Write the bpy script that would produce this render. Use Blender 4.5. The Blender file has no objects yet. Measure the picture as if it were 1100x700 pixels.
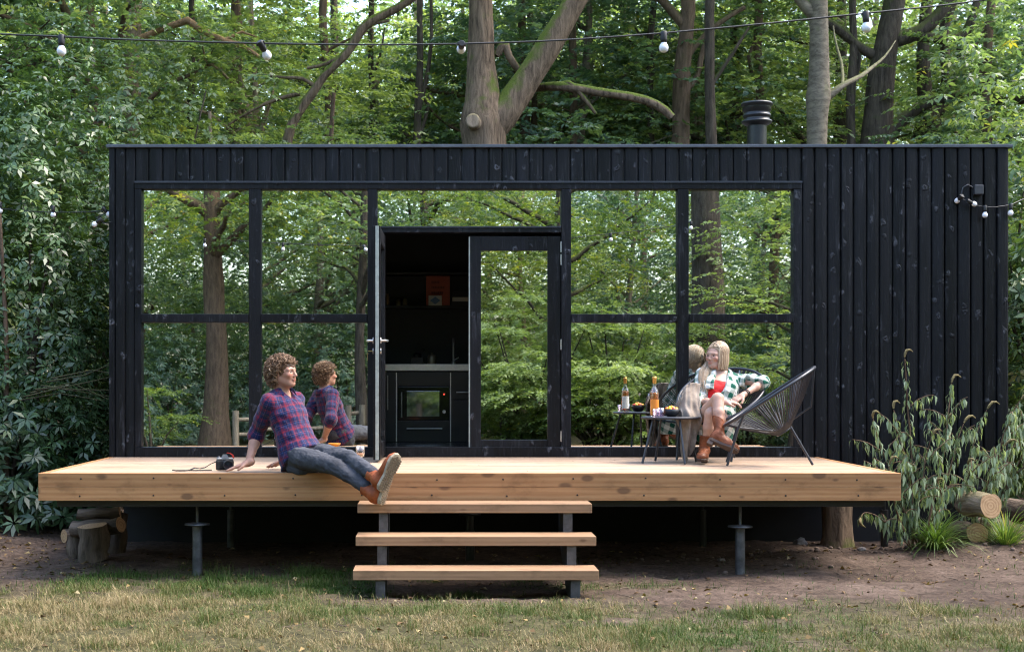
import bpy, bmesh, math, random
import numpy as np
from mathutils import Vector, Matrix, noise as mnoise

random.seed(7)
RNG = np.random.default_rng(11)
SC = bpy.context.scene
COL = SC.collection
R = math.radians

# ---------------------------------------------------------------- camera, sky, sun, exposure
CAM_D = 12.3            # metres from the lens to the cabin's front wall (the plane y = 0)
CAM_Z = 1.38
FPX = 1528.0            # focal length in photo pixels
cam = bpy.data.cameras.new('camera')
cam.sensor_width = 36.0
cam.lens = FPX / 1100.0 * 36.0
cam.shift_x = (550 - 468) / 1100.0
cam.shift_y = (410 - 350) / 1100.0
cam.clip_start = 0.1
cam.clip_end = 600
cam.dof.use_dof = True
cam.dof.focus_distance = 10.7
cam.dof.aperture_fstop = 5.0
camo = bpy.data.objects.new('camera', cam)
COL.objects.link(camo)
camo.location = (0, -CAM_D, CAM_Z)
camo.rotation_euler = (R(90), 0, 0)
SC.camera = camo

SUN_EL, SUN_ROT = 58.0, 80.0
world = bpy.data.worlds.new('World')
SC.world = world
world.use_nodes = True
wn = world.node_tree
bg = wn.nodes['Background']
sky = wn.nodes.new('ShaderNodeTexSky')
sky.sky_type = 'NISHITA'
sky.sun_disc = False
sky.sun_elevation = R(SUN_EL)
sky.sun_rotation = R(SUN_ROT)
sky.air_density = 1.2
sky.dust_density = 3.0
sky.ozone_density = 1.0
wn.links.new(sky.outputs[0], bg.inputs[0])
bg.inputs[1].default_value = 0.15

sun = bpy.data.lights.new('sun', 'SUN')
sun.energy = 1.1
sun.angle = R(32)
sun.color = (1.0, 0.93, 0.84)
suno = bpy.data.objects.new('sun', sun)
COL.objects.link(suno)
_s = Vector((math.sin(R(SUN_ROT)) * math.cos(R(SUN_EL)), math.cos(R(SUN_ROT)) * math.cos(R(SUN_EL)), math.sin(R(SUN_EL))))
suno.rotation_euler = _s.to_track_quat('Z', 'Y').to_euler()

SC.view_settings.view_transform = 'Standard'
SC.view_settings.look = 'None'
SC.view_settings.exposure = 2.5
SC.view_settings.gamma = 1.0
SC.render.engine = 'CYCLES'
SC.cycles.use_denoising = True
SC.cycles.pixel_filter_type = 'BLACKMAN_HARRIS'
SC.cycles.filter_width = 1.15
SC.cycles.max_bounces = 8
SC.cycles.diffuse_bounces = 3
SC.cycles.glossy_bounces = 3
SC.cycles.transmission_bounces = 8
SC.cycles.transparent_max_bounces = 10
SC.cycles.sample_clamp_indirect = 6.0

def P(px, py, D):
    """world point seen at photo pixel (px, py) at distance D in front of the lens"""
    return Vector(((px - 468) * D / FPX, D - CAM_D, CAM_Z - (py - 410) * D / FPX))

# ---------------------------------------------------------------- objects, names, labels
def tag(o, label=None, cat=None, group=None, kind=None):
    if label: o['label'] = label
    if cat: o['category'] = cat
    if group: o['group'] = group
    if kind: o['kind'] = kind
    return o

def thing(name, label, cat, loc=(0, 0, 0), rz=0.0, group=None):
    o = bpy.data.objects.new(name, None)
    COL.objects.link(o)
    o.empty_display_size = 0.2
    o.location = loc
    o.rotation_euler = (0, 0, rz)
    return tag(o, label, cat, group)

def link(name, me, mats, parent=None):
    o = bpy.data.objects.new(name, me)
    COL.objects.link(o)
    if mats is not None:
        for m in (mats if isinstance(mats, (list, tuple)) else [mats]):
            me.materials.append(m)
    if parent is not None:
        o.parent = parent
    return o

def copy_tree(o, parent=None):
    c = o.copy()
    COL.objects.link(c)
    if parent is not None: c.parent = parent
    for ch in o.children:
        copy_tree(ch, c)
    return c

class MB:
    """collects shapes, then links them as ONE mesh object"""
    def __init__(s):
        s.v = []; s.f = []; s.mi = []; s.n = 0; s.sm = []
    def add(s, verts, faces, mi=0, smooth=False):
        b = s.n
        verts = [tuple(v) for v in verts]
        s.v.extend(verts); s.n += len(verts)
        for f in faces:
            s.f.append(tuple(i + b for i in f)); s.mi.append(mi); s.sm.append(smooth)
        return s
    def box(s, x0, x1, y0, y1, z0, z1, mi=0, bev=0.0, M=None):
        if bev > 0:
            bm = bmesh.new()
            bmesh.ops.create_cube(bm, size=1.0)
            for v in bm.verts:
                v.co = Vector(((x0 + x1) / 2 + v.co.x * (x1 - x0), (y0 + y1) / 2 + v.co.y * (y1 - y0), (z0 + z1) / 2 + v.co.z * (z1 - z0)))
            bmesh.ops.bevel(bm, geom=list(bm.edges), offset=bev, segments=2, affect='EDGES', profile=0.6)
            bm.verts.index_update()
            vs = [v.co.copy() for v in bm.verts]; fs = [[v.index for v in f.verts] for f in bm.faces]
            bm.free()
        else:
            vs = [Vector(p) for p in ((x0, y0, z0), (x1, y0, z0), (x1, y1, z0), (x0, y1, z0), (x0, y0, z1), (x1, y0, z1), (x1, y1, z1), (x0, y1, z1))]
            fs = [(0, 3, 2, 1), (4, 5, 6, 7), (0, 1, 5, 4), (1, 2, 6, 5), (2, 3, 7, 6), (3, 0, 4, 7)]
        if M is not None: vs = [M @ v for v in vs]
        return s.add(vs, fs, mi)
    def tube(s, pts, radii, seg=8, mi=0, caps=True, wob=0.0, wobf=3.0, seed=0.0, smooth=True):
        pts = [Vector(p) for p in pts]
        n = len(pts)
        if not isinstance(radii, (list, tuple)): radii = [radii] * n
        vs = []; fs = []
        t0 = (pts[1] - pts[0]).normalized()
        up = Vector((0, 0, 1)) if abs(t0.z) < 0.9 else Vector((1, 0, 0))
        u = (up - t0 * up.dot(t0)).normalized()
        for i in range(n):
            t = (pts[min(i + 1, n - 1)] - pts[max(i - 1, 0)])
            t = t.normalized() if t.length > 1e-9 else t0
            u = (u - t * u.dot(t)); u = u.normalized() if u.length > 1e-6 else t.orthogonal().normalized()
            w = t.cross(u)
            for k in range(seg):
                a = 2 * math.pi * k / seg
                d = u * math.cos(a) + w * math.sin(a)
                r = radii[i]
                if wob:
                    q = pts[i] + d * r
                    r *= 1 + wob * (mnoise.noise(Vector((q.x * wobf + seed, q.y * wobf, q.z * wobf * 0.5))) + 0.5 * mnoise.noise(Vector((q.x * wobf * 3, q.y * wobf * 3 + seed, q.z * wobf * 1.2))))
                vs.append(pts[i] + d * r)
        for i in range(n - 1):
            for k in range(seg):
                k2 = (k + 1) % seg
                fs.append((i * seg + k, i * seg + k2, (i + 1) * seg + k2, (i + 1) * seg + k))
        s.add(vs, fs, mi, smooth)
        if caps:
            s.add(vs[:seg], [tuple(range(seg - 1, -1, -1))], mi)
            s.add(vs[-seg:], [tuple(range(seg))], mi)
        return s
    def lathe(s, prof, c=(0, 0, 0), seg=20, mi=0, M=None, smooth=True):
        vs = []; fs = []
        for (r, z) in prof:
            for k in range(seg):
                a = 2 * math.pi * k / seg
                p = Vector((c[0] + r * math.cos(a), c[1] + r * math.sin(a), c[2] + z))
                vs.append(M @ p if M is not None else p)
        for i in range(len(prof) - 1):
            for k in range(seg):
                k2 = (k + 1) % seg
                fs.append((i * seg + k, i * seg + k2, (i + 1) * seg + k2, (i + 1) * seg + k))
        s.add(vs, fs, mi, smooth)
        if prof[0][0] > 1e-4: s.add(vs[:seg], [tuple(range(seg - 1, -1, -1))], mi)
        if prof[-1][0] > 1e-4: s.add(vs[-seg:], [tuple(range(seg))], mi)
        return s
    def ball(s, c, r, mi=0, seg=14, rings=9):
        rr = r if isinstance(r, (tuple, list)) else (r, r, r)
        vs = [Vector((c[0], c[1], c[2] - rr[2]))]; fs = []
        for i in range(1, rings):
            th = math.pi * i / rings
            for k in range(seg):
                a = 2 * math.pi * k / seg
                vs.append(Vector((c[0] + rr[0] * math.sin(th) * math.cos(a), c[1] + rr[1] * math.sin(th) * math.sin(a), c[2] - rr[2] * math.cos(th))))
        vs.append(Vector((c[0], c[1], c[2] + rr[2])))
        for k in range(seg):
            fs.append((0, 1 + (k + 1) % seg, 1 + k))
            fs.append((len(vs) - 1, 1 + (rings - 2) * seg + k, 1 + (rings - 2) * seg + (k + 1) % seg))
        for i in range(rings - 2):
            for k in range(seg):
                k2 = (k + 1) % seg
                fs.append((1 + i * seg + k, 1 + i * seg + k2, 1 + (i + 1) * seg + k2, 1 + (i + 1) * seg + k))
        return s.add(vs, fs, mi, True)
    def mesh(s, name):
        me = bpy.data.meshes.new(name)
        me.from_pydata(s.v, [], s.f)
        me.polygons.foreach_set('material_index', s.mi)
        me.polygons.foreach_set('use_smooth', s.sm)
        me.update()
        return me
    def build(s, name, mats, parent=None, origin=None):
        if origin is not None:
            s.v = [(v[0] - origin[0], v[1] - origin[1], v[2] - origin[2]) for v in s.v]
        o = link(name, s.mesh(name), mats, parent)
        if origin is not None: o.location = origin
        return o

def quad_mesh(name, V, tone=None, tri=False):
    """V (n,4,3) separate quads, tone (n,) stored per face"""
    n, k = V.shape[0], V.shape[1]
    me = bpy.data.meshes.new(name)
    me.vertices.add(n * k); me.loops.add(n * k); me.polygons.add(n)
    me.vertices.foreach_set('co', np.ascontiguousarray(V, dtype=np.float32).ravel())
    me.loops.foreach_set('vertex_index', np.arange(n * k, dtype=np.int32))
    me.polygons.foreach_set('loop_start', np.arange(0, n * k, k, dtype=np.int32))
    if tone is not None:
        at = me.attributes.new('tone', 'FLOAT', 'FACE')
        at.data.foreach_set('value', np.ascontiguousarray(tone, dtype=np.float32))
    me.update(calc_edges=True)
    return me

# ---------------------------------------------------------------- materials
class G:
    def __init__(s, name):
        s.m = bpy.data.materials.new(name); s.m.use_nodes = True
        s.t = s.m.node_tree; s.t.nodes.clear()
        s.out = s.t.nodes.new('ShaderNodeOutputMaterial')
    def n(s, typ, p=None, **inp):
        nd = s.t.nodes.new('ShaderNode' + typ)
        for k, v in (p or {}).items(): setattr(nd, k, v)
        for k, v in inp.items():
            key = k.replace('_', ' ') if k.replace('_', ' ') in nd.inputs else (int(k[1:]) if k[0] == 'i' and k[1:].isdigit() else k)
            s.set(nd.inputs[key], v)
        return nd
    def set(s, sock, v):
        if isinstance(v, bpy.types.NodeSocket): s.t.links.new(v, sock)
        elif isinstance(v, bpy.types.Node): s.t.links.new(v.outputs[0], sock)
        else:
            if hasattr(sock.default_value, '__len__') and hasattr(v, '__len__') and len(sock.default_value) == 4 and len(v) == 3: v = (*v, 1)
            sock.default_value = v
    def ramp(s, fac, stops, mode='LINEAR'):
        nd = s.t.nodes.new('ShaderNodeValToRGB')
        nd.color_ramp.interpolation = mode
        e = nd.color_ramp.elements
        while len(e) < len(stops): e.new(0.5)
        for el, (pos, c) in zip(e, stops):
            el.position = pos
            el.color = (*c, 1) if hasattr(c, '__len__') else (c, c, c, 1)
        s.set(nd.inputs[0], fac)
        return nd
    def mix(s, fac, a, b, mode='MIX'):
        nd = s.t.nodes.new('ShaderNodeMix'); nd.data_type = 'RGBA'; nd.blend_type = mode
        s.set(nd.inputs[0], fac); s.set(nd.inputs[6], a); s.set(nd.inputs[7], b)
        return nd.outputs[2]
    def math(s, op, a, b=None, c=None):
        nd = s.t.nodes.new('ShaderNodeMath'); nd.operation = op
        s.set(nd.inputs[0], a)
        if b is not None: s.set(nd.inputs[1], b)
        if c is not None: s.set(nd.inputs[2], c)
        return nd.outputs[0]
    def coord(s, kind='Object', scale=(1, 1, 1), rot=(0, 0, 0), loc=(0, 0, 0)):
        tc = s.t.nodes.new('ShaderNodeTexCoord')
        mp = s.t.nodes.new('ShaderNodeMapping')
        s.t.links.new(tc.outputs[kind], mp.inputs[0])
        mp.inputs[1].default_value = loc; mp.inputs[2].default_value = rot; mp.inputs[3].default_value = scale
        return mp.outputs[0]
    def noise(s, vec, scale, detail=4, rough=0.55, dist=0.0):
        return s.n('TexNoise', Vector=vec, Scale=scale, Detail=detail, Roughness=rough, Distortion=dist).outputs[0]
    def bump(s, h, strength=0.3, dist=0.01, normal=None):
        nd = s.n('Bump', Strength=strength, Distance=dist, Height=h)
        if normal is not None: s.set(nd.inputs['Normal'], normal)
        return nd.outputs[0]
    def bsdf(s, **kw):
        b = s.n('BsdfPrincipled', **kw)
        s.t.links.new(b.outputs[0], s.out.inputs[0])
        return b
    def surf(s, sh):
        s.set(s.out.inputs[0], sh)
        return s.m

def simple(name, col, rough=0.5, metal=0.0, var=0.15, nscale=12.0, bump=0.0, spec=0.5):
    g = G(name)
    c = g.coord()
    nz = g.noise(c, nscale)
    lo = tuple(x * (1 - var) for x in col); hi = tuple(min(1, x * (1 + var)) for x in col)
    cc = g.ramp(nz, [(0.3, lo), (0.7, hi)])
    kw = dict(Base_Color=cc, Roughness=rough, Metallic=metal)
    b = g.bsdf(**kw)
    b.inputs['Specular IOR Level'].default_value = spec
    if bump: g.set(b.inputs['Normal'], g.bump(g.noise(c, nscale * 4), bump, 0.01))
    return g.m

def m_char(name, axis='z', w=0.115, off=0.0):
    """black charred timber: grain along the board, faint knots, each board its own tone"""
    g = G(name)
    sc = {'z': (9, 9, 0.9), 'x': (0.9, 9, 9), 'y': (9, 0.9, 9)}[axis]
    vec = g.coord(scale=sc)
    tc = g.t.nodes.new('ShaderNodeTexCoord')
    sep = g.n('SeparateXYZ', Vector=tc.outputs['Object'])
    ax = {'z': 0, 'x': 2, 'y': 0}[axis]
    bid = g.math('FLOOR', g.math('DIVIDE', g.math('ADD', sep.outputs[ax], off), w))
    wn_ = g.n('TexWhiteNoise', p={'noise_dimensions': '1D'}, W=bid)
    grain = g.noise(vec, 3.0, 6, 0.65, 0.6)
    # knots: sparse cells squeezed across the board
    warp = g.n('TexNoise', Vector=g.coord(scale=(6, 6, 3)), Scale=1.5, Detail=3.0)
    wsep = g.n('SeparateColor', Color=warp.outputs[1])
    comb = g.n('CombineXYZ', X=g.math('ADD', g.math('ADD', g.math('MULTIPLY', sep.outputs[0], 9.5), wn_.outputs[0]), g.math('MULTIPLY', wsep.outputs[0], 0.8)), Y=g.math('MULTIPLY', sep.outputs[1], 3.0), Z=g.math('ADD', g.math('ADD', g.math('MULTIPLY', sep.outputs[2], 7.5), g.math('MULTIPLY', wn_.outputs[0], 9.0)), g.math('MULTIPLY', wsep.outputs[1], 1.6)))
    vor = g.n('TexVoronoi', p={'feature': 'F1'}, Vector=comb, Scale=1.0, Randomness=1.0)
    cloud = g.noise(g.coord(scale=(5, 5, 2.2)), 1.6, 5, 0.7, 1.2)
    kn = g.ramp(g.math('ADD', vor.outputs[0], g.math('MULTIPLY', grain, 0.22)), [(0.14, 0.25), (0.22, 1.0), (0.27, 0.9), (0.36, 0.0)])
    base = g.ramp(grain, [(0.25, (0.0012, 0.0013, 0.0019)), (0.60, (0.0034, 0.0038, 0.0056)), (0.85, (0.011, 0.012, 0.0165))])
    tone = g.mix(1.0, base, g.ramp(wn_.outputs[0], [(0.0, 0.5), (1.0, 1.9)]), 'MULTIPLY')
    streak = g.noise(g.coord(scale=(14, 14, 1.1)), 2.2, 5, 0.7, 0.8)
    fuz = g.ramp(g.noise(g.coord(scale=(38, 38, 26)), 1.0, 5, 0.75), [(0.44, 0.0), (0.56, 1.0)])
    worn = g.math('ADD', g.math('MULTIPLY', g.math('MULTIPLY', kn, fuz), g.ramp(cloud, [(0.34, 0.0), (0.55, 0.9)])), g.math('MULTIPLY', g.ramp(streak, [(0.54, 0.0), (0.76, 0.6)]), g.ramp(cloud, [(0.40, 0.0), (0.60, 1.0)])))  # knot marks and pale streaks: highlights and sheen painted into the colour
    col = g.mix(g.math('MULTIPLY', worn, 0.95), tone, (0.096, 0.099, 0.114))
    speck = g.ramp(g.noise(g.coord(scale=(55, 55, 38)), 1.0, 3, 0.6), [(0.66, 0.0), (0.74, 1.0)])
    col = g.mix(g.math('MULTIPLY', speck, 0.4), col, (0.080, 0.086, 0.11))  # fine bright specks: tiny highlights painted on the boards
    brd = g.n('TexWhiteNoise', p={'noise_dimensions': '1D'}, W=g.math('ADD', bid, 31.7)).outputs[0]
    blot = g.noise(g.coord(scale=(3, 3, 1.0)), 1.3, 4, 0.6)
    col = g.mix(g.math('MULTIPLY', g.ramp(g.math('ADD', g.math('MULTIPLY', brd, 0.6), g.math('MULTIPLY', blot, 0.6)), [(0.45, 0.0), (0.95, 1.0)]), 0.55), col, (0.0095, 0.0099, 0.0120))  # some boards lightened: their sheen is put into the base colour
    rough = g.math('ADD', g.math('SUBTRACT', g.math('ADD', g.math('MULTIPLY', grain, 0.32), 0.26), g.math('MULTIPLY', worn, 0.10)), g.math('MULTIPLY', brd, 0.14))
    b = g.bsdf(Base_Color=col, Roughness=rough)
    b.inputs['Specular IOR Level'].default_value = 0.21
    h = g.math('ADD', g.math('MULTIPLY', grain, 1.0), g.math('MULTIPLY', kn, 0.5))
    g.set(b.inputs['Normal'], g.bump(h, 0.8, 0.008))
    return g.m

def m_larch(name, axis='x', lo=(0.40, 0.215, 0.095), hi=(0.56, 0.335, 0.165), width=0.14, waxis=1, knots=1.0, off=0.0):
    g = G(name)
    sc = {'x': (0.55, 9, 9), 'y': (9, 0.55, 9)}[axis]
    tc = g.t.nodes.new('ShaderNodeTexCoord')
    sep = g.n('SeparateXYZ', Vector=tc.outputs['Object'])
    bid = g.math('FLOOR', g.math('DIVIDE', g.math('ADD', sep.outputs[waxis], off), width))
    wn_ = g.n('TexWhiteNoise', p={'noise_dimensions': '1D'}, W=bid)
    shift = g.n('CombineXYZ', X=g.math('MULTIPLY', wn_.outputs[0], 13.0), Y=g.math('MULTIPLY', wn_.outputs[0], 5.0), Z=0.0)
    vec = g.n('VectorMath', p={'operation': 'ADD'}, i0=g.coord(scale=sc), i1=shift.outputs[0]).outputs[0]
    grain = g.noise(vec, 3.2, 7, 0.62, 0.8)
    rings = g.n('TexWave', p={'wave_type': 'BANDS', 'bands_direction': 'Z' if axis == 'x' else 'X'}, Vector=vec, Scale=0.9, Distortion=7.0, Detail=3.0, Detail_Scale=0.7).outputs['Color']
    f = g.math('ADD', g.math('MULTIPLY', grain, 0.75), g.math('MULTIPLY', rings, 0.25))
    base = g.ramp(f, [(0.28, lo), (0.72, hi)])
    tone = g.mix(1.0, base, g.ramp(wn_.outputs[0], [(0.0, 0.86), (1.0, 1.12)]), 'MULTIPLY')
    # dark knots
    ks = {'x': (5.5, 11, 11), 'y': (11, 5.5, 11)}[axis]
    kv = g.n('VectorMath', p={'operation': 'ADD'}, i0=g.coord(scale=ks), i1=shift.outputs[0]).outputs[0]
    vor = g.n('TexVoronoi', p={'feature': 'F1'}, Vector=kv, Scale=1.0, Randomness=1.0)
    sepc = g.n('SeparateColor', Color=vor.outputs[1])
    size = g.math('MULTIPLY', g.math('POWER', sepc.outputs[0], 2.5), 0.17 * knots)
    k = g.math('SUBTRACT', 1.0, g.n('MapRange', i0=g.math('ADD', vor.outputs[0], g.math('MULTIPLY', grain, 0.16)), i1=g.math('ADD', size, 0.05), i2=g.math('ADD', size, 0.16)).outputs[0])
    k = g.math('MULTIPLY', k, g.math('GREATER_THAN', sepc.outputs[0], 0.45))
    stain = g.ramp(g.noise(g.coord(scale=(1.6, 3.0, 3.0)), 2.4, 6, 0.7), [(0.33, 0.60), (0.47, 0.97), (0.75, 1.05)])
    tone = g.mix(0.8, tone, stain, 'MULTIPLY')
    col = g.mix(g.math('MULTIPLY', k, 0.72), tone, (0.095, 0.048, 0.026))
    b = g.bsdf(Base_Color=col, Roughness=0.62)
    b.inputs['Specular IOR Level'].default_value = 0.3
    g.set(b.inputs['Normal'], g.bump(f, 0.22, 0.004))
    return g.m

def m_leaf(name, stops, rough=0.42, trans=0.35, spec=0.5, vary=0.25):
    """leaf: colour by each leaf's own tone, light passing through"""
    g = G(name)
    at = g.n('Attribute', p={'attribute_name': 'tone'})
    oi = g.n('ObjectInfo')
    f = g.math('ADD', at.outputs['Fac'], g.math('MULTIPLY', g.math('SUBTRACT', oi.outputs['Random'], 0.5), vary))
    c = g.ramp(f, stops)
    b = g.n('BsdfPrincipled', Base_Color=c, Roughness=rough)
    b.inputs['Specular IOR Level'].default_value = spec
    tcol = g.mix(1.0, c, (1.25, 1.35, 0.55, 1), 'MULTIPLY')
    t = g.n('BsdfTranslucent', Color=tcol)
    mx = g.n('MixShader', i0=trans, i1=b.outputs[0], i2=t.outputs[0])
    return g.surf(mx.outputs[0])

def m_bark(name, lo, hi, moss=0.0, scale=1.0, rough=0.9, fine=False):
    g = G(name)
    v = g.coord(scale=(9 * scale, 9 * scale, 1.6 * scale) if not fine else (4, 4, 9))
    n1 = g.noise(v, 2.2, 7, 0.68, 0.5)
    n2 = g.noise(g.coord(scale=(1.2, 1.2, 0.6)), 2.0, 4)
    c = g.ramp(g.math('ADD', g.math('MULTIPLY', n1, 0.8), g.math('MULTIPLY', n2, 0.2)), [(0.32, lo), (0.66, hi)])
    col = c.outputs[0]
    if moss > 0:
        geo = g.n('NewGeometry')
        sep = g.n('SeparateXYZ', Vector=geo.outputs['Normal'])
        mk = g.math('ADD', g.math('MULTIPLY', sep.outputs[2], 0.75), g.math('MULTIPLY', g.noise(g.coord(), 5.0, 5), 1.0))
        mk = g.math('MULTIPLY', g.ramp(mk, [(0.62, 0.0), (0.85, 1.0)]), moss)
        col = g.mix(mk, col, (0.085, 0.115, 0.018))
    b = g.bsdf(Base_Color=col, Roughness=rough)
    b.inputs['Specular IOR Level'].default_value = 0.2
    g.set(b.inputs['Normal'], g.bump(n1, 0.9, 0.03 if not fine else 0.006))
    return g.m

def m_glass_mirror():
    """coated window glass: most of the light is mirrored, some passes"""
    g = G('window glass')
    gl = g.n('BsdfGlossy', Color=(0.93, 0.96, 0.95), Roughness=0.0)
    nz = g.noise(g.coord(), 0.7, 2, 0.4)
    g.set(gl.inputs['Normal'], g.bump(nz, 0.05, 0.01))
    tr = g.n('BsdfTransparent', Color=(0.80, 0.86, 0.84))
    mx = g.n('MixShader', i0=0.74, i1=tr.outputs[0], i2=gl.outputs[0])
    return g.surf(mx.outputs[0])

def m_clear(name, col=(1, 1, 1), rough=0.0, ior=1.45):
    g = G(name)
    lw = g.n('LayerWeight', Blend=0.35)
    gl = g.n('BsdfGlossy', Color=(1, 1, 1), Roughness=0.02)
    tr = g.n('BsdfTransparent', Color=tuple(0.25 + 0.72 * c for c in col))
    f = g.math('ADD', g.math('MULTIPLY', lw.outputs['Facing'], 0.42), 0.04)
    return g.surf(g.n('MixShader', i0=f, i1=tr.outputs[0], i2=gl.outputs[0]).outputs[0])

MAT = {}
MAT['char'] = m_char('charred black boards')
MAT['char_x'] = m_char('charred black rails', 'x', 0.3)
MAT['char_frame'] = m_char('black stained frame timber', 'z', 0.5)
MAT['larch_deck'] = m_larch('pale larch deck boards', 'x', (0.30, 0.205, 0.138), (0.40, 0.288, 0.202), 0.1467, 1, 0.6, off=0.0)
MAT['larch_fascia'] = m_larch('warm larch fascia', 'x', (0.30, 0.140, 0.056), (0.42, 0.225, 0.102), 0.0975, 2, 1.9, off=-0.5365)
MAT['larch_tread'] = m_larch('pinkish larch treads', 'x', (0.215, 0.125, 0.068), (0.31, 0.190, 0.108), 0.5, 2, 0.6)
MAT['black_steel'] = simple('black painted steel', (0.006, 0.0063, 0.0075), 0.36, 0.0, 0.3, 20, 0.15)
MAT['grey_steel'] = simple('weathered galvanised steel', (0.10, 0.105, 0.115), 0.5, 0.75, 0.45, 14, 0.25)
MAT['bright_steel'] = simple('brushed stainless steel', (0.66, 0.64, 0.61), 0.42, 1.0, 0.08, 40)
MAT['dark_int'] = simple('black interior panelling', (0.017, 0.017, 0.019), 0.55, 0.0, 0.3, 5)
MAT['dark_floor'] = simple('dark floor', (0.02, 0.021, 0.024), 0.25, 0.0, 0.3, 5)
MAT['skirt'] = simple('dark plinth panel', (0.010, 0.009, 0.0095), 0.8, 0.0, 0.4, 3)
MAT['roof_edge'] = simple('grey roof edge trim', (0.09, 0.097, 0.115), 0.4, 0.6, 0.2, 6)
MAT['glass'] = m_glass_mirror()
MAT['gasket'] = simple('grey green door edge', (0.27, 0.30, 0.27), 0.6, 0.0, 0.25, 18)
MAT['clear'] = m_clear('clear drinking glass')
MAT['bulb'] = simple('milky white bulb', (0.78, 0.78, 0.84), 0.25, 0.0, 0.02, 5)
MAT['rubber'] = simple('black rubber', (0.010, 0.010, 0.012), 0.55, 0.0, 0.2, 20)
# ================================================================ the cabin
DECK_Z = 0.732
XL, XR = -2.818, 4.952          # front wall
ZT = 3.425                      # top of the front wall
DEPTH = 3.0
k = CAM_D / FPX                 # metres per photo pixel on the front wall
def fx(px): return (px - 468) * k
def fz(py): return CAM_Z - (py - 410) * k

cabin = thing('cabin', 'black timber cabin with big mirroring windows behind the wooden deck', 'cabin', (0, 0, 0))

def boards(mb, x0, x1, z0, z1, y, w=0.115, gap=0.005, th=0.022, jit=True, seed=0, bev=0.0045, cup=0.0):
    rnd = random.Random(seed)
    n = max(1, round((x1 - x0) / w)); ww = (x1 - x0) / n
    for i in range(n):
        a = x0 + i * ww + gap / 2; b = x0 + (i + 1) * ww - gap / 2
        d = rnd.uniform(-0.004, 0.004) if jit else 0
        if cup:
            # rough, slightly cupped and twisted plank
            tw = rnd.uniform(-cup, cup); nz_ = 8; vs = []; fs = []; c_ = (a + b) / 2; hw = (b - a) / 2
            prof = [(-1, 0.0), (-1, -.55), (-.93, -.85), (-.78, -1.0), (-.3, -1.06), (.3, -1.06), (.78, -1.0), (.93, -.85), (1, -.55), (1, 0.0)]
            for j in range(nz_ + 1):
                z = z0 + (z1 - z0) * j / nz_; wv = .0025 * mnoise.noise(Vector((i * 3.1 + seed, z * 1.4, 0)))
                for px_, py_ in prof:
                    vs.append((c_ + px_ * hw, y + min(0, py_ * th + d + wv + px_ * tw * (py_ < -.5)), z))
            k_ = len(prof)
            for j in range(nz_):
                for q in range(k_ - 1): fs.append((j * k_ + q, j * k_ + q + 1, (j + 1) * k_ + q + 1, (j + 1) * k_ + q))
            fs.append(tuple(reversed(range(nz_ * k_, nz_ * k_ + k_)))); fs.append(tuple(range(k_)))
            fs = [tuple(reversed(f)) for f in fs]
            mb.add(vs, fs, 0, False)
            continue
        mb.box(a, b, y - th + d, y, z0, z1, bev=bev)

WX0, WX1 = fx(146), fx(860)     # window frame, outer
WZ0, WZ1 = DECK_Z + 0.004, fz(195.5)
cl = MB()
boards(cl, XL + 0.05, WX0, 0.42, ZT - 0.03, 0.0, w=0.09, seed=1, cup=.003)
boards(cl, WX0, WX1, WZ1, ZT - 0.03, 0.0, w=0.117, gap=.007, th=.024, seed=2, cup=.0035)
boards(cl, WX1, XR - 0.0, 0.42, ZT - 0.03, 0.0, w=0.1155, gap=0.012, th=0.032, seed=3, cup=.0065)
boards(cl, WX0, WX1, 0.42, WZ0 - 0.03, 0.0, w=0.117, seed=4)
cl.build('wall_cladding', MAT['char'], cabin)

# side and back walls (boards too)
sw = MB()
rnd = random.Random(5)
n = 26
for i in range(n):
    a = 0.0 + i * DEPTH / n + 0.003; b = (i + 1) * DEPTH / n - 0.003
    sw.box(XL + 0.024, XL + 0.046, a, b, 0.42, ZT - 0.03, bev=0.004)
    sw.box(XR - 0.024, XR - 0.002, a + 0.002, b, 0.42, ZT - 0.03, bev=0.004)
boards(sw, XL + 0.05, XR - 0.03, 0.42, ZT - 0.03, DEPTH + 0.024, seed=6)
sw.build('side_cladding', MAT['char'], cabin)

tr = MB()   # corner board at the left
tr.box(XL, XL + 0.048, -0.03, 0.05, 0.42, ZT - 0.03, bev=0.004)
tr.build('corner_board', MAT['char_frame'], cabin)

# structure behind: inner lining, floor, roof
ln = MB()
ln.box(XL + 0.05, WX0 + 0.01, 0.003, 0.12, 0.60, ZT - 0.05)
ln.box(WX1 - 0.01, XR - 0.03, 0.003, 0.12, 0.60, ZT - 0.05)
ln.box(WX0 + 0.012, WX1 - 0.012, 0.003, 0.12, WZ1 + 0.002, ZT - 0.052)
ln.box(XL + 0.05, XL + 0.12, 0.122, DEPTH - 0.1, 0.60, ZT - 0.05)
ln.box(XR - 0.10, XR - 0.03, 0.122, DEPTH - 0.1, 0.60, ZT - 0.05)
ln.box(XL + 0.05, XR - 0.03, DEPTH - 0.098, DEPTH, 0.60, ZT - 0.05)
ln.build('inner_wall', MAT['dark_int'], cabin)
fl = MB(); fl.box(XL + 0.122, XR - 0.102, 0.123, DEPTH - 0.10, 0.60, 0.775); fl.build('floor', MAT['dark_floor'], cabin)
ce = MB(); ce.box(XL + 0.122, XR - 0.102, 0.124, DEPTH - 0.10, 3.12, 3.37); ce.build('ceiling', MAT['dark_int'], cabin)
rf = MB(); rf.box(XL - 0.0, XR + 0.0, 0.03, DEPTH + 0.03, ZT - 0.045, ZT - 0.012)
rf.build('roof', simple('bitumen roof', (0.03, 0.03, 0.032), 0.85, 0, 0.4, 8, 0.3), cabin)
ed = MB()
ed.box(XL - 0.022, XR + 0.022, -0.05, 0.028, ZT - 0.028, ZT, bev=0.004)
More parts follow.
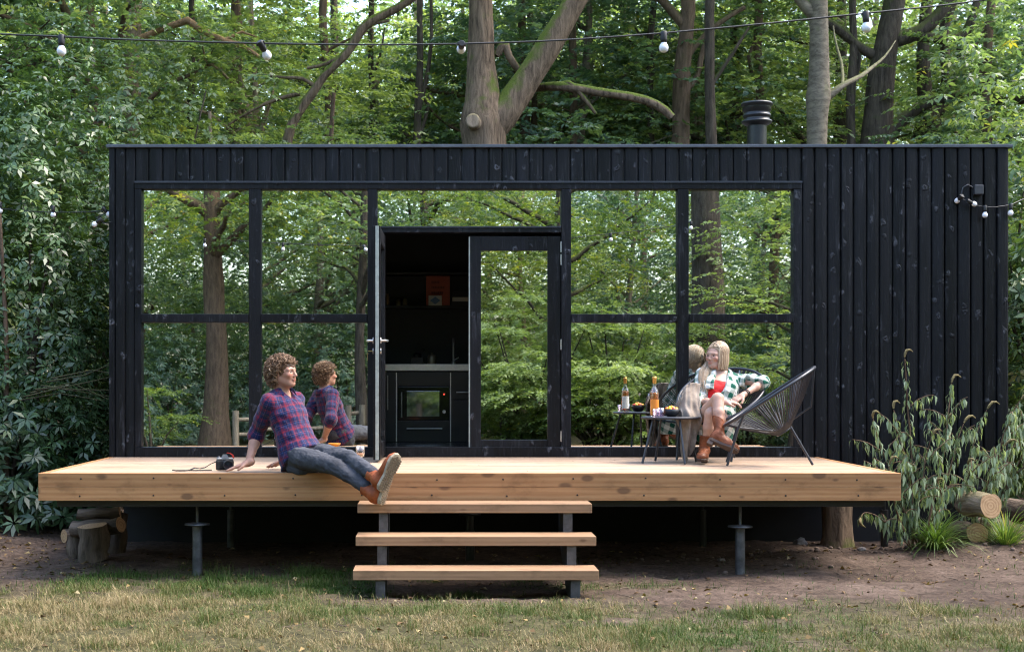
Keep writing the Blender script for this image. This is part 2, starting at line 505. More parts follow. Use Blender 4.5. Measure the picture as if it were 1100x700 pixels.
ed.box(XL - 0.022, XL + 0.02, 0.03, DEPTH + 0.05, ZT - 0.028, ZT, bev=0.004)
ed.box(XR - 0.02, XR + 0.022, 0.03, DEPTH + 0.05, ZT - 0.028, ZT, bev=0.004)
ed.build('roof_trim', MAT['roof_edge'], cabin)
sk = MB()
sk.box(XL + 0.10, XR - 0.08, 0.10, 0.16, -0.06, 0.62)
sk.box(XL + 0.10, XL + 0.16, 0.162, DEPTH - 0.05, -0.06, 0.60)
sk.box(XR - 0.14, XR - 0.08, 0.162, DEPTH - 0.05, -0.06, 0.60)
sk.build('plinth', MAT['skirt'], cabin)

# ---- window wall: black frame, glass panes
fr = MB()
FY0, FY1 = -0.045, 0.06          # frame depth
def v_bar(a, b, z0, z1, y0=FY0, y1=FY1, bev=0.005): fr.box(fx(a), fx(b), y0, y1, z0, z1, bev=bev)
def h_bar(a, b, t, bt, y0=FY0 - 0.004, y1=FY1 - 0.004): fr.box(fx(a), fx(b), y0, y1, fz(bt), fz(t), bev=0.005)
ZB = fz(479.8)
zt_in = fz(204)
h_bar(146, 860, 195.5, 204)                       # head
fr.box(WX0, WX1, FY0 - 0.002, FY1 + 0.004, WZ0, ZB, bev=0.005)   # sill rail
for a, b in ((146, 153), (268, 281), (395, 405.5), (602.5, 613), (727, 739), (851, 860)):
    v_bar(a, b, ZB + 0.001, zt_in - 0.001)
MZ0, MZ1 = 346.5, 337.5
for a, b in ((153.2, 267.8), (281.2, 394.8), (613.2, 726.8), (739.2, 850.8)):
    h_bar(a, b, MZ1, MZ0, FY0 - 0.012, FY1 - 0.008)
h_bar(405.7, 602.3, 244, 250.5, FY0 - 0.010, FY1 - 0.006)       # transom over the doors
fr.build('window_frame', MAT['char_frame'], cabin)
# thin grey weather lip on the head and rails
lip = MB()
lip.box(WX0, WX1, FY0 - 0.016, FY0 - 0.0045, fz(197.4), fz(195.4))
lip.box(fx(405.7), fx(602.3), FY0 - 0.020, FY0 - 0.0105, fz(245.4), fz(243.8))
lip.build('drip_edge', simple('dark drip edge', (0.035, 0.039, 0.052), 0.35, 0.3, 0.2, 6), cabin)

def pane(a, b, t, bt, y=0.01):
    m = MB()
    m.box(fx(a) - 0.012, fx(b) + 0.012, y, y + 0.006, fz(bt) - 0.012, fz(t) + 0.012)
    c = Vector(((fx(a) + fx(b)) / 2, y, (fz(bt) + fz(t)) / 2))
    o = m.build('window_pane', MAT['glass'], cabin, origin=c)
    q = random.Random(int(a + t)); o.rotation_euler = (R(q.uniform(-.10, .10)), 0, R(q.uniform(-.12, .12)))
    return o
for a, b in ((153, 268), (281, 395), (613, 727), (739, 851)):
    pane(a, b, 204, 337.5); pane(a, b, 346.5, 479.8)
pane(405.5, 602.5, 204, 244)

# ---- closed right leaf of the double door
def door_leaf(w, h, name, parent, rail_t, rail_b, stile_l, stile_r, label=None):
    """leaf in local x 0..w, z 0..h, front at y = 0"""
    t = bpy.data.objects.new(name, None); COL.objects.link(t); t.parent = parent
    if label: t['label'] = label
    f = MB()
    f.box(0, stile_l, 0, 0.056, 0, h, bev=0.004)
    f.box(w - stile_r, w, 0, 0.056, 0, h, bev=0.004)
    f.box(stile_l + 0.0005, w - stile_r - 0.0005, 0.002, 0.054, h - rail_t, h - 0.001, bev=0.004)
    f.box(stile_l + 0.0005, w - stile_r - 0.0005, 0.002, 0.054, 0.001, rail_b, bev=0.004)
    f.build('door_frame', MAT['char_frame'], t)
    g_ = MB(); g_.box(stile_l - 0.01, w - stile_r + 0.01, 0.024, 0.030, rail_b - 0.01, h - rail_t + 0.01)
    g_.build('door_pane', MAT['glass'], t)
    return t
DW = fx(602) - fx(505); DH = fz(254) - fz(488)
dr = door_leaf(DW, DH, 'door', cabin, fz(254) - fz(269.5), fz(472) - fz(488), fx(516.5) - fx(505), fx(602) - fx(588), 'closed right leaf of the glazed double door')
dr.location = (fx(505), -0.030, fz(488))
ge = MB(); ge.box(-0.012, -0.001, 0.004, 0.05, 0.0, DH - 0.005); ge.build('door_edge', MAT['gasket'], dr)
for zz in (0.16, 0.95, 1.68, 1.79):
    hg = MB(); hg.tube([(DW + 0.004, -0.006, zz - 0.045), (DW + 0.004, -0.006, zz + 0.045)], 0.008, 8)
    hg.build('hinge', MAT['bright_steel'], dr)
# open left leaf: swung out square to the wall, its edge towards the lens
dl = door_leaf(0.80, DH + 0.0, 'door', cabin, 0.125, 0.13, 0.10, 0.10, 'left leaf of the double door standing open square to the wall')
dl.rotation_euler = (0, 0, R(-91.0))
dl.location = (fx(407.3), -0.052, fz(488))
e2 = MB(); e2.box(0.8005, 0.8035, 0.018, 0.046, 0.0, DH - 0.002); e2.build('door_edge', MAT['gasket'], dl)
zh = fz(371) - fz(488) + 0.02
for sgn, y0 in ((-1, 0.0), (1, 0.056)):
    hd = MB()
    hd.tube([(0.745, y0, zh), (0.745, y0 + sgn * 0.052, zh)], 0.009, 10)
    hd.tube([(0.752, y0 + sgn * 0.050, zh), (0.70, y0 + sgn * 0.054, zh), (0.625, y0 + sgn * 0.050, zh)], 0.009, 10)
    hd.lathe([(0.026, 0), (0.026, 0.006)], seg=16, M=Matrix.Translation((0.745, y0, zh)) @ Matrix.Rotation(R(90 if sgn < 0 else -90), 4, 'X'))
    hd.lathe([(0.024, 0), (0.024, 0.006)], seg=16, M=Matrix.Translation((0.745, y0, zh - 0.085)) @ Matrix.Rotation(R(90 if sgn < 0 else -90), 4, 'X'))
    hd.build('handle', MAT['bright_steel'], dl)
ky = MB()
ky.box(0.738, 0.752, -0.045, -0.006, zh - 0.089, zh - 0.081)
ky.lathe([(0.013, -0.002), (0.013, 0.002)], seg=12, M=Matrix.Translation((0.745, -0.05, zh - 0.105)))
ky.box(0.741, 0.749, -0.052, -0.048, zh - 0.16, zh - 0.10)
ky.build('key', simple('brass key', (0.45, 0.33, 0.14), 0.35, 1.0), dl)
th = MB(); th.box(fx(407), fx(503.5), -0.038, 0.122, 0.742, fz(488.5), bev=0.004)
th.build('threshold', simple('dark threshold', (0.03, 0.033, 0.045), 0.3, 0.3), cabin)

# ---- chimney
ch = bpy.data.objects.new('chimney', None); COL.objects.link(ch); ch.parent = cabin
CD = 13.2
cp = P(813, 158, CD); ch.location = (cp.x, CD - CAM_D, ZT - 0.02)
s_ = CD / FPX
m = MB()
m.lathe([(0.090, 0), (0.090, 0.385)], seg=28)
m.build('flue_pipe', MAT['black_steel'], ch)
m = MB()
m.lathe([(0.092, 0.345), (0.136, 0.372), (0.140, 0.378), (0.140, 0.392), (0.118, 0.398), (0.120, 0.425), (0.129, 0.432), (0.129, 0.447), (0.120, 0.452), (0.122, 0.475), (0.131, 0.482), (0.131, 0.515), (0.134, 0.530), (0.147, 0.537), (0.147, 0.553), (0.140, 0.560), (0.128, 0.560), (0.124, 0.50), (0, 0.49)], seg=32)
m.build('cowl', MAT['black_steel'], ch)

# ---- socket box on the wall
sb = MB()
bx, bz = fx(1048), fz(205)
sb.box(bx - 0.040, bx + 0.040, -0.085, -0.028, bz - 0.042, bz + 0.042, bev=0.008)
sb.tube([(bx - 0.04, -0.05, bz + 0.02), (bx - 0.09, -0.06, bz + 0.045), (bx - 0.13, -0.055, bz + 0.02), (bx - 0.145, -0.05, bz - 0.05)], 0.006, 8)
sb.build('power_box', simple('dark grey socket box', (0.035, 0.035, 0.04), 0.45), cabin)

# ---- shelves on the back wall of the kitchen
BW = DEPTH - 0.10              # inner face of the back wall
sh = MB()
SZ = CAM_Z + (410 - 328) * (CAM_D + 2.62) / FPX
sh.box(-0.75, 1.0, 2.62, BW - 0.001, SZ - 0.025, SZ)
sh.build('shelf', MAT['dark_int'], cabin)
sh = MB()
SZ2 = CAM_Z + (410 - 292.5) * (CAM_D + 2.62) / FPX
sh.box(-0.75, 1.0, 2.62, BW - 0.001, SZ2 - 0.02, SZ2)
sh.build('shelf', simple('dark shelf with pale edge', (0.03, 0.03, 0.03), 0.5), cabin)

# ================================================================ things inside
KD = 14.35                      # distance of the cupboard fronts
KY = KD - CAM_D
def kx(px): return (px - 468) * KD / FPX
def kz(py): return CAM_Z - (py - 410) * KD / FPX
FLZ = 0.776
kit = thing('kitchen_unit', 'black kitchen cupboards with steel worktop seen through the open door', 'kitchen', (0.0, KY, FLZ))
def kb(name, mats, fn):
    m = MB(); fn(m)
    return m.build(name, mats, kit, origin=None)
def off(m):                      # shift from world to the unit's own frame
    m.v = [(v[0], v[1] - KY, v[2] - FLZ) for v in m.v]; return m
m = MB(); m.box(kx(395), kx(515), KY + 0.02, BW - 0.002, FLZ + 0.002, kz(398.5)); off(m).build('carcass', MAT['dark_int'], kit)
m = MB(); m.box(kx(393), kx(517), KY - 0.015, BW - 0.002, kz(398), kz(391), bev=0.003); off(m).build('worktop', MAT['bright_steel'], kit)
MAT['cup'] = simple('black cupboard fronts', (0.026, 0.026, 0.029), 0.34, 0.0, 0.2, 3)
for a, b, t, bt in ((396, 425, 400, 474), (427, 483, 400, 414), (427, 483, 452, 474), (485, 514, 400, 428), (485, 514, 430, 474)):
    m = MB(); m.box(kx(a), kx(b), KY, KY + 0.019, kz(bt), kz(t), bev=0.002); off(m).build('cupboard_door', MAT['cup'], kit)
for a in (425.9, 484):
    m = MB(); m.box(kx(a) - 0.005, kx(a) + 0.005, KY - 0.002, KY + 0.018, kz(474), kz(400)); off(m).build('edge_strip', MAT['bright_steel'], kit)
for q in (((416.5, 403), (416.5, 440)), ((437, 460), (475, 460)), ((490, 421), (510, 421))):
    m = MB()
    p0 = Vector((kx(q[0][0]), KY - 0.03, kz(q[0][1]))); p1 = Vector((kx(q[1][0]), KY - 0.03, kz(q[1][1])))
    m.tube([p0, p1], 0.006, 8)
    for pp in (p0.lerp(p1, 0.06), p0.lerp(p1, 0.94)): m.tube([pp, pp + Vector((0, 0.03, 0))], 0.004, 6)
    off(m).build('handle', MAT['bright_steel'], kit)
# built-in oven
ov = bpy.data.objects.new('oven', None); COL.objects.link(ov); ov.parent = kit
m = MB(); m.box(kx(427.5), kx(482.5), KY - 0.004, KY + 0.018, kz(451), kz(415), bev=0.003); off(m).build('oven_front', simple('black glass', (0.008, 0.008, 0.009), 0.08), ov)
gm = G('oven window'); gm.bsdf(Base_Color=(0.45, 0.45, 0.46), Roughness=0.03, Metallic=1.0)
m = MB(); m.box(kx(437), kx(472), KY - 0.008, KY - 0.0042, kz(447), kz(420), bev=0.001); off(m).build('oven_window', gm.m, ov)
m = MB(); m.tube([(kx(431.5), KY - 0.014, kz(448)), (kx(431.5), KY - 0.014, kz(421))], 0.007, 8); off(m).build('handle', MAT['bright_steel'], ov)
m = MB(); m.lathe([(0.018, 0), (0.015, 0.016)], seg=14, M=Matrix.Translation((kx(477), KY - 0.004, kz(442))) @ Matrix.Rotation(R(90), 4, 'X')); off(m).build('knob', MAT['bright_steel'], ov)
g = G('red lamp of the oven'); e = g.n('Emission', Color=(1.0, 0.08, 0.05), Strength=0.35); g.surf(e)
m = MB(); m.box(kx(476.3), kx(477.8), KY - 0.007, KY - 0.0042, kz(424), kz(422.5)); off(m).build('indicator_lamp', g.m, ov)

def inside(name, label, cat, px, py, D, fn, mats, group=None):
    p = P(px, py, D)
    m = MB(); fn(m)
    o = m.build(name, mats, None); o.location = p
    return tag(o, label, cat, group)
WT = kz(391)
def at_z(px, D, z): return Vector(((px - 468) * D / FPX, D - CAM_D, z))
fa = MB()
fa.tube([(0, 0, 0), (0, 0, 0.20), (0, -0.01, 0.245), (0, -0.04, 0.27), (0, -0.08, 0.265), (0, -0.10, 0.235)], 0.011, 10)
fa.lathe([(0.026, 0), (0.024, 0.035), (0.014, 0.045)], seg=14)
fa.tube([(0.012, 0, 0.05), (0.055, -0.01, 0.075)], 0.006, 8)
o = tag(fa.build('faucet', MAT['bright_steel']), 'tall curved steel tap on the worktop inside the open door', 'tap'); o.location = at_z(487, 14.75, WT)
ca = MB(); ca.lathe([(0.045, 0), (0.047, 0.005), (0.047, 0.085), (0.035, 0.10), (0.012, 0.104), (0.012, 0.122), (0.0, 0.124)], seg=18)
o = tag(ca.build('canister', simple('brass canister', (0.30, 0.25, 0.16), 0.4, 0.6)), 'small pale canister with knobbed lid on the kitchen worktop', 'jar'); o.location = at_z(464, 14.6, WT)
cm_ = thing('coffee_grinder', 'dark square coffee grinder on the worktop beside the pale canister', 'grinder', at_z(448, 14.65, WT))
m = MB(); m.box(-0.065, 0.065, -0.05, 0.05, 0, 0.075, bev=0.006); m.build('body', simple('dark wood', (0.035, 0.022, 0.015), 0.5), cm_)
m = MB(); m.lathe([(0.04, 0.075), (0.045, 0.10), (0.02, 0.12), (0.004, 0.122)], seg=16); m.tube([(0, 0, 0.12), (0.0, 0, 0.14), (0.07, 0, 0.14)], 0.005, 6); m.ball((0.07, 0, 0.15), 0.012)
m.build('crank', MAT['black_steel'], cm_)
# on the shelf
SD = CAM_D + 2.70
def sx(px): return (px - 468) * SD / FPX
bk = thing('book', 'tall red cookbook leaning upright on the upper shelf inside', 'book', (sx(470.5), 2.70, SZ))
m = MB(); m.box(-0.125, 0.125, 0.0, 0.03, 0.0, 0.315, bev=0.002); m.build('cover', simple('red book cover', (0.42, 0.075, 0.035), 0.5, 0, 0.1), bk)
letter = simple('dark red lettering', (0.16, 0.02, 0.012), 0.5)
for i, (a, b) in enumerate(((-0.07, 0.01), (-0.07, 0.06), (-0.07, 0.045))):
    x = a; m = MB()
    rr = random.Random(i)
    while x < b:
        w_ = rr.uniform(0.012, 0.022)
        m.box(x, x + w_ * 0.75, -0.0015, 0.0, 0.235 - i * 0.055, 0.262 - i * 0.055); x += w_
    m.box(a, b + 0.01, -0.0006, 0.0, 0.246 - i * 0.055, 0.250 - i * 0.055)
    m.build('title_line', letter, bk)
tn = thing('tin', 'small pale tin with a blue diamond before the red cookbook', 'tin', (sx(467.5), 2.64, SZ))
m = MB(); m.box(-0.07, 0.07, -0.02, 0.02, 0.0, 0.105, bev=0.004); m.build('box', simple('cream tin', (0.55, 0.52, 0.44), 0.4), tn)
m = MB(); m.add([(-0.055, -0.0225, 0.052), (0, -0.0225, 0.012), (0.055, -0.0225, 0.052), (0, -0.0225, 0.092)], [(0, 1, 2, 3)]); m.build('emblem', simple('blue diamond', (0.08, 0.16, 0.30), 0.4), tn)
def slab(name, label, x0, x1, z0, z1, col, y0=2.66, y1=2.86):
    m = MB(); m.box(-(x1 - x0) / 2, (x1 - x0) / 2, 0, y1 - y0, 0, z1 - z0, bev=0.002)
    o = tag(m.build(name, simple(label, col, 0.6)), label, 'book'); o.location = ((x0 + x1) / 2, y0, z0); return o
z_ = SZ + 0.001
slab('book', 'cream paged book lying flat right of the red cookbook', sx(486), sx(503), z_ + 0.045, z_ + 0.088, (0.55, 0.47, 0.36))
slab('book', 'dark thick book lying lowest in the flat pile', sx(485), sx(504), z_, z_ + 0.044, (0.03, 0.028, 0.03))
slab('book', 'black book lying on the cream paged book', sx(486.5), sx(503), z_ + 0.089, z_ + 0.15, (0.02, 0.02, 0.024))
for px, h, col, lab in ((416, 0.13, (0.22, 0.14, 0.08), 'amber jar at the left end of the shelf'), (428, 0.075, (0.35, 0.27, 0.16), 'small brass pot left of its twin on the shelf'), (435, 0.075, (0.35, 0.27, 0.16), 'small brass pot nearest the red cookbook on the shelf')):
    m = MB(); r_ = 0.026; m.lathe([(r_ * 0.9, 0), (r_, 0.006), (r_, h * 0.75), (r_ * 0.6, h * 0.88), (r_ * 0.6, h), (0, h)], seg=14)
    o = tag(m.build('jar', simple(lab, col, 0.35, 0.5)), lab, 'jar'); o.location = (sx(px), 2.70, SZ)
# round paper lamp hanging behind the right-hand upper window
lp = thing('pendant_lamp', 'round white paper lamp hanging behind the window right of the door', 'lamp', ((612 - 468) * 13.35 / FPX, 13.35 - CAM_D, 3.12))
lz = CAM_Z + 105 * 13.35 / FPX - 3.12
m = MB(); m.tube([(0, 0, 0), (0, 0, lz + 0.14)], 0.003, 6); m.build('cord', MAT['rubber'], lp)
m = MB(); m.ball((0, 0, lz), 0.165, seg=24, rings=16); m.build('lamp_shade', simple('white paper', (0.75, 0.74, 0.70), 0.8, 0, 0.03), lp)

# ================================================================ deck and steps
DX0, DX1 = (41 - 468) * 10.1 / FPX, (968 - 468) * 10.1 / FPX
DY0 = -2.2
deck = thing('deck', 'long larch deck standing on steel posts in front of the black cabin', 'deck', (0, 0, 0))
nb = 15
d0 = DY0 + 0.048; bw = (-0.035 - d0) / nb
m = MB()
rr = random.Random(3)
for i in range(nb):
    y0 = d0 + i * bw + 0.004; y1 = d0 + (i + 1) * bw - 0.004
    cuts = sorted([DX0 + 0.05, DX1 - 0.05] + [rr.uniform(DX0 + 1, DX1 - 1)])
    for a, b in zip(cuts[:-1], cuts[1:]):
        m.box(a + 0.001, b - 0.001, y0, y1, DECK_Z - 0.030, DECK_Z - rr.uniform(0, 0.0012), bev=0.003)
m.build('deck_boards', MAT['larch_deck'], deck)
m = MB()
zf0 = 0.537; zm = zf0 + 0.0975
for z0, z1 in ((zf0, zm - 0.001), (zm + 0.001, DECK_Z + 0.001)):
    m.box(DX0, DX1, DY0, DY0 + 0.045, z0, z1, bev=0.003)
    for x in (DX0, DX1 - 0.045):
        m.box(x, x + 0.045, DY0 + 0.046, -0.034, z0, z1 - 0.001, bev=0.003)
m.build('fascia', MAT['larch_fascia'], deck)
m = MB()
for x in np.linspace(DX0 + 0.30, DX1 - 0.30, 12):
    for z in (zf0 + 0.035, zf0 + 0.155):
        m = MB(); m.lathe([(0.0065, 0), (0.0065, 0.0025), (0.004, 0.003)], seg=8, M=Matrix.Translation((x + rr.uniform(-0.02, 0.02), DY0 + 0.0005, z + rr.uniform(-.008, .008))) @ Matrix.Rotation(R(90), 4, 'X'))
        m.build('screw', MAT['black_steel'], deck)
m = MB()   # steel channel under the fascia
m.box(DX0 + 0.12, DX1 - 0.10, DY0 + 0.05, DY0 + 0.11, 0.49, 0.5355, bev=0.003)
m.box(DX0 + 0.12, DX1 - 0.10, -0.30, -0.24, 0.49, 0.5355, bev=0.003)
for x in np.linspace(DX0 + 0.15, DX1 - 0.21, 7): m.box(x, x + 0.06, DY0 + 0.112, -0.302, 0.495, 0.530)
m.build('beam', MAT['black_steel'], deck)
m = MB()
for x in np.linspace(DX0 + 0.3, DX1 - 0.3, 11): m.box(x, x + 0.045, DY0 + 0.05, -0.036, 0.5365, DECK_Z - 0.032)
m.build('joists', MAT['larch_fascia'], deck)
def post(px, D, ztop, zplate, r, plate, mat):
    x = (px - 468) * D / FPX
    t = bpy.data.objects.new('support_post', None); COL.objects.link(t); t.parent = deck
    t.location = (x, D - CAM_D, 0)
    m = MB(); m.tube([(0, 0, -0.15), (0, 0, zplate)], r, 14); m.tube([(0, 0, zplate), (0, 0, ztop)], r * 0.32, 10); m.build('post_tube', mat, t)
    if plate:
        m = MB(); m.lathe([(0.0, -0.012), (plate * 0.6, -0.012), (plate, -0.006), (plate, 0.004), (0.03, 0.012), (0, 0.012)], c=(0, 0, zplate), seg=20); m.build('base_plate', mat, t)
post(212, 10.3, 0.491, 0.352, 0.036, 0.092, MAT['grey_steel'])
post(795, 10.3, 0.491, 0.335, 0.036, 0.088, MAT['grey_steel'])
post(505, 11.2, 0.491, 0.34, 0.036, 0.085, MAT['black_steel'])
post(248, 12.03, 0.491, 0.30, 0.032, 0, MAT['grey_steel'])
post(755, 12.03, 0.491, 0.30, 0.032, 0, MAT['black_steel'])
post(950, 12.03, 0.491, 0.30, 0.032, 0, MAT['black_steel'])

st = thing('stairs', 'three larch treads on steel stringers leading up to the deck', 'steps', (0, 0, 0))
ST = [(384, 636, 541, 9.75), (382, 640.5, 576, 9.48), (379, 643.5, 612.5, 9.21)]
tz = []
for a, b, y, D in ST:
    z = CAM_Z - (y - 410) * D / FPX; tz.append(z)
    m = MB()
    m.box((a - 468) * D / FPX, (b - 468) * D / FPX, D - CAM_D, D - CAM_D + 0.285, z - 0.062, z, bev=0.004)
    m.build('tread', MAT['larch_tread'], st)
for px in (411.5, 611):
    x = (px - 468) * 9.7 / FPX
    m = MB()
    # sloping steel plate with its side to the lens
    prof = [(-2.15, 0.480), (-2.15, 0.30), (-2.90, -0.12), (-3.07, -0.12), (-3.07, 0.094), (-2.803, 0.094), (-2.803, 0.286), (-2.533, 0.286), (-2.533, 0.480)]
    n = len(prof)
    w = 0.031
    m.add([(x - w, y, z) for y, z in prof] + [(x + w, y, z) for y, z in prof],
          [tuple(range(n)), tuple(range(2 * n - 1, n - 1, -1))] + [(i, i + n, (i + 1) % n + n, (i + 1) % n) for i in range(n)])
    m.build('stringer', MAT['grey_steel'], st)
# ================================================================ ground
def sstep(a, b, x):
    t = np.clip((x - a) / (b - a), 0, 1); return t * t * (3 - 2 * t)
def vnoise(x, y, seed=0):
    """smooth value noise, vectorised"""
    xi = np.floor(x).astype(np.int64); yi = np.floor(y).astype(np.int64)
    xf = x - xi; yf = y - yi
    u = xf * xf * (3 - 2 * xf); v = yf * yf * (3 - 2 * yf)
    def h(i, j):
        n = (i * 374761393 + j * 668265263 + seed * 1442695041) & 0xffffffff
        n = ((n ^ (n >> 13)) * 1274126177) & 0xffffffff
        return ((n ^ (n >> 16)) & 0xffff) / 65535.0
    return (h(xi, yi) * (1 - u) + h(xi + 1, yi) * u) * (1 - v) + (h(xi, yi + 1) * (1 - u) + h(xi + 1, yi + 1) * u) * v
def fbm(x, y, seed=0, oct=4):
    s = 0; a = 0.5; f = 1.0
    for o in range(oct):
        s = s + a * vnoise(x * f, y * f, seed + o * 17); a *= 0.5; f *= 2.03
    return s / 0.9375
def height(x, y):
    z = (fbm(x * 0.5, y * 0.5, 3) - 0.5) * 0.10 + (fbm(x * 2.6, y * 2.6, 5) - 0.5) * 0.05
    near = np.exp(-((x - 0.3) / 5.5) ** 4 - ((y + 3.0) / 5.0) ** 4)
    z = z * (1 - 0.45 * near)
    z = z + sstep(-3.0, -6.0, x) * sstep(-2.6, 1.5, y) * 0.42
    z = z + sstep(3.6, 5.5, x) * sstep(-2.4, -0.3, y) * 0.10
    # dug hollow and little heaps in the bare soil at the right
    z = z - 0.08 * np.exp(-((x - 3.35) / 0.35) ** 2 - ((y + 2.05) / 0.22) ** 2)
    z = z + 0.06 * np.exp(-((x - 2.9) / 0.5) ** 2 - ((y + 1.2) / 0.3) ** 2) * (0.6 + 0.8 * fbm(x * 7, y * 7, 9))
    z = z + 0.05 * np.exp(-((x - 4.2) / 0.9) ** 2 - ((y + 0.9) / 0.3) ** 2) * (0.6 + 0.8 * fbm(x * 7, y * 7, 9))
    z = z - 0.05 * np.exp(-((x - 1.75) / 0.18) ** 2 - ((y + 1.9) / 0.30) ** 2)
    z = z - 0.04 * np.exp(-((x - 0.3) / 0.9) ** 2 - ((y + 2.75) / 0.35) ** 2)
    return z - 0.01
def grass_mask(x, y):
    D = y + CAM_D
    n = fbm(x * 1.1, y * 1.1, 21); n2 = fbm(x * 3.4, y * 3.4, 31)
    w = D + (n - 0.5) * 2.2 + (n2 - 0.5) * 1.0
    left = 1 - sstep(9.3, 10.0, w)
    right = (1 - sstep(8.2, 8.9, w)) * (0.45 + 0.55 * sstep(0.40, 0.52, n2))
    m = left * (1 - sstep(0.7, 1.5, x + (n2 - .5))) + right * sstep(0.7, 1.5, x + (n2 - .5))
    band = sstep(-3.0, -2.3, x + (n2 - .5) * .8) * (1 - sstep(-0.55, -0.2, x)) * sstep(9.0, 9.4, D) * (1 - sstep(10.4, 11.0, w))
    m = np.maximum(m, band * (0.55 + 0.45 * n2))
    m = np.maximum(m, np.exp(-((x - 2.1) / 0.65) ** 2 - ((D - 8.55) / 0.18) ** 2) * 0.95)
    m = np.maximum(m, np.exp(-((x - 1.15) / 0.5) ** 2 - ((D - 9.75) / 0.12) ** 2) * 0.75)
    soil = np.exp(-((x - 0.15) / 1.15) ** 4 - ((D - 9.15) / 0.30) ** 2)
    m = m * (1 - 0.85 * soil)
    far = sstep(-6.5, -8.5, y) * (0.35 + 0.65 * sstep(0.4, 0.6, n))
    m = np.maximum(m, far * (1 - sstep(-15, -19, y)))
    m = m * (1 - sstep(8, 12, np.abs(x)) * 0.7)
    return np.clip(m, 0, 1)
def axis(a, b, fine, ext, grow=1.25):
    c = list(np.arange(a, b, fine)); s = fine
    lo = a; 
    while lo > -ext: s *= grow; lo -= s; c.insert(0, lo)
    s = fine; hi = c[-1]
    while hi < ext: s *= grow; hi += s; c.append(hi)
    return np.array(c)
gxs = axis(-6.5, 7.5, 0.045, 160); gys = axis(-6.0, 1.6, 0.045, 160)
GX, GY = np.meshgrid(gxs, gys)
GZ = height(GX, GY)
fine_n = (fbm(GX * 9, GY * 9, 41) - 0.5) * 0.035
GM = grass_mask(GX, GY)
nearm = np.exp(-((GX - 0.5) / 7) ** 8 - ((GY + 2.3) / 4.2) ** 8)
GZ = GZ + fine_n * nearm * (1 - 0.5 * GM)
nx, ny = len(gxs), len(gys)
me = bpy.data.meshes.new('ground')
vv = np.stack([GX, GY, GZ], -1).reshape(-1, 3)
idx = np.arange(nx * ny).reshape(ny, nx)
ff = np.stack([idx[:-1, :-1], idx[:-1, 1:], idx[1:, 1:], idx[1:, :-1]], -1).reshape(-1, 4)
me.vertices.add(len(vv)); me.loops.add(ff.size); me.polygons.add(len(ff))
me.vertices.foreach_set('co', vv.astype(np.float32).ravel())
me.loops.foreach_set('vertex_index', ff.astype(np.int32).ravel())
me.polygons.foreach_set('loop_start', np.arange(0, ff.size, 4, dtype=np.int32))
me.polygons.foreach_set('use_smooth', np.ones(len(ff), dtype=bool))
at = me.attributes.new('turf', 'FLOAT', 'POINT'); at.data.foreach_set('value', GM.astype(np.float32).ravel())
me.update(calc_edges=True)
g = G('forest soil and turf')
c = g.coord()
a = g.n('Attribute', p={'attribute_name': 'turf'}).outputs['Fac']
n1 = g.noise(c, 1.3, 6, 0.6); n2 = g.noise(c, 9.0, 6, 0.7); n3 = g.noise(c, 38.0, 4, 0.7)
soil = g.ramp(g.math('ADD', g.math('MULTIPLY', n1, 0.55), g.math('MULTIPLY', n2, 0.45)), [(0.32, (0.020, 0.0135, 0.0105)), (0.50, (0.072, 0.050, 0.038)), (0.70, (0.140, 0.103, 0.082))])
turf = g.ramp(n2, [(0.35, (0.030, 0.030, 0.012)), (0.65, (0.085, 0.078, 0.032))])
sp = g.ramp(n3, [(0.35, 0.55), (0.6, 1.15)])
col = g.mix(1.0, g.mix(g.math('MULTIPLY', a, 0.85), soil, turf), sp, 'MULTIPLY')
b = g.bsdf(Base_Color=col, Roughness=0.95)
b.inputs['Specular IOR Level'].default_value = 0.15
g.set(b.inputs['Normal'], g.bump(g.math('ADD', g.math('MULTIPLY', n2, 0.7), g.math('MULTIPLY', n3, 0.5)), 0.9, 0.035))
gr = link('ground', me, g.m); tag(gr, kind='structure', label='brown forest soil with worn turf round the deck', cat='ground')

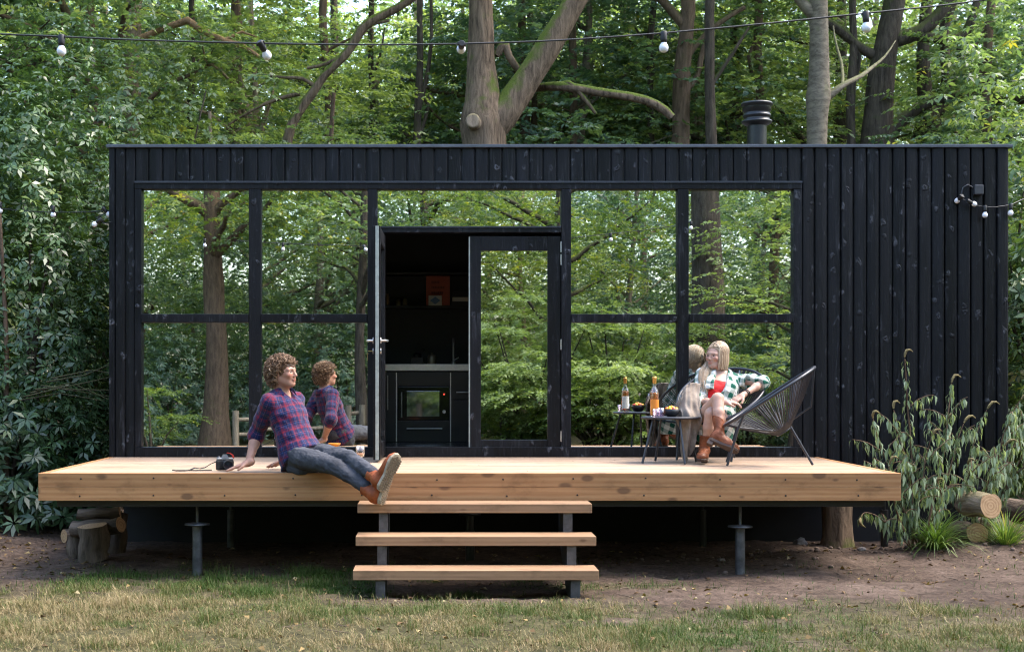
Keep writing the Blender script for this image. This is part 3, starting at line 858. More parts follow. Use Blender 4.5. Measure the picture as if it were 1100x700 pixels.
# ---- grass
def hz(x, y):
    return height(x, y) + (fbm(x * 9, y * 9, 41) - 0.5) * 0.035 * np.exp(-((x - 0.5) / 7) ** 8 - ((y + 2.3) / 4.2) ** 8) * (1 - 0.5 * grass_mask(x, y))
def blades(n, x0, x1, y0, y1, lmin, lmax, w, thr=0.15, seed=1, clump=True):
    r = np.random.default_rng(seed)
    x = r.uniform(x0, x1, n); y = r.uniform(y0, y1, n)
    m = grass_mask(x, y)
    keep = r.uniform(0, 1, n) < np.clip(m * 1.15 - thr, 0.012, 1) * (0.10 + 0.90 * sstep(0.36, 0.62, fbm(x * 4, y * 4, 77)))
    x, y, m = x[keep], y[keep], m[keep]; n = len(x)
    z = hz(x, y) - 0.004
    ang = r.uniform(0, 2 * np.pi, n); lean = np.abs(r.normal(0.75, 0.45, n))
    L = r.uniform(lmin, lmax, n) * (0.35 + 1.1 * fbm(x * 2.5, y * 2.5, 55) ** 1.3 + 0.9 * sstep(.66, .8, fbm(x * 6, y * 6, 58)))
    d1 = np.stack([np.cos(ang) * np.sin(lean), np.sin(ang) * np.sin(lean), np.cos(lean)], -1)
    l2 = lean + r.uniform(0.2, 0.8, n)
    d2 = np.stack([np.cos(ang) * np.sin(l2), np.sin(ang) * np.sin(l2), np.cos(l2)], -1)
    sd = np.stack([-np.sin(ang), np.cos(ang), np.zeros(n)], -1) * (w * r.uniform(0.6, 1.3, n))[:, None]
    p0 = np.stack([x, y, z], -1); p1 = p0 + d1 * (L * .55)[:, None]; p2 = p1 + d2 * (L * .45)[:, None]
    V = np.concatenate([np.stack([p0 - sd, p0 + sd, p1 + sd * .7, p1 - sd * .7], 1), np.stack([p1 - sd * .7, p1 + sd * .7, p2 + sd * .12, p2 - sd * .12], 1)], 0)
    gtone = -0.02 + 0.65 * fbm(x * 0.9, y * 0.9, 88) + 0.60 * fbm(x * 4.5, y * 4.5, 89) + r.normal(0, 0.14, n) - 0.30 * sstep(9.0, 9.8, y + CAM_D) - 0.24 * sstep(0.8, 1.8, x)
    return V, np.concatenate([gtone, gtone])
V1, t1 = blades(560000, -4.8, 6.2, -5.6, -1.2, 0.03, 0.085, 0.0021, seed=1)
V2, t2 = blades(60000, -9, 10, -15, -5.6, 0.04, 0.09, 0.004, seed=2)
gm = G('dry grass')
at = gm.n('Attribute', p={'attribute_name': 'tone'})
cc = gm.ramp(at.outputs['Fac'], [(0.22, (0.036, 0.075, 0.010)), (0.44, (0.085, 0.110, 0.026)), (0.62, (0.17, 0.140, 0.060)), (0.92, (0.34, 0.265, 0.145))])
b = gm.n('BsdfPrincipled', Base_Color=cc, Roughness=0.6); b.inputs['Specular IOR Level'].default_value = 0.25
t = gm.n('BsdfTranslucent', Color=cc)
gm.surf(gm.n('MixShader', i0=0.3, i1=b.outputs[0], i2=t.outputs[0]))
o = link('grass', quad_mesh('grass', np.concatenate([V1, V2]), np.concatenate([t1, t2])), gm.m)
tag(o, 'short dry grass in front of the deck and steps', 'grass', kind='stuff')

# ---- fallen leaves and crumbs of soil
def leaf_quads(b, d, nrm, l, w, fold=0.15, droop=0.12):
    s = np.cross(nrm, d); s /= np.linalg.norm(s, axis=1, keepdims=True) + 1e-9
    nn = np.cross(d, s)
    mid = b + d * (l * .45)[:, None] + nn * (l * fold * .3)[:, None]
    return np.stack([b, mid + s * (w / 2)[:, None], b + d * l[:, None] - nn * (l * droop)[:, None], mid - s * (w / 2)[:, None]], 1)
def unit(v): return v / (np.linalg.norm(v, axis=-1, keepdims=True) + 1e-9)
r = np.random.default_rng(5)
n = 2600
x = np.concatenate([r.uniform(-6, 7, n), r.uniform(-6.5, -2.6, 1300), r.uniform(4.3, 7.5, 400)]); y = np.concatenate([r.uniform(-5.5, 1.5, n), r.uniform(-2.2, 3, 1300), r.uniform(-2, 1, 400)])
keep = ~((x > XL) & (x < XR) & (y > 0.0)) ; x, y = x[keep], y[keep]; n = len(x)
ang = r.uniform(0, 6.28, n)
d = unit(np.stack([np.cos(ang), np.sin(ang), r.normal(0, .25, n)], -1)); nr = unit(np.stack([r.normal(0, .35, n), r.normal(0, .35, n), np.ones(n)], -1))
L = r.uniform(0.022, 0.06, n)
V = leaf_quads(np.stack([x, y, hz(x, y) + 0.008], -1), d, nr, L, L * r.uniform(.4, .65, n), 0.4, 0.25)
lm = m_leaf('fallen leaf', [(0.15, (0.06, 0.034, 0.018)), (0.55, (0.13, 0.080, 0.038)), (0.85, (0.22, 0.155, 0.06)), (1.0, (0.36, 0.31, 0.19))], 0.7, 0.1, 0.2, 0)
o = link('fallen_leaves', quad_mesh('fallen_leaves', V, r.uniform(0, 1, n)), lm); tag(o, 'fallen brown and yellow leaves scattered over the soil', 'leaves', kind='stuff')

def rock(name, label, c, rad, seed, mat, group=None):
    bm = bmesh.new(); bmesh.ops.create_icosphere(bm, subdivisions=3, radius=1.0)
    for v in bm.verts:
        q = v.co * 1.3 + Vector((seed * 7.1, 0, 0))
        f = 1 + 0.30 * mnoise.noise(q) + 0.12 * mnoise.noise(q * 3)
        v.co = Vector((v.co.x * rad[0] * f, v.co.y * rad[1] * f, v.co.z * rad[2] * f))
    me = bpy.data.meshes.new(name); bm.to_mesh(me); bm.free()
    o = link(name, me, mat); o.location = c
    return tag(o, label, 'stone', group)
ms = simple('greyish stone', (0.16, 0.145, 0.14), 0.9, 0, 0.4, 14, 0.6)
for i, (px, py, rw, rh, lab) in enumerate(((860, 585, .055, .04, 'dark lumpy stone on the soil below the right part of the deck'), (926, 593, .035, .025, 'small grey stone on the soil right of the stump'), (775, 601, .03, .018, 'flat pebble beside the right steel post'))):
    D = CAM_Z * FPX / (py - 410); p = P(px, py, D); p.z = float(hz(np.array([p.x]), np.array([p.y]))[0]) + rh * .4
    rock('stone', lab, p, (rw, rw * .8, rh), i + 1, ms)
# twigs
mb = MB(); rr = random.Random(19)
for i in range(260):
    x, y = rr.uniform(-6, 7), rr.uniform(-5.2, 0.0)
    if rr.random() < .4: x, y = rr.uniform(-6, -2.4), rr.uniform(-2.4, 1.2)
    z = float(hz(np.array([x]), np.array([y]))[0]) + .006
    a = rr.uniform(0, 6.28); L_ = rr.uniform(.04, .20); b_ = a + rr.uniform(-.6, .6)
    p1 = (x + math.cos(a) * L_ * .5, y + math.sin(a) * L_ * .5, z + rr.uniform(0, .01)); p2 = (p1[0] + math.cos(b_) * L_ * .5, p1[1] + math.sin(b_) * L_ * .5, z + rr.uniform(0, .012))
    mb.tube([(x, y, z), p1, p2], [.0035, .003, .0015], 5)
o = mb.build('twigs', simple('dead twig', (0.085, 0.060, 0.042), 0.9, 0, .5, 10)); tag(o, 'small dead twigs strewn over the soil and turf', 'twigs', kind='stuff')
# clods of dug soil: uncountable crumbs as one object
mb = MB(); rr = random.Random(9)
for i in range(300):
    if i < 200: x, y = rr.gauss(2.8, 1.0), rr.gauss(-1.0, 0.45)
    else: x, y = rr.gauss(4.6, 0.9), rr.gauss(-0.75, 0.3)
    if y > 0.05: continue
    s_ = 0.006 + 0.018 * rr.random() ** 2.5
    mb.ball((x, y, float(hz(np.array([x]), np.array([y]))[0]) + s_ * .3), (s_, s_ * rr.uniform(.6, 1), s_ * rr.uniform(.5, .9)), seg=6, rings=4)
o = mb.build('soil_clods', simple('dark dug soil', (0.10, 0.070, 0.055), 0.95, 0, 0.5, 10, 0.5)); tag(o, 'loose crumbs of dark dug soil below the right end of the deck', 'soil', kind='stuff')
# ================================================================ trees and shrubs
OAK = [(0.10, (0.055, 0.095, 0.054)), (0.40, (0.120, 0.185, 0.098)), (0.68, (0.195, 0.260, 0.128)), (0.88, (0.28, 0.31, 0.115)), (0.99, (0.32, 0.27, 0.05))]
MAT['leaf_oak'] = m_leaf('woodland leaf', OAK, 0.42, 0.45, 0.5)
MAT['leaf_teal'] = m_leaf('bluish green leaf', [(0.10, (0.056, 0.106, 0.080)), (0.5, (0.128, 0.205, 0.145)), (0.85, (0.215, 0.285, 0.19)), (0.99, (0.20, 0.22, 0.06))], 0.36, 0.40, 0.55)
MAT['leaf_yellow'] = m_leaf('yellow green leaf', [(0.10, (0.070, 0.110, 0.030)), (0.45, (0.145, 0.212, 0.070)), (0.75, (0.26, 0.305, 0.085)), (0.98, (0.50, 0.42, 0.06))], 0.45, 0.45, 0.4)
MAT['leaf_far'] = m_leaf('far woodland leaf', [(0.10, (0.10, 0.155, 0.095)), (0.45, (0.19, 0.27, 0.155)), (0.8, (0.29, 0.36, 0.20)), (1.0, (0.36, 0.40, 0.2))], 0.5, 0.48, 0.4)  # paler than the woodland leaf: brightness and haze put into the colour
MAT['leaf_bright'] = m_leaf('fresh pale green leaf', [(0.10, (0.12, 0.170, 0.070)), (0.5, (0.255, 0.325, 0.130)), (0.9, (0.41, 0.46, 0.21))], 0.45, 0.42, 0.4)
MAT['leaf_rhodo'] = m_leaf('leathery evergreen leaf', [(0.10, (0.026, 0.058, 0.024)), (0.55, (0.078, 0.140, 0.054)), (0.85, (0.150, 0.215, 0.075)), (0.97, (0.22, 0.26, 0.07)), (1.0, (0.20, 0.175, 0.035))], 0.33, 0.25, 0.55)
MAT['bark_oak'] = m_bark('furrowed oak bark', (0.026, 0.018, 0.012), (0.235, 0.165, 0.112), moss=1.0)
MAT['bark_dark'] = m_bark('dark oak bark', (0.018, 0.014, 0.011), (0.115, 0.090, 0.070), moss=0.5)
MAT['bark_beech'] = m_bark('smooth grey beech bark', (0.055, 0.044, 0.032), (0.235, 0.195, 0.145), moss=0.45, fine=True, rough=0.75)
MAT['bark_brown'] = m_bark('reddish brown bark', (0.055, 0.036, 0.025), (0.185, 0.125, 0.085), moss=0.3)
MAT['bark_pale'] = m_bark('pale trunk bark', (0.14, 0.105, 0.075), (0.36, 0.27, 0.19), moss=0.3)
MAT['dead_wood'] = m_bark('bare dead wood', (0.17, 0.095, 0.05), (0.42, 0.26, 0.155), moss=0.15)

def sprays(o, u, L, nl, ls, r, spread=0.95, droop=0.25, wr=0.52, flat=0.35, hang=0.15):
    """leafy twigs: o origins (m,3), u directions, L lengths, nl leaves each; returns quads + leaf index arrays"""
    m = len(o)
    t = np.linspace(0.12, 1.0, nl)[None, :, None] + r.normal(0, 0.03, (m, nl, 1))
    up = np.array([0, 0, 1.0])
    s = np.cross(u, up); s = unit(s + r.normal(0, 0.15, s.shape))
    nrm = unit(np.cross(s, u))
    base = o[:, None] + u[:, None] * (L[:, None, None] * t) - up * (droop * L[:, None, None] * t ** 2)
    side = np.where(np.arange(nl) % 2 == 0, 1.0, -1.0)[None, :, None]
    d = unit(u[:, None] * (1 - .45 * spread) + s[:, None] * side * spread + r.normal(0, 0.28, (m, nl, 3)) - up * (hang + 0.1 * t))
    n_ = unit(nrm[:, None] + r.normal(0, flat, (m, nl, 3)))
    l = ls * r.uniform(0.65, 1.25, (m, nl))
    V = leaf_quads(base.reshape(-1, 3), d.reshape(-1, 3), n_.reshape(-1, 3), l.ravel(), (l * wr * r.uniform(.8, 1.2, (m, nl))).ravel())
    return V, np.repeat(np.arange(m), nl)

def crown_quads(seed, rad, z0, z1, nclump, per, nl, ls, L=0.55, clump_r=0.7, shell=0.55, low=0.35, thick=0.16, **kw):
    """crown as many flat leafy pads: returns quads, tone, pad centres"""
    r = np.random.default_rng(seed)
    zc, zr = (z0 + z1) / 2, (z1 - z0) / 2
    q = unit(r.normal(0, 1, (nclump, 3))) * (shell + (1 - shell) * r.uniform(0, 1, (nclump, 1)) ** .5)
    q[:, 2] = np.where(q[:, 2] < -0.2, q[:, 2] * (0.6 + low), q[:, 2])
    C = q * np.array([rad, rad, zr]) + np.array([0, 0, zc])
    C[:, :2] += r.normal(0, rad * .12, (nclump, 2))
    cr = clump_r * r.uniform(0.6, 1.4, nclump)
    ci = np.repeat(np.arange(nclump), per)
    m = len(ci)
    ang = r.uniform(0, 2 * np.pi, m); rr_ = np.sqrt(r.uniform(0, 1, m)) * cr[ci]
    out = unit(C * np.array([1, 1, 0.25])); out = out[ci]
    o = C[ci] + np.stack([np.cos(ang) * rr_, np.sin(ang) * rr_, r.normal(0, thick, m) - 0.18 * rr_ ** 2], -1)
    u = unit(np.stack([np.cos(ang), np.sin(ang), r.normal(-0.1, 0.25, m)], -1) * 0.8 + out * np.array([1, 1, 0.5]) * 0.8)
    V, si = sprays(o, u, L * r.uniform(.6, 1.25, m), nl, ls, r, **kw)
    ctone = r.uniform(-0.16, 0.16, nclump)
    tone = 0.46 + ctone[ci][si] + r.normal(0, 0.07, m)[si] + r.normal(0, 0.10, len(si))
    yel = r.uniform(0, 1, len(si)) < 0.012
    tone[yel] = 0.97
    return V, np.clip(tone, 0, 1), C

def limbs(mb, top, C, rt, seed, n=14, wob=0.08):
    rr = random.Random(seed)
    idx = list(range(len(C))); rr.shuffle(idx)
    for i in idx[:n]:
        e = Vector(C[i]); hz_ = min(max(e.z - rr.uniform(0.3, 1.8), top[0].z), top[-1].z)
        # start on the trunk line
        tt = (hz_ - top[0].z) / max(1e-3, top[-1].z - top[0].z)
        j = min(int(tt * (len(top) - 1)), len(top) - 2)
        s0 = top[j].lerp(top[j + 1], tt * (len(top) - 1) - j)
        mid = s0.lerp(e, 0.5) + Vector((rr.uniform(-.25, .25), rr.uniform(-.25, .25), rr.uniform(-.1, .35)))
        pts = []
        for k_ in range(9):
            t = k_ / 8
            p = s0 * (1 - t) ** 2 + mid * 2 * t * (1 - t) + e * t * t
            p += Vector((mnoise.noise(p * 2.1), mnoise.noise(p * 2.1 + Vector((9, 0, 0))), mnoise.noise(p * 2.1 + Vector((0, 9, 0))))) * 0.12 * (t > 0)
            pts.append(p)
        r0 = rt * rr.uniform(0.28, 0.5)
        mb.tube(pts, [r0 * (1 - .85 * k_ / 8) + 0.006 for k_ in range(9)], 6, wob=wob)
        # twigs
        for _ in range(3):
            b_ = pts[rr.randint(3, 8)]; dirv = Vector((rr.uniform(-1, 1), rr.uniform(-1, 1), rr.uniform(-.2, .5))).normalized()
            mb.tube([b_, b_ + dirv * .35 + Vector((0, 0, .05)), b_ + dirv * .75], [0.012, 0.008, 0.004], 5)

def trunk_pts(h, lean, wob, seed, n=14):
    rr = random.Random(seed); o = rr.uniform(0, 50)
    return [Vector((lean[0] * t * h + wob * mnoise.noise(Vector((t * 2.2, o, 0))), lean[1] * t * h + wob * mnoise.noise(Vector((t * 2.2, o, 7))), t * h - 0.15)) for t in [i / (n - 1) for i in range(n)]]

def tree(name, label, cat, loc, h, r0, bark, leafm, crown, lean=(0, 0), wob=0.25, seed=1, group=None, flare=0.5, nlimb=14, seg=14):
    t = thing(name, label, cat, loc, 0, group)
    pts = trunk_pts(h, lean, wob, seed)
    n = len(pts)
    rad = [r0 * (1 - 0.72 * (i / (n - 1)) ** 1.1) + r0 * flare * math.exp(-6.0 * i / (n - 1) * h / 4) for i in range(n)]
    mb = MB()
    mb.tube(pts, rad, seg, wob=0.12, wobf=2.5, seed=seed)
    V, tone, C = crown_quads(**crown)
    limbs(mb, pts[int(n * .25):], C, r0, seed, nlimb)
    mb.build('trunk', bark, t)
    link('crown', quad_mesh('crown', V, tone), leafm, t)
    return t

# ---- the wood behind the cabin, and the one before it (seen in the windows): a few trees each with its own shape, then copies
GB = 'trees of the wood behind the cabin'
GF = 'trees of the wood facing the cabin'
LB = 'leafy tree of the dense green wood standing behind the black cabin'
LF = 'leafy tree of the wood before the cabin seen mirrored in its windows'
protos = []
specs = [  # h, r0, bark, leaf, rad, z0, z1, nclump, per, nl, ls
    (9.2, .16, 'bark_brown', 'leaf_oak', 2.6, 1.2, 8.6, 125, 14, 16, .105),
    (8.6, .13, 'bark_beech', 'leaf_teal', 2.4, 1.0, 8.0, 125, 14, 16, .108),
    (9.8, .20, 'bark_dark', 'leaf_oak', 2.9, 1.8, 9.2, 130, 14, 16, .115),
    (8.0, .11, 'bark_pale', 'leaf_bright', 2.3, 1.0, 7.6, 110, 13, 16, .100),
]
for i, (h, r0, bk_, lf, rad, z0, z1, nc, per, nl, ls) in enumerate(specs):
    t = tree('woodland_tree', LB, 'tree', (0, 0, 0), h, r0, MAT[bk_], MAT[lf], dict(seed=100 + i, rad=rad, z0=z0, z1=z1, nclump=nc, per=per, nl=nl, ls=ls, clump_r=0.75), lean=(random.uniform(-.05, .05), random.uniform(-.05, .05)), seed=20 + i, group=GB)
    protos.append(t)
used = set()
def place(i, x, y, s=1.0, rz=None, label=LB, group=GB, rr=random.Random(77)):
    z = float(height(np.array([x]), np.array([y]))[0])
    o = protos[i]
    if i in used: o = copy_tree(o)
    used.add(i)
    o.location = (x, y, z); o.rotation_euler = (0, 0, rz if rz is not None else rr.uniform(0, 6.28)); sc_ = s * rr.uniform(.92, 1.08); o.scale = (sc_, sc_, sc_ * rr.uniform(.95, 1.05))
    o['label'] = label; o['group'] = group
    return o
back = [(0, -4.6, 7.2), (3, -2.6, 8.6), (1, -0.9, 15.5), (0, 1.6, 12.0), (1, 2.3, 11.6), (3, 4.7, 12.4), (2, 5.2, 13.2), (1, 10.2, 8.0), (0, 9.6, 10.0),
        (1, -6.8, 5.6), (2, -8.6, 9.0), (1, -5.6, 12.0), (2, -2.0, 14.5), (0, 0.4, 17.0), (1, 4.0, 15.5), (2, 7.4, 14.2), (0, 11.5, 14.5), (3, -9.5, 14.5),
        (2, -6.0, 18.5), (0, -12.5, 12.0), (1, -13.0, 20.0), (0, -1.5, 22.0), (1, 3.2, 23.0), (2, 9.5, 20.0), (3, 13.0, 22.0), (0, 15.5, 10.5), (1, 14.2, 4.0), (0, -11.8, 4.0),
        (2, -14.5, -1.5), (1, 13.0, -3.5), (2, -9.0, 24.0), (3, 6.8, 26.0), (3, 0.9, 13.5), (3, -8.2, 3.4)]
for i, x, y in back: place(i, x, y)
place(3, -2.9, 5.4, .60); place(0, -1.5, 6.2, .56); place(1, 4.4, 6.6, .52); place(3, 6.4, 7.0, .55); place(1, 1.9, 7.4, .56)
for i, x, y, s_ in ((3, 2.4, 15.6, 1.15), (3, 5.6, 17.2, 1.2), (3, -3.4, 16.8, 1.2), (3, 8.6, 17.0, 1.2), (3, 4.0, 19.5, 1.3), (3, -0.4, 18.8, 1.2), (1, 7.2, 21.0, 1.25), (3, -6.4, 15.0, 1.1)): place(i, x, y, s_)
front = [(2, -10.4, -21.0), (0, -7.3, -23.5), (1, -3.0, -24.0), (2, -0.2, -26.5), (3, 2.2, -25.5), (1, 5.2, -27.0), (0, 8.4, -22.5), (2, 11.0, -20.0), (1, 13.5, -15.0), (0, -13.0, -15.5),
         (2, -5.2, -28.5), (0, 0.8, -31.0), (1, 9.4, -29.0), (2, 13.0, -26.5), (0, -11.0, -29.0), (1, -15.5, -22.0), (3, 4.0, -33.0), (2, -2.4, -34.0), (0, 7.0, -35.0), (1, -8.0, -35.0), (0, 16.0, -21.0), (3, -14.5, -8.5), (0, 15.0, -9.5),
         (1, 12.0, -34.0), (2, 17, -31), (0, -15.0, -34.0)]
for i, x, y in front: place(i, x, y, label=LF, group=GF)

# ---- far wood closing every gap, one mass
def far_wood(n, r0, r1, zt, seed, ls):
    r = np.random.default_rng(seed)
    a = r.uniform(0, 2 * np.pi, n); rad = r.uniform(r0, r1, n)
    zt_ = zt * (0.72 + 0.5 * fbm(a * 7, rad * .05, 3))
    z = r.uniform(0, 1, n) ** 0.85 * zt_
    o = np.stack([np.cos(a) * rad + 0.5, np.sin(a) * rad - 5, z], -1)
    keep = fbm(a * 26, z * .55, 13) + .35 * fbm(a * 60, z * 1.3, 19) > 0.52
    o = o[keep]; n = len(o)
    u = unit(np.stack([r.normal(0, 1, n), r.normal(0, 1, n), r.normal(-.2, .3, n)], -1))
    V, si = sprays(o, u, r.uniform(.5, 1.1, n), 9, ls, r)
    tone = 0.42 + (fbm(o[:, 0] * .5, o[:, 2] * .6 + o[:, 1] * .5, 7) - .5)[si] * .9 + r.normal(0, .1, len(si))
    return V, np.clip(tone, 0, 0.93)
V, tone = far_wood(95000, 31, 50, 16.0, 3, 0.22)
V2_, tone2_ = far_wood(40000, 29, 36, 5.0, 8, 0.20)
o = link('distant_wood', quad_mesh('distant_wood', np.concatenate([V, V2_]), np.concatenate([tone, tone2_])), MAT['leaf_far']); tag(o, 'far leafy mass of the surrounding wood', 'wood', kind='stuff')
mb = MB(); rr = random.Random(4)
for i in range(110):
    a = rr.uniform(0, 6.283); rad = rr.uniform(31, 46)
    x, y = math.cos(a) * rad + .5, math.sin(a) * rad - 5
    h = rr.uniform(9, 15); lx, ly = rr.uniform(-.6, .6), rr.uniform(-.6, .6)
    mb.tube([(x, y, -.3), (x + lx * .5, y + ly * .5, h * .5), (x + lx, y + ly, h)], [rr.uniform(.12, .3), .14, .05], 8, wob=.1)
o = mb.build('distant_trunks', MAT['bark_dark']); tag(o, 'far trunks standing in the surrounding wood', 'wood', kind='stuff')

# ---- trunks one can tell apart behind the cabin
def key_tree(name, label, px_pts, D, bark, branches=(), crown=None, leafm=None, seg=18, wob=0.14, wobf=2.2, extra=None):
    """trunk through photo positions (px, py, half width px) at distance D, continued to the ground; branches likewise"""
    s = D / FPX
    base = P(px_pts[0][0], px_pts[0][1], D); gx, gy = base.x, base.y
    gz = float(height(np.array([gx]), np.array([gy]))[0])
    t = thing(name, label, 'tree', (gx, gy, gz))
    L0 = Vector((gx, gy, gz))
    mb = MB()
    def line(pp, dd=0.0, ground=False):
        pts = []; rad = []
        for (px, py, hw, *dz) in pp:
            q = P(px, py, D + (dz[0] if dz else 0)); pts.append(q - L0); rad.append(hw * s)
        if ground:
            p0 = pts[0]; r0_ = rad[0]
            pts = [Vector((p0.x, p0.y, -0.25)), Vector((p0.x, p0.y, 0.15)), Vector((p0.x, p0.y, p0.z * .35)), Vector((p0.x, p0.y, p0.z * .7))] + pts
            rad = [r0_ * 1.7, r0_ * 1.45, r0_ * 1.08, r0_ * 1.02] + rad
        # refine
        P2 = []; R2 = []
        for a, b, ra, rb in zip(pts[:-1], pts[1:], rad[:-1], rad[1:]):
            nn = max(2, int((b - a).length / 0.22))
            for k_ in range(nn): P2.append(a.lerp(b, k_ / nn)); R2.append(ra + (rb - ra) * k_ / nn)
        P2.append(pts[-1]); R2.append(rad[-1])
        for _ in range(2):
            P2 = [P2[0]] + [(P2[i - 1] + P2[i] * 2 + P2[i + 1]) / 4 for i in range(1, len(P2) - 1)] + [P2[-1]]
        mb.tube(P2, R2, seg if max(R2) > .06 else 9, wob=wob, wobf=wobf, seed=D)
    line(px_pts, ground=True)
    for br in branches: line(br)
    if extra: extra(mb, t, L0)
    mb.build('trunk', bark, t)
    if crown is not None:
        V, tone, C = crown_quads(**crown)
        link('crown', quad_mesh('crown', V, tone), leafm, t)
    return t

def oak_stub(mb, t, L0):
    c = P(508, 130, 17.15) - L0
    m = MB()
    m.tube([c + Vector((0.05, 0.25, -0.02)), c], [0.10, 0.085], 14)
    m.lathe([(0.062, 0), (0.085, -0.004), (0.09, 0.012), (0.07, 0.02)], seg=14, M=Matrix.Translation(c) @ Matrix.Rotation(R(90), 4, 'X'))
    m.build('branch_stub', MAT['bark_pale'], t)
key_tree('oak_tree', 'thick mossy oak forking in two with a sawn stub right above the roof', [(521, 175, 23), (521, 150, 23), (520, 132, 24), (518, 112, 19.5), (517, 70, 15), (517, 30, 14), (516, -5, 13.5), (513, -60, 11), (509, -130, 8)], 17.5, MAT['bark_oak'],
         branches=[[(523, 140, 19), (540, 125, 17), (556, 103, 15.5), (580, 66, 14), (602, 28, 13), (622, -5, 12.5), (650, -60, 10), (672, -130, 7)],
                   [(533, 60, 4), (545, 40, 4.5), (541, 50, 4), (552, 72, 4), (575, 92, 4.2, .3)],
                   [(575, 95, 4, .4), (600, 90, 5), (640, 100, 5.2), (680, 103, 5), (708, 112, 5), (722, 126, 4.5)],
                   [(600, 93, 3, .2), (611, 86, 3.2), (622, 98, 2.6), (640, 122, 2)],
                   [(516, -20, 6), (470, -70, 5, .4), (420, -110, 3, .8)], [(645, -50, 6), (700, -90, 5), (770, -120, 3)]],
         crown=dict(seed=301, rad=3.4, z0=6.6, z1=11.5, nclump=70, per=12, nl=16, ls=.10), leafm=MAT['leaf_oak'], seg=28, wob=0.16, wobf=3.2, extra=oak_stub)
key_tree('beech_tree', 'straight pale beech with a knotty elbow right of the chimney', [(877, 170, 10.5), (878, 120, 11), (879, 104, 13), (880, 90, 11), (880, 40, 10), (879, 0, 9.5), (878, -70, 8), (876, -140, 6)], 18.5, MAT['bark_beech'],
         branches=[[(884, 106, 6), (897, 99, 4), (909, 88, 3), (926, 83, 2.4, .3), (936, 72, 2, .6), (950, 64, 1.3, .9), (962, 44, .6, 1.2)], [(878, 22, 6), (868, 10, 6), (852, -8, 5), (830, -40, 4)], [(905, 92, 2), (906, 70, 1.7, .5), (897, 48, 1.3, .7), (895, 28, .8, .8)]],
         crown=dict(seed=302, rad=2.6, z0=6.8, z1=10.5, nclump=45, per=12, nl=16, ls=.09), leafm=MAT['leaf_oak'], wob=0.05)
key_tree('oak_tree', 'dark twisted oak with a long arched limb reaching to the right edge', [(944, 170, 20), (943, 140, 17), (945, 100, 14), (951, 50, 13), (960, 0, 12), (972, -60, 9), (980, -120, 6)], 22.5, MAT['bark_dark'],
         branches=[[(950, 150, 9), (962, 135, 7.5), (982, 118, 6.5), (1005, 106, 6), (1030, 101, 6), (1060, 108, 5.5), (1085, 110, 5), (1115, 104, 4)], [(1040, 101, 4), (1062, 88, 4), (1090, 80, 3.5), (1120, 84, 3)],
                   [(953, 45, 9), (975, 40, 8), (1000, 30, 7), (1030, -15, 6)], [(985, 38, 6), (1005, 42, 6), (1033, 45, 5.5), (1042, 30, 5), (1050, 0, 4)], [(1033, 45, 4), (1030, 60, 4), (1034, 72, 3)], [(940, 60, 6), (920, 50, 5), (905, 32, 5), (880, 20, 4)]],
         crown=dict(seed=303, rad=3.0, z0=7.4, z1=12, nclump=55, per=12, nl=16, ls=.10), leafm=MAT['leaf_oak'], wob=.18)
key_tree('oak_tree', 'dark oak with two narrow stems just left of the roof end', [(996, 170, 17), (997, 130, 14), (994, 100, 8), (990, 60, 6.5), (995, 10, 6), (1003, -60, 5)], 24.0, MAT['bark_dark'],
         branches=[[(1000, 128, 8), (1014, 112, 7), (1020, 80, 6), (1010, 40, 5), (1024, 0, 5)], [(1019, 90, 4), (1030, 75, 4), (1037, 60, 3)]], wob=.18,
         crown=dict(seed=304, rad=2.6, z0=7.4, z1=11, nclump=40, per=12, nl=16, ls=.10), leafm=MAT['leaf_oak'])
key_tree('oak_tree', 'reddish brown trunk standing midway between the forked oak and the chimney', [(731, 170, 10), (731, 130, 9.5), (732, 80, 9), (737, 40, 8.5), (741, 10, 8), (735, -40, 6)], 22.0, MAT['bark_brown'],
         branches=[[(733, 70, 4), (745, 50, 3.5), (768, 26, 3), (800, 8, 2.5)], [(737, 30, 6), (722, 12, 5), (705, -6, 4)], [(734, 100, 3), (752, 84, 3), (752, 60, 3), (760, 38, 2.5)]],
         crown=dict(seed=305, rad=2.6, z0=7.2, z1=11, nclump=40, per=12, nl=16, ls=.10), leafm=MAT['leaf_teal'])
key_tree('woodland_tree', 'pale straight trunk among bright leaves above the left end of the roof', [(142, 170, 9), (142, 100, 9), (143, 40, 9), (144, 0, 8), (146, -60, 6)], 20.5, MAT['bark_pale'],
         crown=dict(seed=306, rad=2.4, z0=7.0, z1=10.5, nclump=40, per=12, nl=16, ls=.10), leafm=MAT['leaf_teal'])
key_tree('woodland_tree', 'slim brown trunk behind the second bulb of the long light string', [(251, 170, 7.5), (253, 100, 7), (254, 40, 6.5), (254, 0, 6), (256, -60, 5)], 23.0, MAT['bark_brown'],
         crown=dict(seed=307, rad=2.4, z0=7.5, z1=11, nclump=40, per=12, nl=16, ls=.10), leafm=MAT['leaf_oak'])
key_tree('woodland_tree', 'young grey trunk just right of the forked oak', [(617, 170, 4.5), (616, 100, 4.3), (615, 40, 4), (614, -30, 3)], 23.5, MAT['bark_brown'],
         crown=dict(seed=308, rad=2.0, z0=7.5, z1=10.5, nclump=30, per=12, nl=16, ls=.10), leafm=MAT['leaf_teal'])
key_tree('woodland_tree', 'pale brown trunk in the gap right of the young grey one', [(671, 170, 6.5), (671, 110, 6.2), (670, 60, 6), (672, 0, 5)], 27.0, MAT['bark_brown'],
         crown=dict(seed=309, rad=2.0, z0=8.5, z1=11.5, nclump=30, per=12, nl=16, ls=.10), leafm=MAT['leaf_oak'])
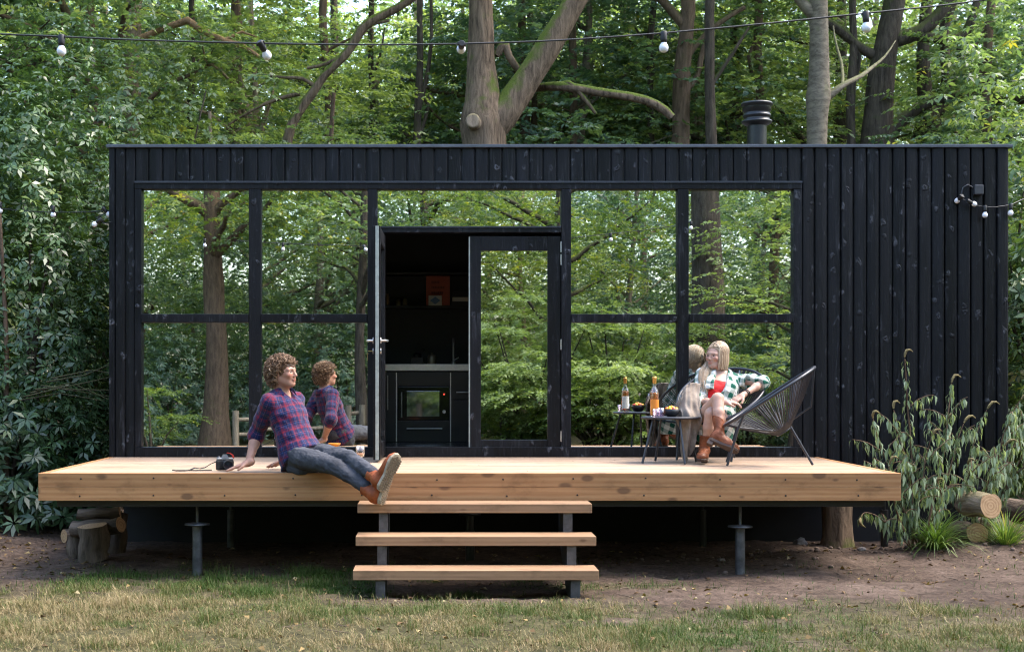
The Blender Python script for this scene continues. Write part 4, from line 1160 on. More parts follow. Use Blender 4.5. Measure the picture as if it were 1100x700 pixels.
key_tree('woodland_tree', 'pale trunk between the two dark oaks and the roof end', [(1021, 170, 7.5), (1020, 110, 7), (1021, 60, 6.5), (1023, 0, 6)], 29.0, MAT['bark_pale'],
         crown=dict(seed=310, rad=2.0, z0=9.0, z1=12, nclump=30, per=12, nl=16, ls=.10), leafm=MAT['leaf_oak'])
key_tree('woodland_tree', 'thin dark double trunk left of the forked oak', [(447, 170, 4), (449, 110, 4), (452, 60, 3.5), (450, 10, 3.5), (455, -40, 3)], 22.0, MAT['bark_dark'],
         branches=[[(449, 120, 2.5), (458, 90, 2.5), (464, 50, 2.2), (463, 0, 2)], [(448, 150, 2.2), (458, 128, 2), (462, 100, 2)]],
         crown=dict(seed=311, rad=2.0, z0=7.5, z1=10.5, nclump=30, per=12, nl=16, ls=.10), leafm=MAT['leaf_teal'])
key_tree('oak_tree', 'left oak sending a mossy crooked branch down over the roof', [(306, 175, 5.5), (308, 150, 5.4), (316, 122, 5.0), (338, 100, 4.8), (346, 80, 4.6), (371, 62, 4.5), (382, 42, 4.9), (393, 24, 5.2), (412, 17, 5), (440, 2, 4.8), (470, -25, 4.4)], 18.0, MAT['bark_oak'],
         branches=[[(322, 100, 3), (300, 104, 2.5), (270, 118, 2), (245, 134, 1.6)], [(338, 92, 3), (326, 82, 2.6), (308, 84, 2), (282, 80, 1.6)], [(372, 58, 3), (350, 70, 2.5), (330, 73, 2)], [(398, 26, 2.5), (418, 22, 2)]], wob=.2,
         crown=dict(seed=312, rad=2.2, z0=6.6, z1=10, nclump=35, per=12, nl=16, ls=.10), leafm=MAT['leaf_oak'])
for px, hw, D, bk in ((38, 4.5, 26, 'bark_dark'), (92, 3.5, 28, 'bark_brown'), (205, 4, 27, 'bark_dark'), (352, 5, 26, 'bark_brown'), (398, 3.5, 29, 'bark_dark'), (572, 3.5, 29, 'bark_brown'), (700, 4, 28, 'bark_dark'), (765, 6, 25, 'bark_dark'), (815, 5, 28, 'bark_brown'), (915, 5, 27, 'bark_dark'), (1062, 5.5, 26, 'bark_brown')):
    q = random.Random(px)
    o = key_tree('woodland_tree', 'slim bare trunk among the leaves of the wood behind the black cabin', [(px, 170, hw), (px + q.uniform(-3, 3), 110, hw * .95), (px + q.uniform(-5, 5), 50, hw * .9), (px + q.uniform(-8, 8), 0, hw * .85), (px + q.uniform(-12, 12), -70, hw * .7)], D - 4.5, MAT[bk],
             branches=[[(px, 90, hw * .45), (px + q.uniform(-26, 26), 62, hw * .4), (px + q.uniform(-50, 50), 30, hw * .25)]], crown=dict(seed=330 + px, rad=1.8, z0=8.6, z1=11.0, nclump=20, per=12, nl=14, ls=.10), leafm=MAT['leaf_oak'], seg=10)
    o['group'] = 'slim trunks of the wood behind the cabin'
# dead branch of a fallen tree among the leaves
m = MB()
L0 = P(150, 42, 19.5)
pp = [P(*q) - L0 for q in ((150, 42, 19.5), (172, 32, 19.5), (202, 22, 19.4), (216, 32, 19.3), (240, 44, 19.2), (262, 50, 19.2), (280, 62, 19.2))]
m.tube(pp, [.05, .045, .05, .045, .045, .035, .02], 9, wob=.12)
m.tube([pp[4], pp[4] + Vector((.25, 0, .12)), pp[4] + Vector((.45, 0, .05))], [.03, .02, .008], 6)
o = m.build('dead_branch', MAT['dead_wood']); o.location = L0; tag(o, 'bare orange brown dead branch bent over the bright leaves at top left', 'branch')

# ---- shrubs
def rosettes(seed, n, fn, ls, wr=0.36, nl=9, tone0=0.5):
    """whorls of leathery leaves on a surface given by fn(r, n) -> points, outward normals"""
    r = np.random.default_rng(seed)
    c, nn = fn(r, n)
    ax = unit(nn + np.array([0, 0, .6]) + r.normal(0, .3, nn.shape))
    a = (np.arange(nl) / nl * 2 * np.pi)[None, :] + r.uniform(0, 6.28, (n, 1))
    t1 = unit(np.cross(ax, np.array([0.3, 0.9, 0.1]))); t2 = np.cross(ax, t1)
    tilt = r.uniform(-.35, .55, (n, nl))
    rad = t1[:, None] * np.cos(a)[..., None] + t2[:, None] * np.sin(a)[..., None]
    d = unit(rad * np.cos(tilt)[..., None] + ax[:, None] * np.sin(tilt)[..., None] - np.array([0, 0, .28]))
    nrm = unit(ax[:, None] - rad * .2 + r.normal(0, .2, d.shape))
    l = ls * r.uniform(.6, 1.2, (n, nl))
    base = c[:, None] + rad * 0.012
    V = leaf_quads(np.broadcast_to(base, d.shape).reshape(-1, 3), d.reshape(-1, 3), nrm.reshape(-1, 3), l.ravel(), (l * wr).ravel(), .1, .22)
    tone = np.clip(tone0 + np.repeat(r.normal(0, .13, n), nl) + r.normal(0, .09, n * nl), 0, .93)
    tone[np.repeat(r.uniform(0, 1, n) < 0.012, nl)] = 0.99
    return V, tone
def mound(rad, h, z0=0.0, inner=0.62):
    def fn(r, n):
        q = unit(r.normal(0, 1, (n, 3))); q[:, 2] = np.abs(q[:, 2]) * 1.0
        lump = 1 + .24 * np.sin(q[:, 0] * 7 + q[:, 2] * 5) * np.cos(q[:, 1] * 6 + 1)
        s = (inner + (1 - inner) * r.uniform(0, 1, n) ** .5) * lump
        p = q * s[:, None] * np.array([rad[0], rad[1], h]) + np.array([0, 0, z0])
        return p, q
    return fn
def shrub(name, label, loc, rad, h, n, ls, mat, seed, wr=.36, nl=9, group=None, inner=.62, stems=9, tone0=.5, bark='bark_dark'):
    z = float(height(np.array([loc[0]]), np.array([loc[1]]))[0])
    t = thing(name, label, 'shrub', (loc[0], loc[1], z), 0, group)
    V, tone = rosettes(seed, n, mound(rad, h, 0.05, inner), ls, wr, nl, tone0)
    link('foliage', quad_mesh('foliage', V, tone), mat, t)
    m = MB(); rr = random.Random(seed)
    for i in range(stems):
        a = rr.uniform(0, 6.28); q = rr.uniform(.3, .8)
        e = Vector((math.cos(a) * rad[0] * q, math.sin(a) * rad[1] * q, h * rr.uniform(.45, .85)))
        m.tube([Vector((e.x * .12, e.y * .12, -.1)), e * .5 + Vector((rr.uniform(-.1, .1), rr.uniform(-.1, .1), 0)), e], [.03, .02, .008], 6, wob=.1)
    m.build('stems', MAT[bark], t)
    return t
# left of the cabin
shrub('laurel_shrub', 'tall glossy laurel rising right beside the left end of the cabin', (-4.05, 1.5), (1.25, 1.1), 4.4, 4200, .083, MAT['leaf_rhodo'], 401, .42, 6, stems=10)
shrub('laurel_shrub', 'broad dark evergreen bush at the left edge low behind the deck', (-5.5, 1.3), (1.3, 1.1), 2.3, 1500, .105, MAT['leaf_rhodo'], 402, .38, 7, tone0=.42)
shrub('laurel_shrub', 'tall bluish evergreen bush standing behind the one at the left edge', (-6.3, 3.0), (1.6, 1.3), 5.2, 3800, .095, MAT['leaf_oak'], 403, .42, 6)
shrub('laurel_shrub', 'low dark rhododendron at the foot of the tall laurel left of the cabin', (-3.9, 0.7), (.85, .6), 1.25, 560, .12, MAT['leaf_rhodo'], 404, .32, 8, tone0=.36)
shrub('hazel_shrub', 'tall light green bush behind the left rear corner of the cabin', (-3.9, 4.4), (1.6, 1.2), 5.6, 3000, .09, MAT['leaf_oak'], 405, .5, 6)
# right of the cabin
shrub('laurel_shrub', 'glossy evergreen bush filling the gap right of the cabin', (6.2, 1.6), (1.1, 1.0), 3.6, 1800, .11, MAT['leaf_rhodo'], 406, .38, 7, tone0=.55)
shrub('hazel_shrub', 'light green bush towering behind the right rear corner of the cabin', (6.6, 4.2), (1.6, 1.3), 5.2, 2000, .11, MAT['leaf_oak'], 407, .45, 6)
# thin bare trunk at the left edge
key_tree('woodland_tree', 'thin brown sapling trunk at the far left edge of the wood', [(7, 470, 2.8), (6, 430, 2.6), (8, 380, 2.5), (5, 330, 2.4), (3, 280, 2.0), (-4, 180, 1.6)], 12.9, MAT['bark_brown'], seg=10, wob=.2)
m = MB(); L0 = P(60, 415, 12.9)
for i in range(7):
    a = P(20 + i * 6, 430 - i * 4, 12.7) - L0; rr = random.Random(i)
    m.tube([a, a + Vector((.35, rr.uniform(-.2, .1), rr.uniform(-.05, .1))), a + Vector((.8, rr.uniform(-.3, .1), rr.uniform(-.1, .28)))], [.008, .006, .003], 5)
o = m.build('dead_branch', MAT['bark_dark']); o.location = L0; tag(o, 'grey twiggy dead branches in the dark gap of the left bushes', 'branch')

# ---- what the windows mirror: the far side of the clearing
def RP(px, py, Dr):
    """point whose mirror image shows at photo pixel (px, py); Dr = distance along the folded ray"""
    return Vector(((px - 468) * Dr / FPX, CAM_D - Dr, CAM_Z - (py - 410) * Dr / FPX))
def gz_at(x, y): return float(height(np.array([x]), np.array([y]))[0])
p = RP(232, 478, 31)
tree('beech_tree', 'straight brown beech trunk mirrored in the far left windows', 'tree', (p.x, p.y, gz_at(p.x, p.y)), 12, .27, MAT['bark_brown'], MAT['leaf_yellow'], dict(seed=501, rad=3.0, z0=3.9, z1=9.5, nclump=85, per=12, nl=16, ls=.11), seed=51, wob=.12, nlimb=10)
p = RP(757, 478, 28)
tree('oak_tree', 'massive dark old oak trunk mirrored in the far right windows', 'tree', (p.x, p.y, gz_at(p.x, p.y)), 11, .40, MAT['bark_dark'], MAT['leaf_oak'], dict(seed=502, rad=2.6, z0=6.2, z1=9.5, nclump=85, per=12, nl=16, ls=.11), seed=52, wob=.15, nlimb=12)
# overhanging yellowish beech boughs
p = RP(600, 478, 33)
tree('beech_tree', 'yellowing beech whose boughs are mirrored above the double door', 'tree', (p.x, p.y, gz_at(p.x, p.y)), 11, .17, MAT['bark_dark'], MAT['leaf_yellow'], dict(seed=503, rad=3.4, z0=3.4, z1=9.0, nclump=95, per=12, nl=16, ls=.11), seed=53, wob=.3, nlimb=16)
p = RP(391, 478, 30)
tree('beech_tree', 'slender dark beech mirrored close to the open door leaf', 'tree', (p.x, p.y, gz_at(p.x, p.y)), 10, .12, MAT['bark_dark'], MAT['leaf_oak'], dict(seed=504, rad=3.0, z0=3.6, z1=8.5, nclump=80, per=12, nl=16, ls=.10), seed=54, wob=.3)
p = RP(862, 478, 26)
tree('hazel_tree', 'small leafy tree mirrored in the far right window beside the old oak', 'tree', (p.x, p.y, gz_at(p.x, p.y)), 6.5, .09, MAT['bark_dark'], MAT['leaf_bright'], dict(seed=505, rad=1.3, z0=.8, z1=5.6, nclump=45, per=12, nl=16, ls=.09), seed=55, wob=.3)
# azalea bushes in layers
def layered(name, label, loc, rad, h, nclump, mat, seed, ls=.06, per=16, clump_r=.45, z0=.35, bark='bark_dark'):
    z = gz_at(*loc)
    t = thing(name, label, 'shrub', (loc[0], loc[1], z))
    V, tone, C = crown_quads(seed, rad, z0, h, nclump, per, 14, ls, L=.30, clump_r=clump_r, thick=.03, shell=.6, flat=.25, hang=.05)
    link('foliage', quad_mesh('foliage', V, tone), mat, t)
    m = MB(); rr = random.Random(seed)
    for i in range(0, len(C), 3):
        e = Vector(C[i]); m.tube([Vector((e.x * .08, e.y * .08, -.1)), Vector((e.x * .5, e.y * .5, e.z * .55)), e], [.035, .022, .008], 6, wob=.1)
    m.build('stems', MAT[bark], t)
    return t
for i, (px, Dr, rad, h, mk, lab) in enumerate((
        (655, 27.0, 1.9, 3.0, 'leaf_bright', 'broad layered azalea mirrored between the door and the right windows'),
        (568, 28.0, 1.7, 3.2, 'leaf_bright', 'tall layered azalea mirrored in the closed door leaf'),
        (540, 27.2, 0.8, 1.7, 'leaf_yellow', 'small yellow green bush mirrored low in the closed door leaf'),
        (705, 26.4, 1.3, 2.1, 'leaf_bright', 'round azalea mirrored just left of the sitting woman'),
        (800, 28.5, 1.3, 2.0, 'leaf_oak', 'dull green bush mirrored right behind the woven chair'),
        (635, 26.6, 0.6, 1.6, 'leaf_yellow', 'bright young bush mirrored low beside the tables'))):
    p = RP(px, 478, Dr)
    layered('azalea_bush', lab, (p.x, p.y), rad, h, int(24 * rad * h / 2), MAT[mk], 520 + i, ls=.08, per=32, z0=.2, clump_r=.55)
for i, (px, Dr, rx, h, lab) in enumerate(((185, 33.5, 1.7, 2.6, 'dark rhododendron mirrored left of the straight beech trunk'), (285, 34.5, 1.8, 2.7, 'dark rhododendron mirrored behind the sitting man'), (375, 34.0, 1.8, 2.9, 'dark rhododendron mirrored beside the open door leaf'), (450, 35.0, 1.8, 3.0, 'dark rhododendron facing the doorway'), (840, 31.0, 1.5, 2.4, 'dark rhododendron mirrored in the far right window'), (120, 31, 1.6, 2.6, 'dark rhododendron facing the left end of the cabin'))):
    p = RP(px, 478, Dr)
    shrub('rhododendron', lab, (p.x, p.y), (rx, 1.2), h, 620, .15, MAT['leaf_teal'], 540 + i, .34, 9, tone0=.42)
p = RP(165, 478, 28.0)
layered('hazel_shrub', 'small fresh green bush mirrored at the left edge of the first window', (p.x, p.y), .5, 1.35, 14, MAT['leaf_yellow'], 560)
# post and rail fence
fp = [RP(q, 478, d_) for q, d_ in ((255, 28.0), (318, 28.6), (376, 29.2), (391, 29.4), (448, 30.0))]
fn_ = thing('post_and_rail_fence', 'grey wooden post and rail fence mirrored behind the sitting man', 'fence', (fp[0].x, fp[0].y, 0))
mw = m_bark('weathered grey timber', (0.12, 0.095, 0.07), (0.30, 0.25, 0.19), fine=False)
for q in fp:
    m = MB(); m.tube([(q.x - fp[0].x, q.y - fp[0].y, -.3), (q.x - fp[0].x, q.y - fp[0].y, .86)], .065, 10, wob=.06); m.build('post', mw, fn_)
for z in (.38, .68):
    for a, b in zip(fp[:-2], fp[1:-1]):
        m = MB(); m.tube([Vector((a.x - fp[0].x, a.y - fp[0].y - .06, z)), Vector((b.x - fp[0].x, b.y - fp[0].y - .06, z + .02))], .04, 8, wob=.08); m.build('rail', mw, fn_)
# ================================================================ people: smooth-blended bodies meshed from a distance field
class Field:
    def __init__(s, lo, hi, h):
        s.lo = np.array(lo, float); s.h = h
        s.n = np.ceil((np.array(hi) - s.lo) / h).astype(int) + 1
        s.f = np.full(s.n, 0.5, np.float32)
        s.ax = [(s.lo[i] + h * np.arange(s.n[i])) for i in range(3)]
    def block(s, lo, hi):
        i0 = np.clip(np.floor((np.array(lo) - s.lo) / s.h).astype(int), 0, s.n); i1 = np.clip(np.ceil((np.array(hi) - s.lo) / s.h).astype(int) + 1, 0, s.n)
        sl = tuple(slice(a, b) for a, b in zip(i0, i1))
        X, Y, Z = np.meshgrid(*[s.ax[i][sl[i]] for i in range(3)], indexing='ij')
        return sl, X, Y, Z
    def _join(s, sl, d, k):
        f = s.f[sl]; d = d.astype(np.float32)
        if k > 0:
            hh = np.maximum(k - np.abs(f - d), 0) / k
            s.f[sl] = np.minimum(f, d) - hh * hh * k * 0.25
        else: s.f[sl] = np.minimum(f, d)
    def _cut(s, sl, d, k):
        f = s.f[sl]; d = -d.astype(np.float32)
        hh = np.maximum(k - np.abs(f - d), 0) / max(k, 1e-6)
        s.f[sl] = np.maximum(f, d) + hh * hh * k * 0.25
    def cone(s, a, b, ra, rb, k=0.02, cut=False):
        a = np.array(a, float); b = np.array(b, float); m = max(ra, rb) + 0.04
        sl, X, Y, Z = s.block(np.minimum(a, b) - m, np.maximum(a, b) + m)
        ba = b - a; L2 = ba @ ba + 1e-9
        px, py, pz = X - a[0], Y - a[1], Z - a[2]
        t = np.clip((px * ba[0] + py * ba[1] + pz * ba[2]) / L2, 0, 1)
        d = np.sqrt((px - t * ba[0]) ** 2 + (py - t * ba[1]) ** 2 + (pz - t * ba[2]) ** 2) - (ra + (rb - ra) * t)
        (s._cut if cut else s._join)(sl, d, k)
    def chain(s, pts, rad, k=0.02):
        for a, b, ra, rb in zip(pts[:-1], pts[1:], rad[:-1], rad[1:]): s.cone(a, b, ra, rb, k)
    def ell(s, c, r, M=None, k=0.02, cut=False):
        c = np.array(c, float); r = np.array(r, float); M = np.eye(3) if M is None else np.array(M)   # rows = axes
        m = r.max() + 0.04
        sl, X, Y, Z = s.block(c - m, c + m)
        q = np.stack([X - c[0], Y - c[1], Z - c[2]], -1) @ M.T
        k0 = np.sqrt(((q / r) ** 2).sum(-1)); k1 = np.sqrt(((q / r ** 2) ** 2).sum(-1)) + 1e-6
        d = np.where(k0 < 1e-4, -r.min(), k0 * (k0 - 1) / k1)
        (s._cut if cut else s._join)(sl, d, k)
    def loft(s, secs, k=0.02, wr=0.0, seed=0):
        """secs: (centre, side axis, front axis, half width, half depth)"""
        for A, B in zip(secs[:-1], secs[1:]):
            a, b = np.array(A[0], float), np.array(B[0], float); m = max(A[3], A[4], B[3], B[4]) + 0.05
            sl, X, Y, Z = s.block(np.minimum(a, b) - m, np.maximum(a, b) + m)
            q = np.stack([X - a[0], Y - a[1], Z - a[2]], -1)
            ba = b - a; L = np.linalg.norm(ba); n = ba / L
            ax = q @ n; t = np.clip(ax / L, 0, 1)
            over = np.where(ax < 0, ax, np.where(ax > L, ax - L, 0))
            c = t[..., None] * ba; q = q - c
            u0, u1, v0, v1 = [np.array(v, float) for v in (A[1], B[1], A[2], B[2])]
            U = u0 + (u1 - u0) * t[..., None]; V = v0 + (v1 - v0) * t[..., None]
            w = A[3] + (B[3] - A[3]) * t; dp = A[4] + (B[4] - A[4]) * t
            x = (q * U).sum(-1) / w; y = (q * V).sum(-1) / dp; mn = np.minimum(w, dp)
            d = (np.sqrt(x * x + y * y + (over / mn) ** 2) - 1) * mn
            s._join(sl, d, k)
    def plane_keep(s, c, n, lo=None, hi=None):
        """keep what lies on the side n points away from, inside the box"""
        sl, X, Y, Z = s.block(lo if lo is not None else s.lo, hi if hi is not None else s.lo + s.n * s.h)
        d = (X - c[0]) * n[0] + (Y - c[1]) * n[1] + (Z - c[2]) * n[2]
        s.f[sl] = np.maximum(s.f[sl], d.astype(np.float32))
    def wrinkle(s, amp, scale, seed, stretch=(1, 1, 1)):
        r = np.random.default_rng(seed)
        m = np.abs(s.f) < 0.03
        i = np.argwhere(m)
        p = s.lo + i * s.h
        p = p * np.array(stretch)
        w = np.zeros(len(p))
        for o, a in ((1, 1), (1.7, .6), (3.1, .4)):
            for _ in range(3):
                k1 = unit(r.normal(0, 1, 3)) * scale * o; k2 = unit(r.normal(0, 1, 3)) * scale * o * .7
                w += a / 3 * np.sin(p @ k1 + 1.7 * np.sin(p @ k2 + r.uniform(0, 6)) + r.uniform(0, 6))
        s.f[m] += (amp * w).astype(np.float32)
    def mesh(s, name):
        f = s.f; ins = f < 0
        c = [ins[a:f.shape[0] - 1 + a, b:f.shape[1] - 1 + b, d:f.shape[2] - 1 + d] for a in (0, 1) for b in (0, 1) for d in (0, 1)]
        anyv = np.logical_or.reduce(c); allv = np.logical_and.reduce(c)
        act = np.argwhere(anyv & ~allv)
        vid = np.full(anyv.shape, -1, np.int32); vid[tuple(act.T)] = np.arange(len(act))
        corn = np.array([(a, b, d) for a in (0, 1) for b in (0, 1) for d in (0, 1)])
        vals = np.stack([f[act[:, 0] + a, act[:, 1] + b, act[:, 2] + d] for a, b, d in corn], 1)
        acc = np.zeros((len(act), 3)); cnt = np.zeros(len(act))
        for i in range(8):
            for j in range(i + 1, 8):
                if np.abs(corn[i] - corn[j]).sum() != 1: continue
                va, vb = vals[:, i], vals[:, j]
                m = (va < 0) != (vb < 0)
                t = np.where(m, va / np.where(m, va - vb, 1), 0)
                acc += np.where(m[:, None], corn[i] + t[:, None] * (corn[j] - corn[i]), 0); cnt += m
        V = s.lo + s.h * (act + acc / cnt[:, None])
        F = []
        for axn in range(3):
            o1, o2 = (axn + 1) % 3, (axn + 2) % 3
            sa = [slice(None)] * 3; sb = [slice(None)] * 3
            sa[axn] = slice(0, -1); sb[axn] = slice(1, None)
            A, B = ins[tuple(sa)], ins[tuple(sb)]
            e = np.argwhere(A != B)
            ok = (e[:, o1] >= 1) & (e[:, o2] >= 1) & (e[:, o1] < f.shape[o1] - 1) & (e[:, o2] < f.shape[o2] - 1)
            e = e[ok]
            flip = A[tuple(e.T)]
            q = []
            for d1, d2 in ((-1, -1), (0, -1), (0, 0), (-1, 0)):
                cc = e.copy(); cc[:, o1] += d1; cc[:, o2] += d2; q.append(vid[tuple(cc.T)])
            q = np.stack(q, 1)
            q = np.where(flip[:, None], q, q[:, ::-1])
            F.append(q)
        F = np.concatenate(F); F = F[(F >= 0).all(1)]
        me = bpy.data.meshes.new(name)
        me.vertices.add(len(V)); me.loops.add(F.size); me.polygons.add(len(F))
        me.vertices.foreach_set('co', V.astype(np.float32).ravel())
        me.loops.foreach_set('vertex_index', F.astype(np.int32).ravel())
        me.polygons.foreach_set('loop_start', np.arange(0, F.size, 4, dtype=np.int32))
        me.polygons.foreach_set('use_smooth', np.ones(len(F), bool))
        me.update(calc_edges=True)
        return me, V
def nv(v): v = np.array(v, float); return v / np.linalg.norm(v)
def set_attr(me, name, arr):
    arr = np.asarray(arr, np.float32)
    if arr.ndim == 1: a = me.attributes.new(name, 'FLOAT', 'POINT'); a.data.foreach_set('value', arr)
    else: a = me.attributes.new(name, 'FLOAT_VECTOR', 'POINT'); a.data.foreach_set('vector', arr.ravel())
def cloth_uv(V, bones):
    """bones: (a, b, front axis, radius): cloth coordinates round and along the nearest limb"""
    best = np.full(len(V), 1e9); uv = np.zeros((len(V), 3))
    for a, b, fr, rad in bones:
        a = np.array(a, float); b = np.array(b, float); n = b - a; L = np.linalg.norm(n); n /= L
        fr = nv(np.array(fr) - n * (np.array(fr) @ n)); sd = np.cross(n, fr)
        q = V - a; t = q @ n; x = q @ fr; y = q @ sd
        tc = np.clip(t, 0, L)
        d = np.sqrt(x * x + y * y + (t - tc) ** 2) - rad
        m = d < best; best[m] = d[m]
        uv[m] = np.stack([np.arctan2(y, x) * rad * 1.05, t, np.zeros(len(V))], -1)[m]
    return uv
def hand(F, wrist, d, pn, thumb, sc=1.0, curl=0.25, spread=0.10, rfin=0.0085):
    """d: towards the fingertips, pn: out of the palm, thumb: towards the thumb's side"""
    d = nv(d); pn = nv(np.array(pn) - d * (np.array(pn) @ d)); th = nv(np.array(thumb) - d * (np.array(thumb) @ d) - pn * (np.array(thumb) @ pn))
    w = np.array(wrist, float)
    F.cone(w - d * .02 * sc, w + d * .02 * sc, .026 * sc, .026 * sc, .012)
    offs = (.030, .010, -.010, -.029); lens = (.066, .076, .070, .054)
    for o, L in zip(offs, lens):
        kx_ = w + (d * .088 + th * o) * sc
        F.cone(w + d * .02 * sc + th * o * .6 * sc, kx_, .015 * sc, .0115 * sc, .012)
        dirv = nv(d + th * o / .03 * spread); p = kx_; a = 0.0
        for j, (fr, rr) in enumerate(((.45, rfin), (.32, rfin * .92), (.25, rfin * .82))):
            a += curl * (0.6 if j == 0 else 1.0)
            dd = dirv * math.cos(a) + pn * math.sin(a)
            e = p + dd * L * fr * sc
            F.cone(p, e, rr * 1.05 * sc, rr * sc, .004); p = e
    p = w + (d * .022 + th * .026) * sc
    m = p + nv(d * .75 + th * .75 + pn * .25) * .042 * sc; e = m + nv(d * .95 + th * .35 + pn * .3) * .034 * sc
    F.cone(p, m, .0145 * sc, .0105 * sc, .012); F.cone(m, e, .0105 * sc, .0085 * sc, .004)
def head(F, c, fwd, up, sc=1.0, fem=False):
    """returns local frame (rows: forward, left, up)"""
    f = nv(fwd); u = nv(np.array(up) - f * (np.array(up) @ f)); l = np.cross(u, f); M = np.stack([f, l, u]); c = np.array(c, float)
    W = lambda x, y, z: c + (f * x + l * y + u * z) * sc
    F.ell(W(-.012, 0, .030), np.array((.097, .076, .086)) * sc, M, .02)
    F.ell(W(.028, 0, -.028), np.array((.064, .060 if not fem else .052, .083)) * sc, M, .03)
    F.ell(W(.066, 0, -.090), np.array((.024, .026 if not fem else .020, .020)) * sc, M, .025)
    for s_ in (-1, 1):
        F.cone(W(-.015, s_ * .054, -.045), W(.052, s_ * .020, -.086), .018 * sc, .018 * sc, .025)
        F.cone(W(.086, s_ * .010, .020), W(.070, s_ * .046, .018), .010 * sc, .010 * sc, .014)
        F.cone(W(.0905, s_ * .018, .0125), W(.078, s_ * .045, .0095), .0044 * sc, .0040 * sc, .006)
        F.cone(W(.0885, s_ * .020, -.0075), W(.078, s_ * .043, -.0065), .0032 * sc, .0030 * sc, .006)
        F.ell(W(.066, s_ * .042, -.022), np.array((.018, .018, .016)) * sc, M, .02)
        F.ell(W(.098, s_ * .0105, -.033), np.array((.009, .0065, .0065)) * sc, M, .006)
        F.ell(W(.098, s_ * .031, .003), np.array((.017, .016, .010)) * sc, M, .010, cut=True)
        F.ell(W(-.010, s_ * .076, -.006), np.array((.020, .009, .031)) * sc, M, .008)
    F.cone(W(.087, 0, .012), W(.108 if not fem else .104, 0, -.026), .0080 * sc, (.0105 if not fem else .0085) * sc, .010)
    F.ell(W(.0905, 0, -.0555), np.array((.0095, .023, .0055)) * sc, M, .005)
    F.ell(W(.0895, 0, -.0670), np.array((.0095, .019, .0060)) * sc, M, .005)
    F.ell(W(.103, 0, -.0612), np.array((.008, .022, .0016)) * sc, M, .002, cut=True)
    return M, W
def skin_tint(V, c, M, sc, brow):
    q = (V - np.array(c)) @ M.T / sc
    x, y, z = q.T
    lips = np.exp(-((y / .020) ** 4) - (((z + .0612) / .0105) ** 4)) * (x > .075)
    br = np.exp(-(((np.abs(y) - .030) / .017) ** 4) - (((z - .021 + .10 * (np.abs(y) - .03)) / .0045) ** 2)) * (x > .06)
    flush = np.exp(-(((np.abs(y) - .045) / .022) ** 2) - (((z + .022) / .02) ** 2)) * (x > .03)
    return np.stack([lips, br * brow, flush * .6], -1)
def m_skin(name, col, brow):
    g = G(name)
    at = g.n('Attribute', p={'attribute_name': 'tint'}); sp = g.n('SeparateXYZ', Vector=at.outputs['Vector'])
    nz = g.noise(g.coord(), 28, 4)
    b0 = g.ramp(nz, [(0.3, tuple(x * .9 for x in col)), (0.7, tuple(min(1, x * 1.06) for x in col))])
    c1 = g.mix(sp.outputs[2], b0, (col[0] * 1.0, col[1] * .68, col[2] * .66))
    c2 = g.mix(g.math('MULTIPLY', sp.outputs[0], .8), c1, (col[0] * .85, col[1] * .52, col[2] * .52))
    c3 = g.mix(sp.outputs[1], c2, brow)
    b = g.bsdf(Base_Color=c3, Roughness=0.48)
    b.inputs['Subsurface Weight'].default_value = 0.12
    b.inputs['Subsurface Radius'].default_value = (0.012, 0.005, 0.003)
    b.inputs['Specular IOR Level'].default_value = 0.35
    return g.m
def m_plaid(name, stops_u, stops_v, pu, pv, placket=None, weave=True, rough=.85):
    g = G(name)
    at = g.n('Attribute', p={'attribute_name': 'cloth'}); sp = g.n('SeparateXYZ', Vector=at.outputs['Vector'])
    fu = g.math('FRACT', g.math('DIVIDE', sp.outputs[0], pu)); fv = g.math('FRACT', g.math('DIVIDE', sp.outputs[1], pv))
    cu = g.ramp(fu, stops_u, 'CONSTANT'); cv = g.ramp(fv, stops_v, 'CONSTANT')
    col = g.mix(0.5, cu, cv)
    if placket:
        d = g.math('ABSOLUTE', g.math('SUBTRACT', g.math('ABSOLUTE', sp.outputs[0]), placket[0]))
        col = g.mix(g.math('LESS_THAN', d, .003), col, placket[1])
    b = g.bsdf(Base_Color=col, Roughness=rough)
    b.inputs['Specular IOR Level'].default_value = 0.15
    b.inputs['Sheen Weight'].default_value = 0.15
    g.set(b.inputs['Normal'], g.bump(g.noise(g.coord(), 60, 3), .25, .003))
    return g.m
def m_fabric(name, lo, hi, sc=9, rough=.85, fade=None):
    g = G(name)
    n1 = g.noise(g.coord(), sc, 5, .6); n2 = g.noise(g.coord(), 140, 2)
    c = g.ramp(g.math('ADD', g.math('MULTIPLY', n1, .8), g.math('MULTIPLY', n2, .2)), [(.32, lo), (.68, hi)])
    b = g.bsdf(Base_Color=c, Roughness=rough); b.inputs['Specular IOR Level'].default_value = .2
    g.set(b.inputs['Normal'], g.bump(g.math('ADD', n1, g.math('MULTIPLY', n2, .5)), .35, .004))
    return g.m
def m_hair(name, stops, rough=.45):
    g = G(name)
    at = g.n('Attribute', p={'attribute_name': 'tone'})
    c = g.ramp(at.outputs['Fac'], stops)
    b = g.bsdf(Base_Color=c, Roughness=rough); b.inputs['Specular IOR Level'].default_value = .35
    return g.m
def add_eyes(W, sc, par, iris):
    for s_ in (-1, 1):
        m = MB(); c = W(.0770, s_ * .031, .002); m.ball(c, .0098 * sc, 0, 14, 10)
        pupil = W(.0838, s_ * .0315, .001)
        m.ball(pupil, .0058 * sc, 1, 10, 7)
        m.build('eye', [MAT['eye_white'], iris], par)
MAT['eye_white'] = simple('eye white', (0.15, 0.125, 0.11), .4, 0, .02)
MAT['iris_dark'] = simple('dark iris', (0.03, 0.02, 0.015), .15, 0, .1)
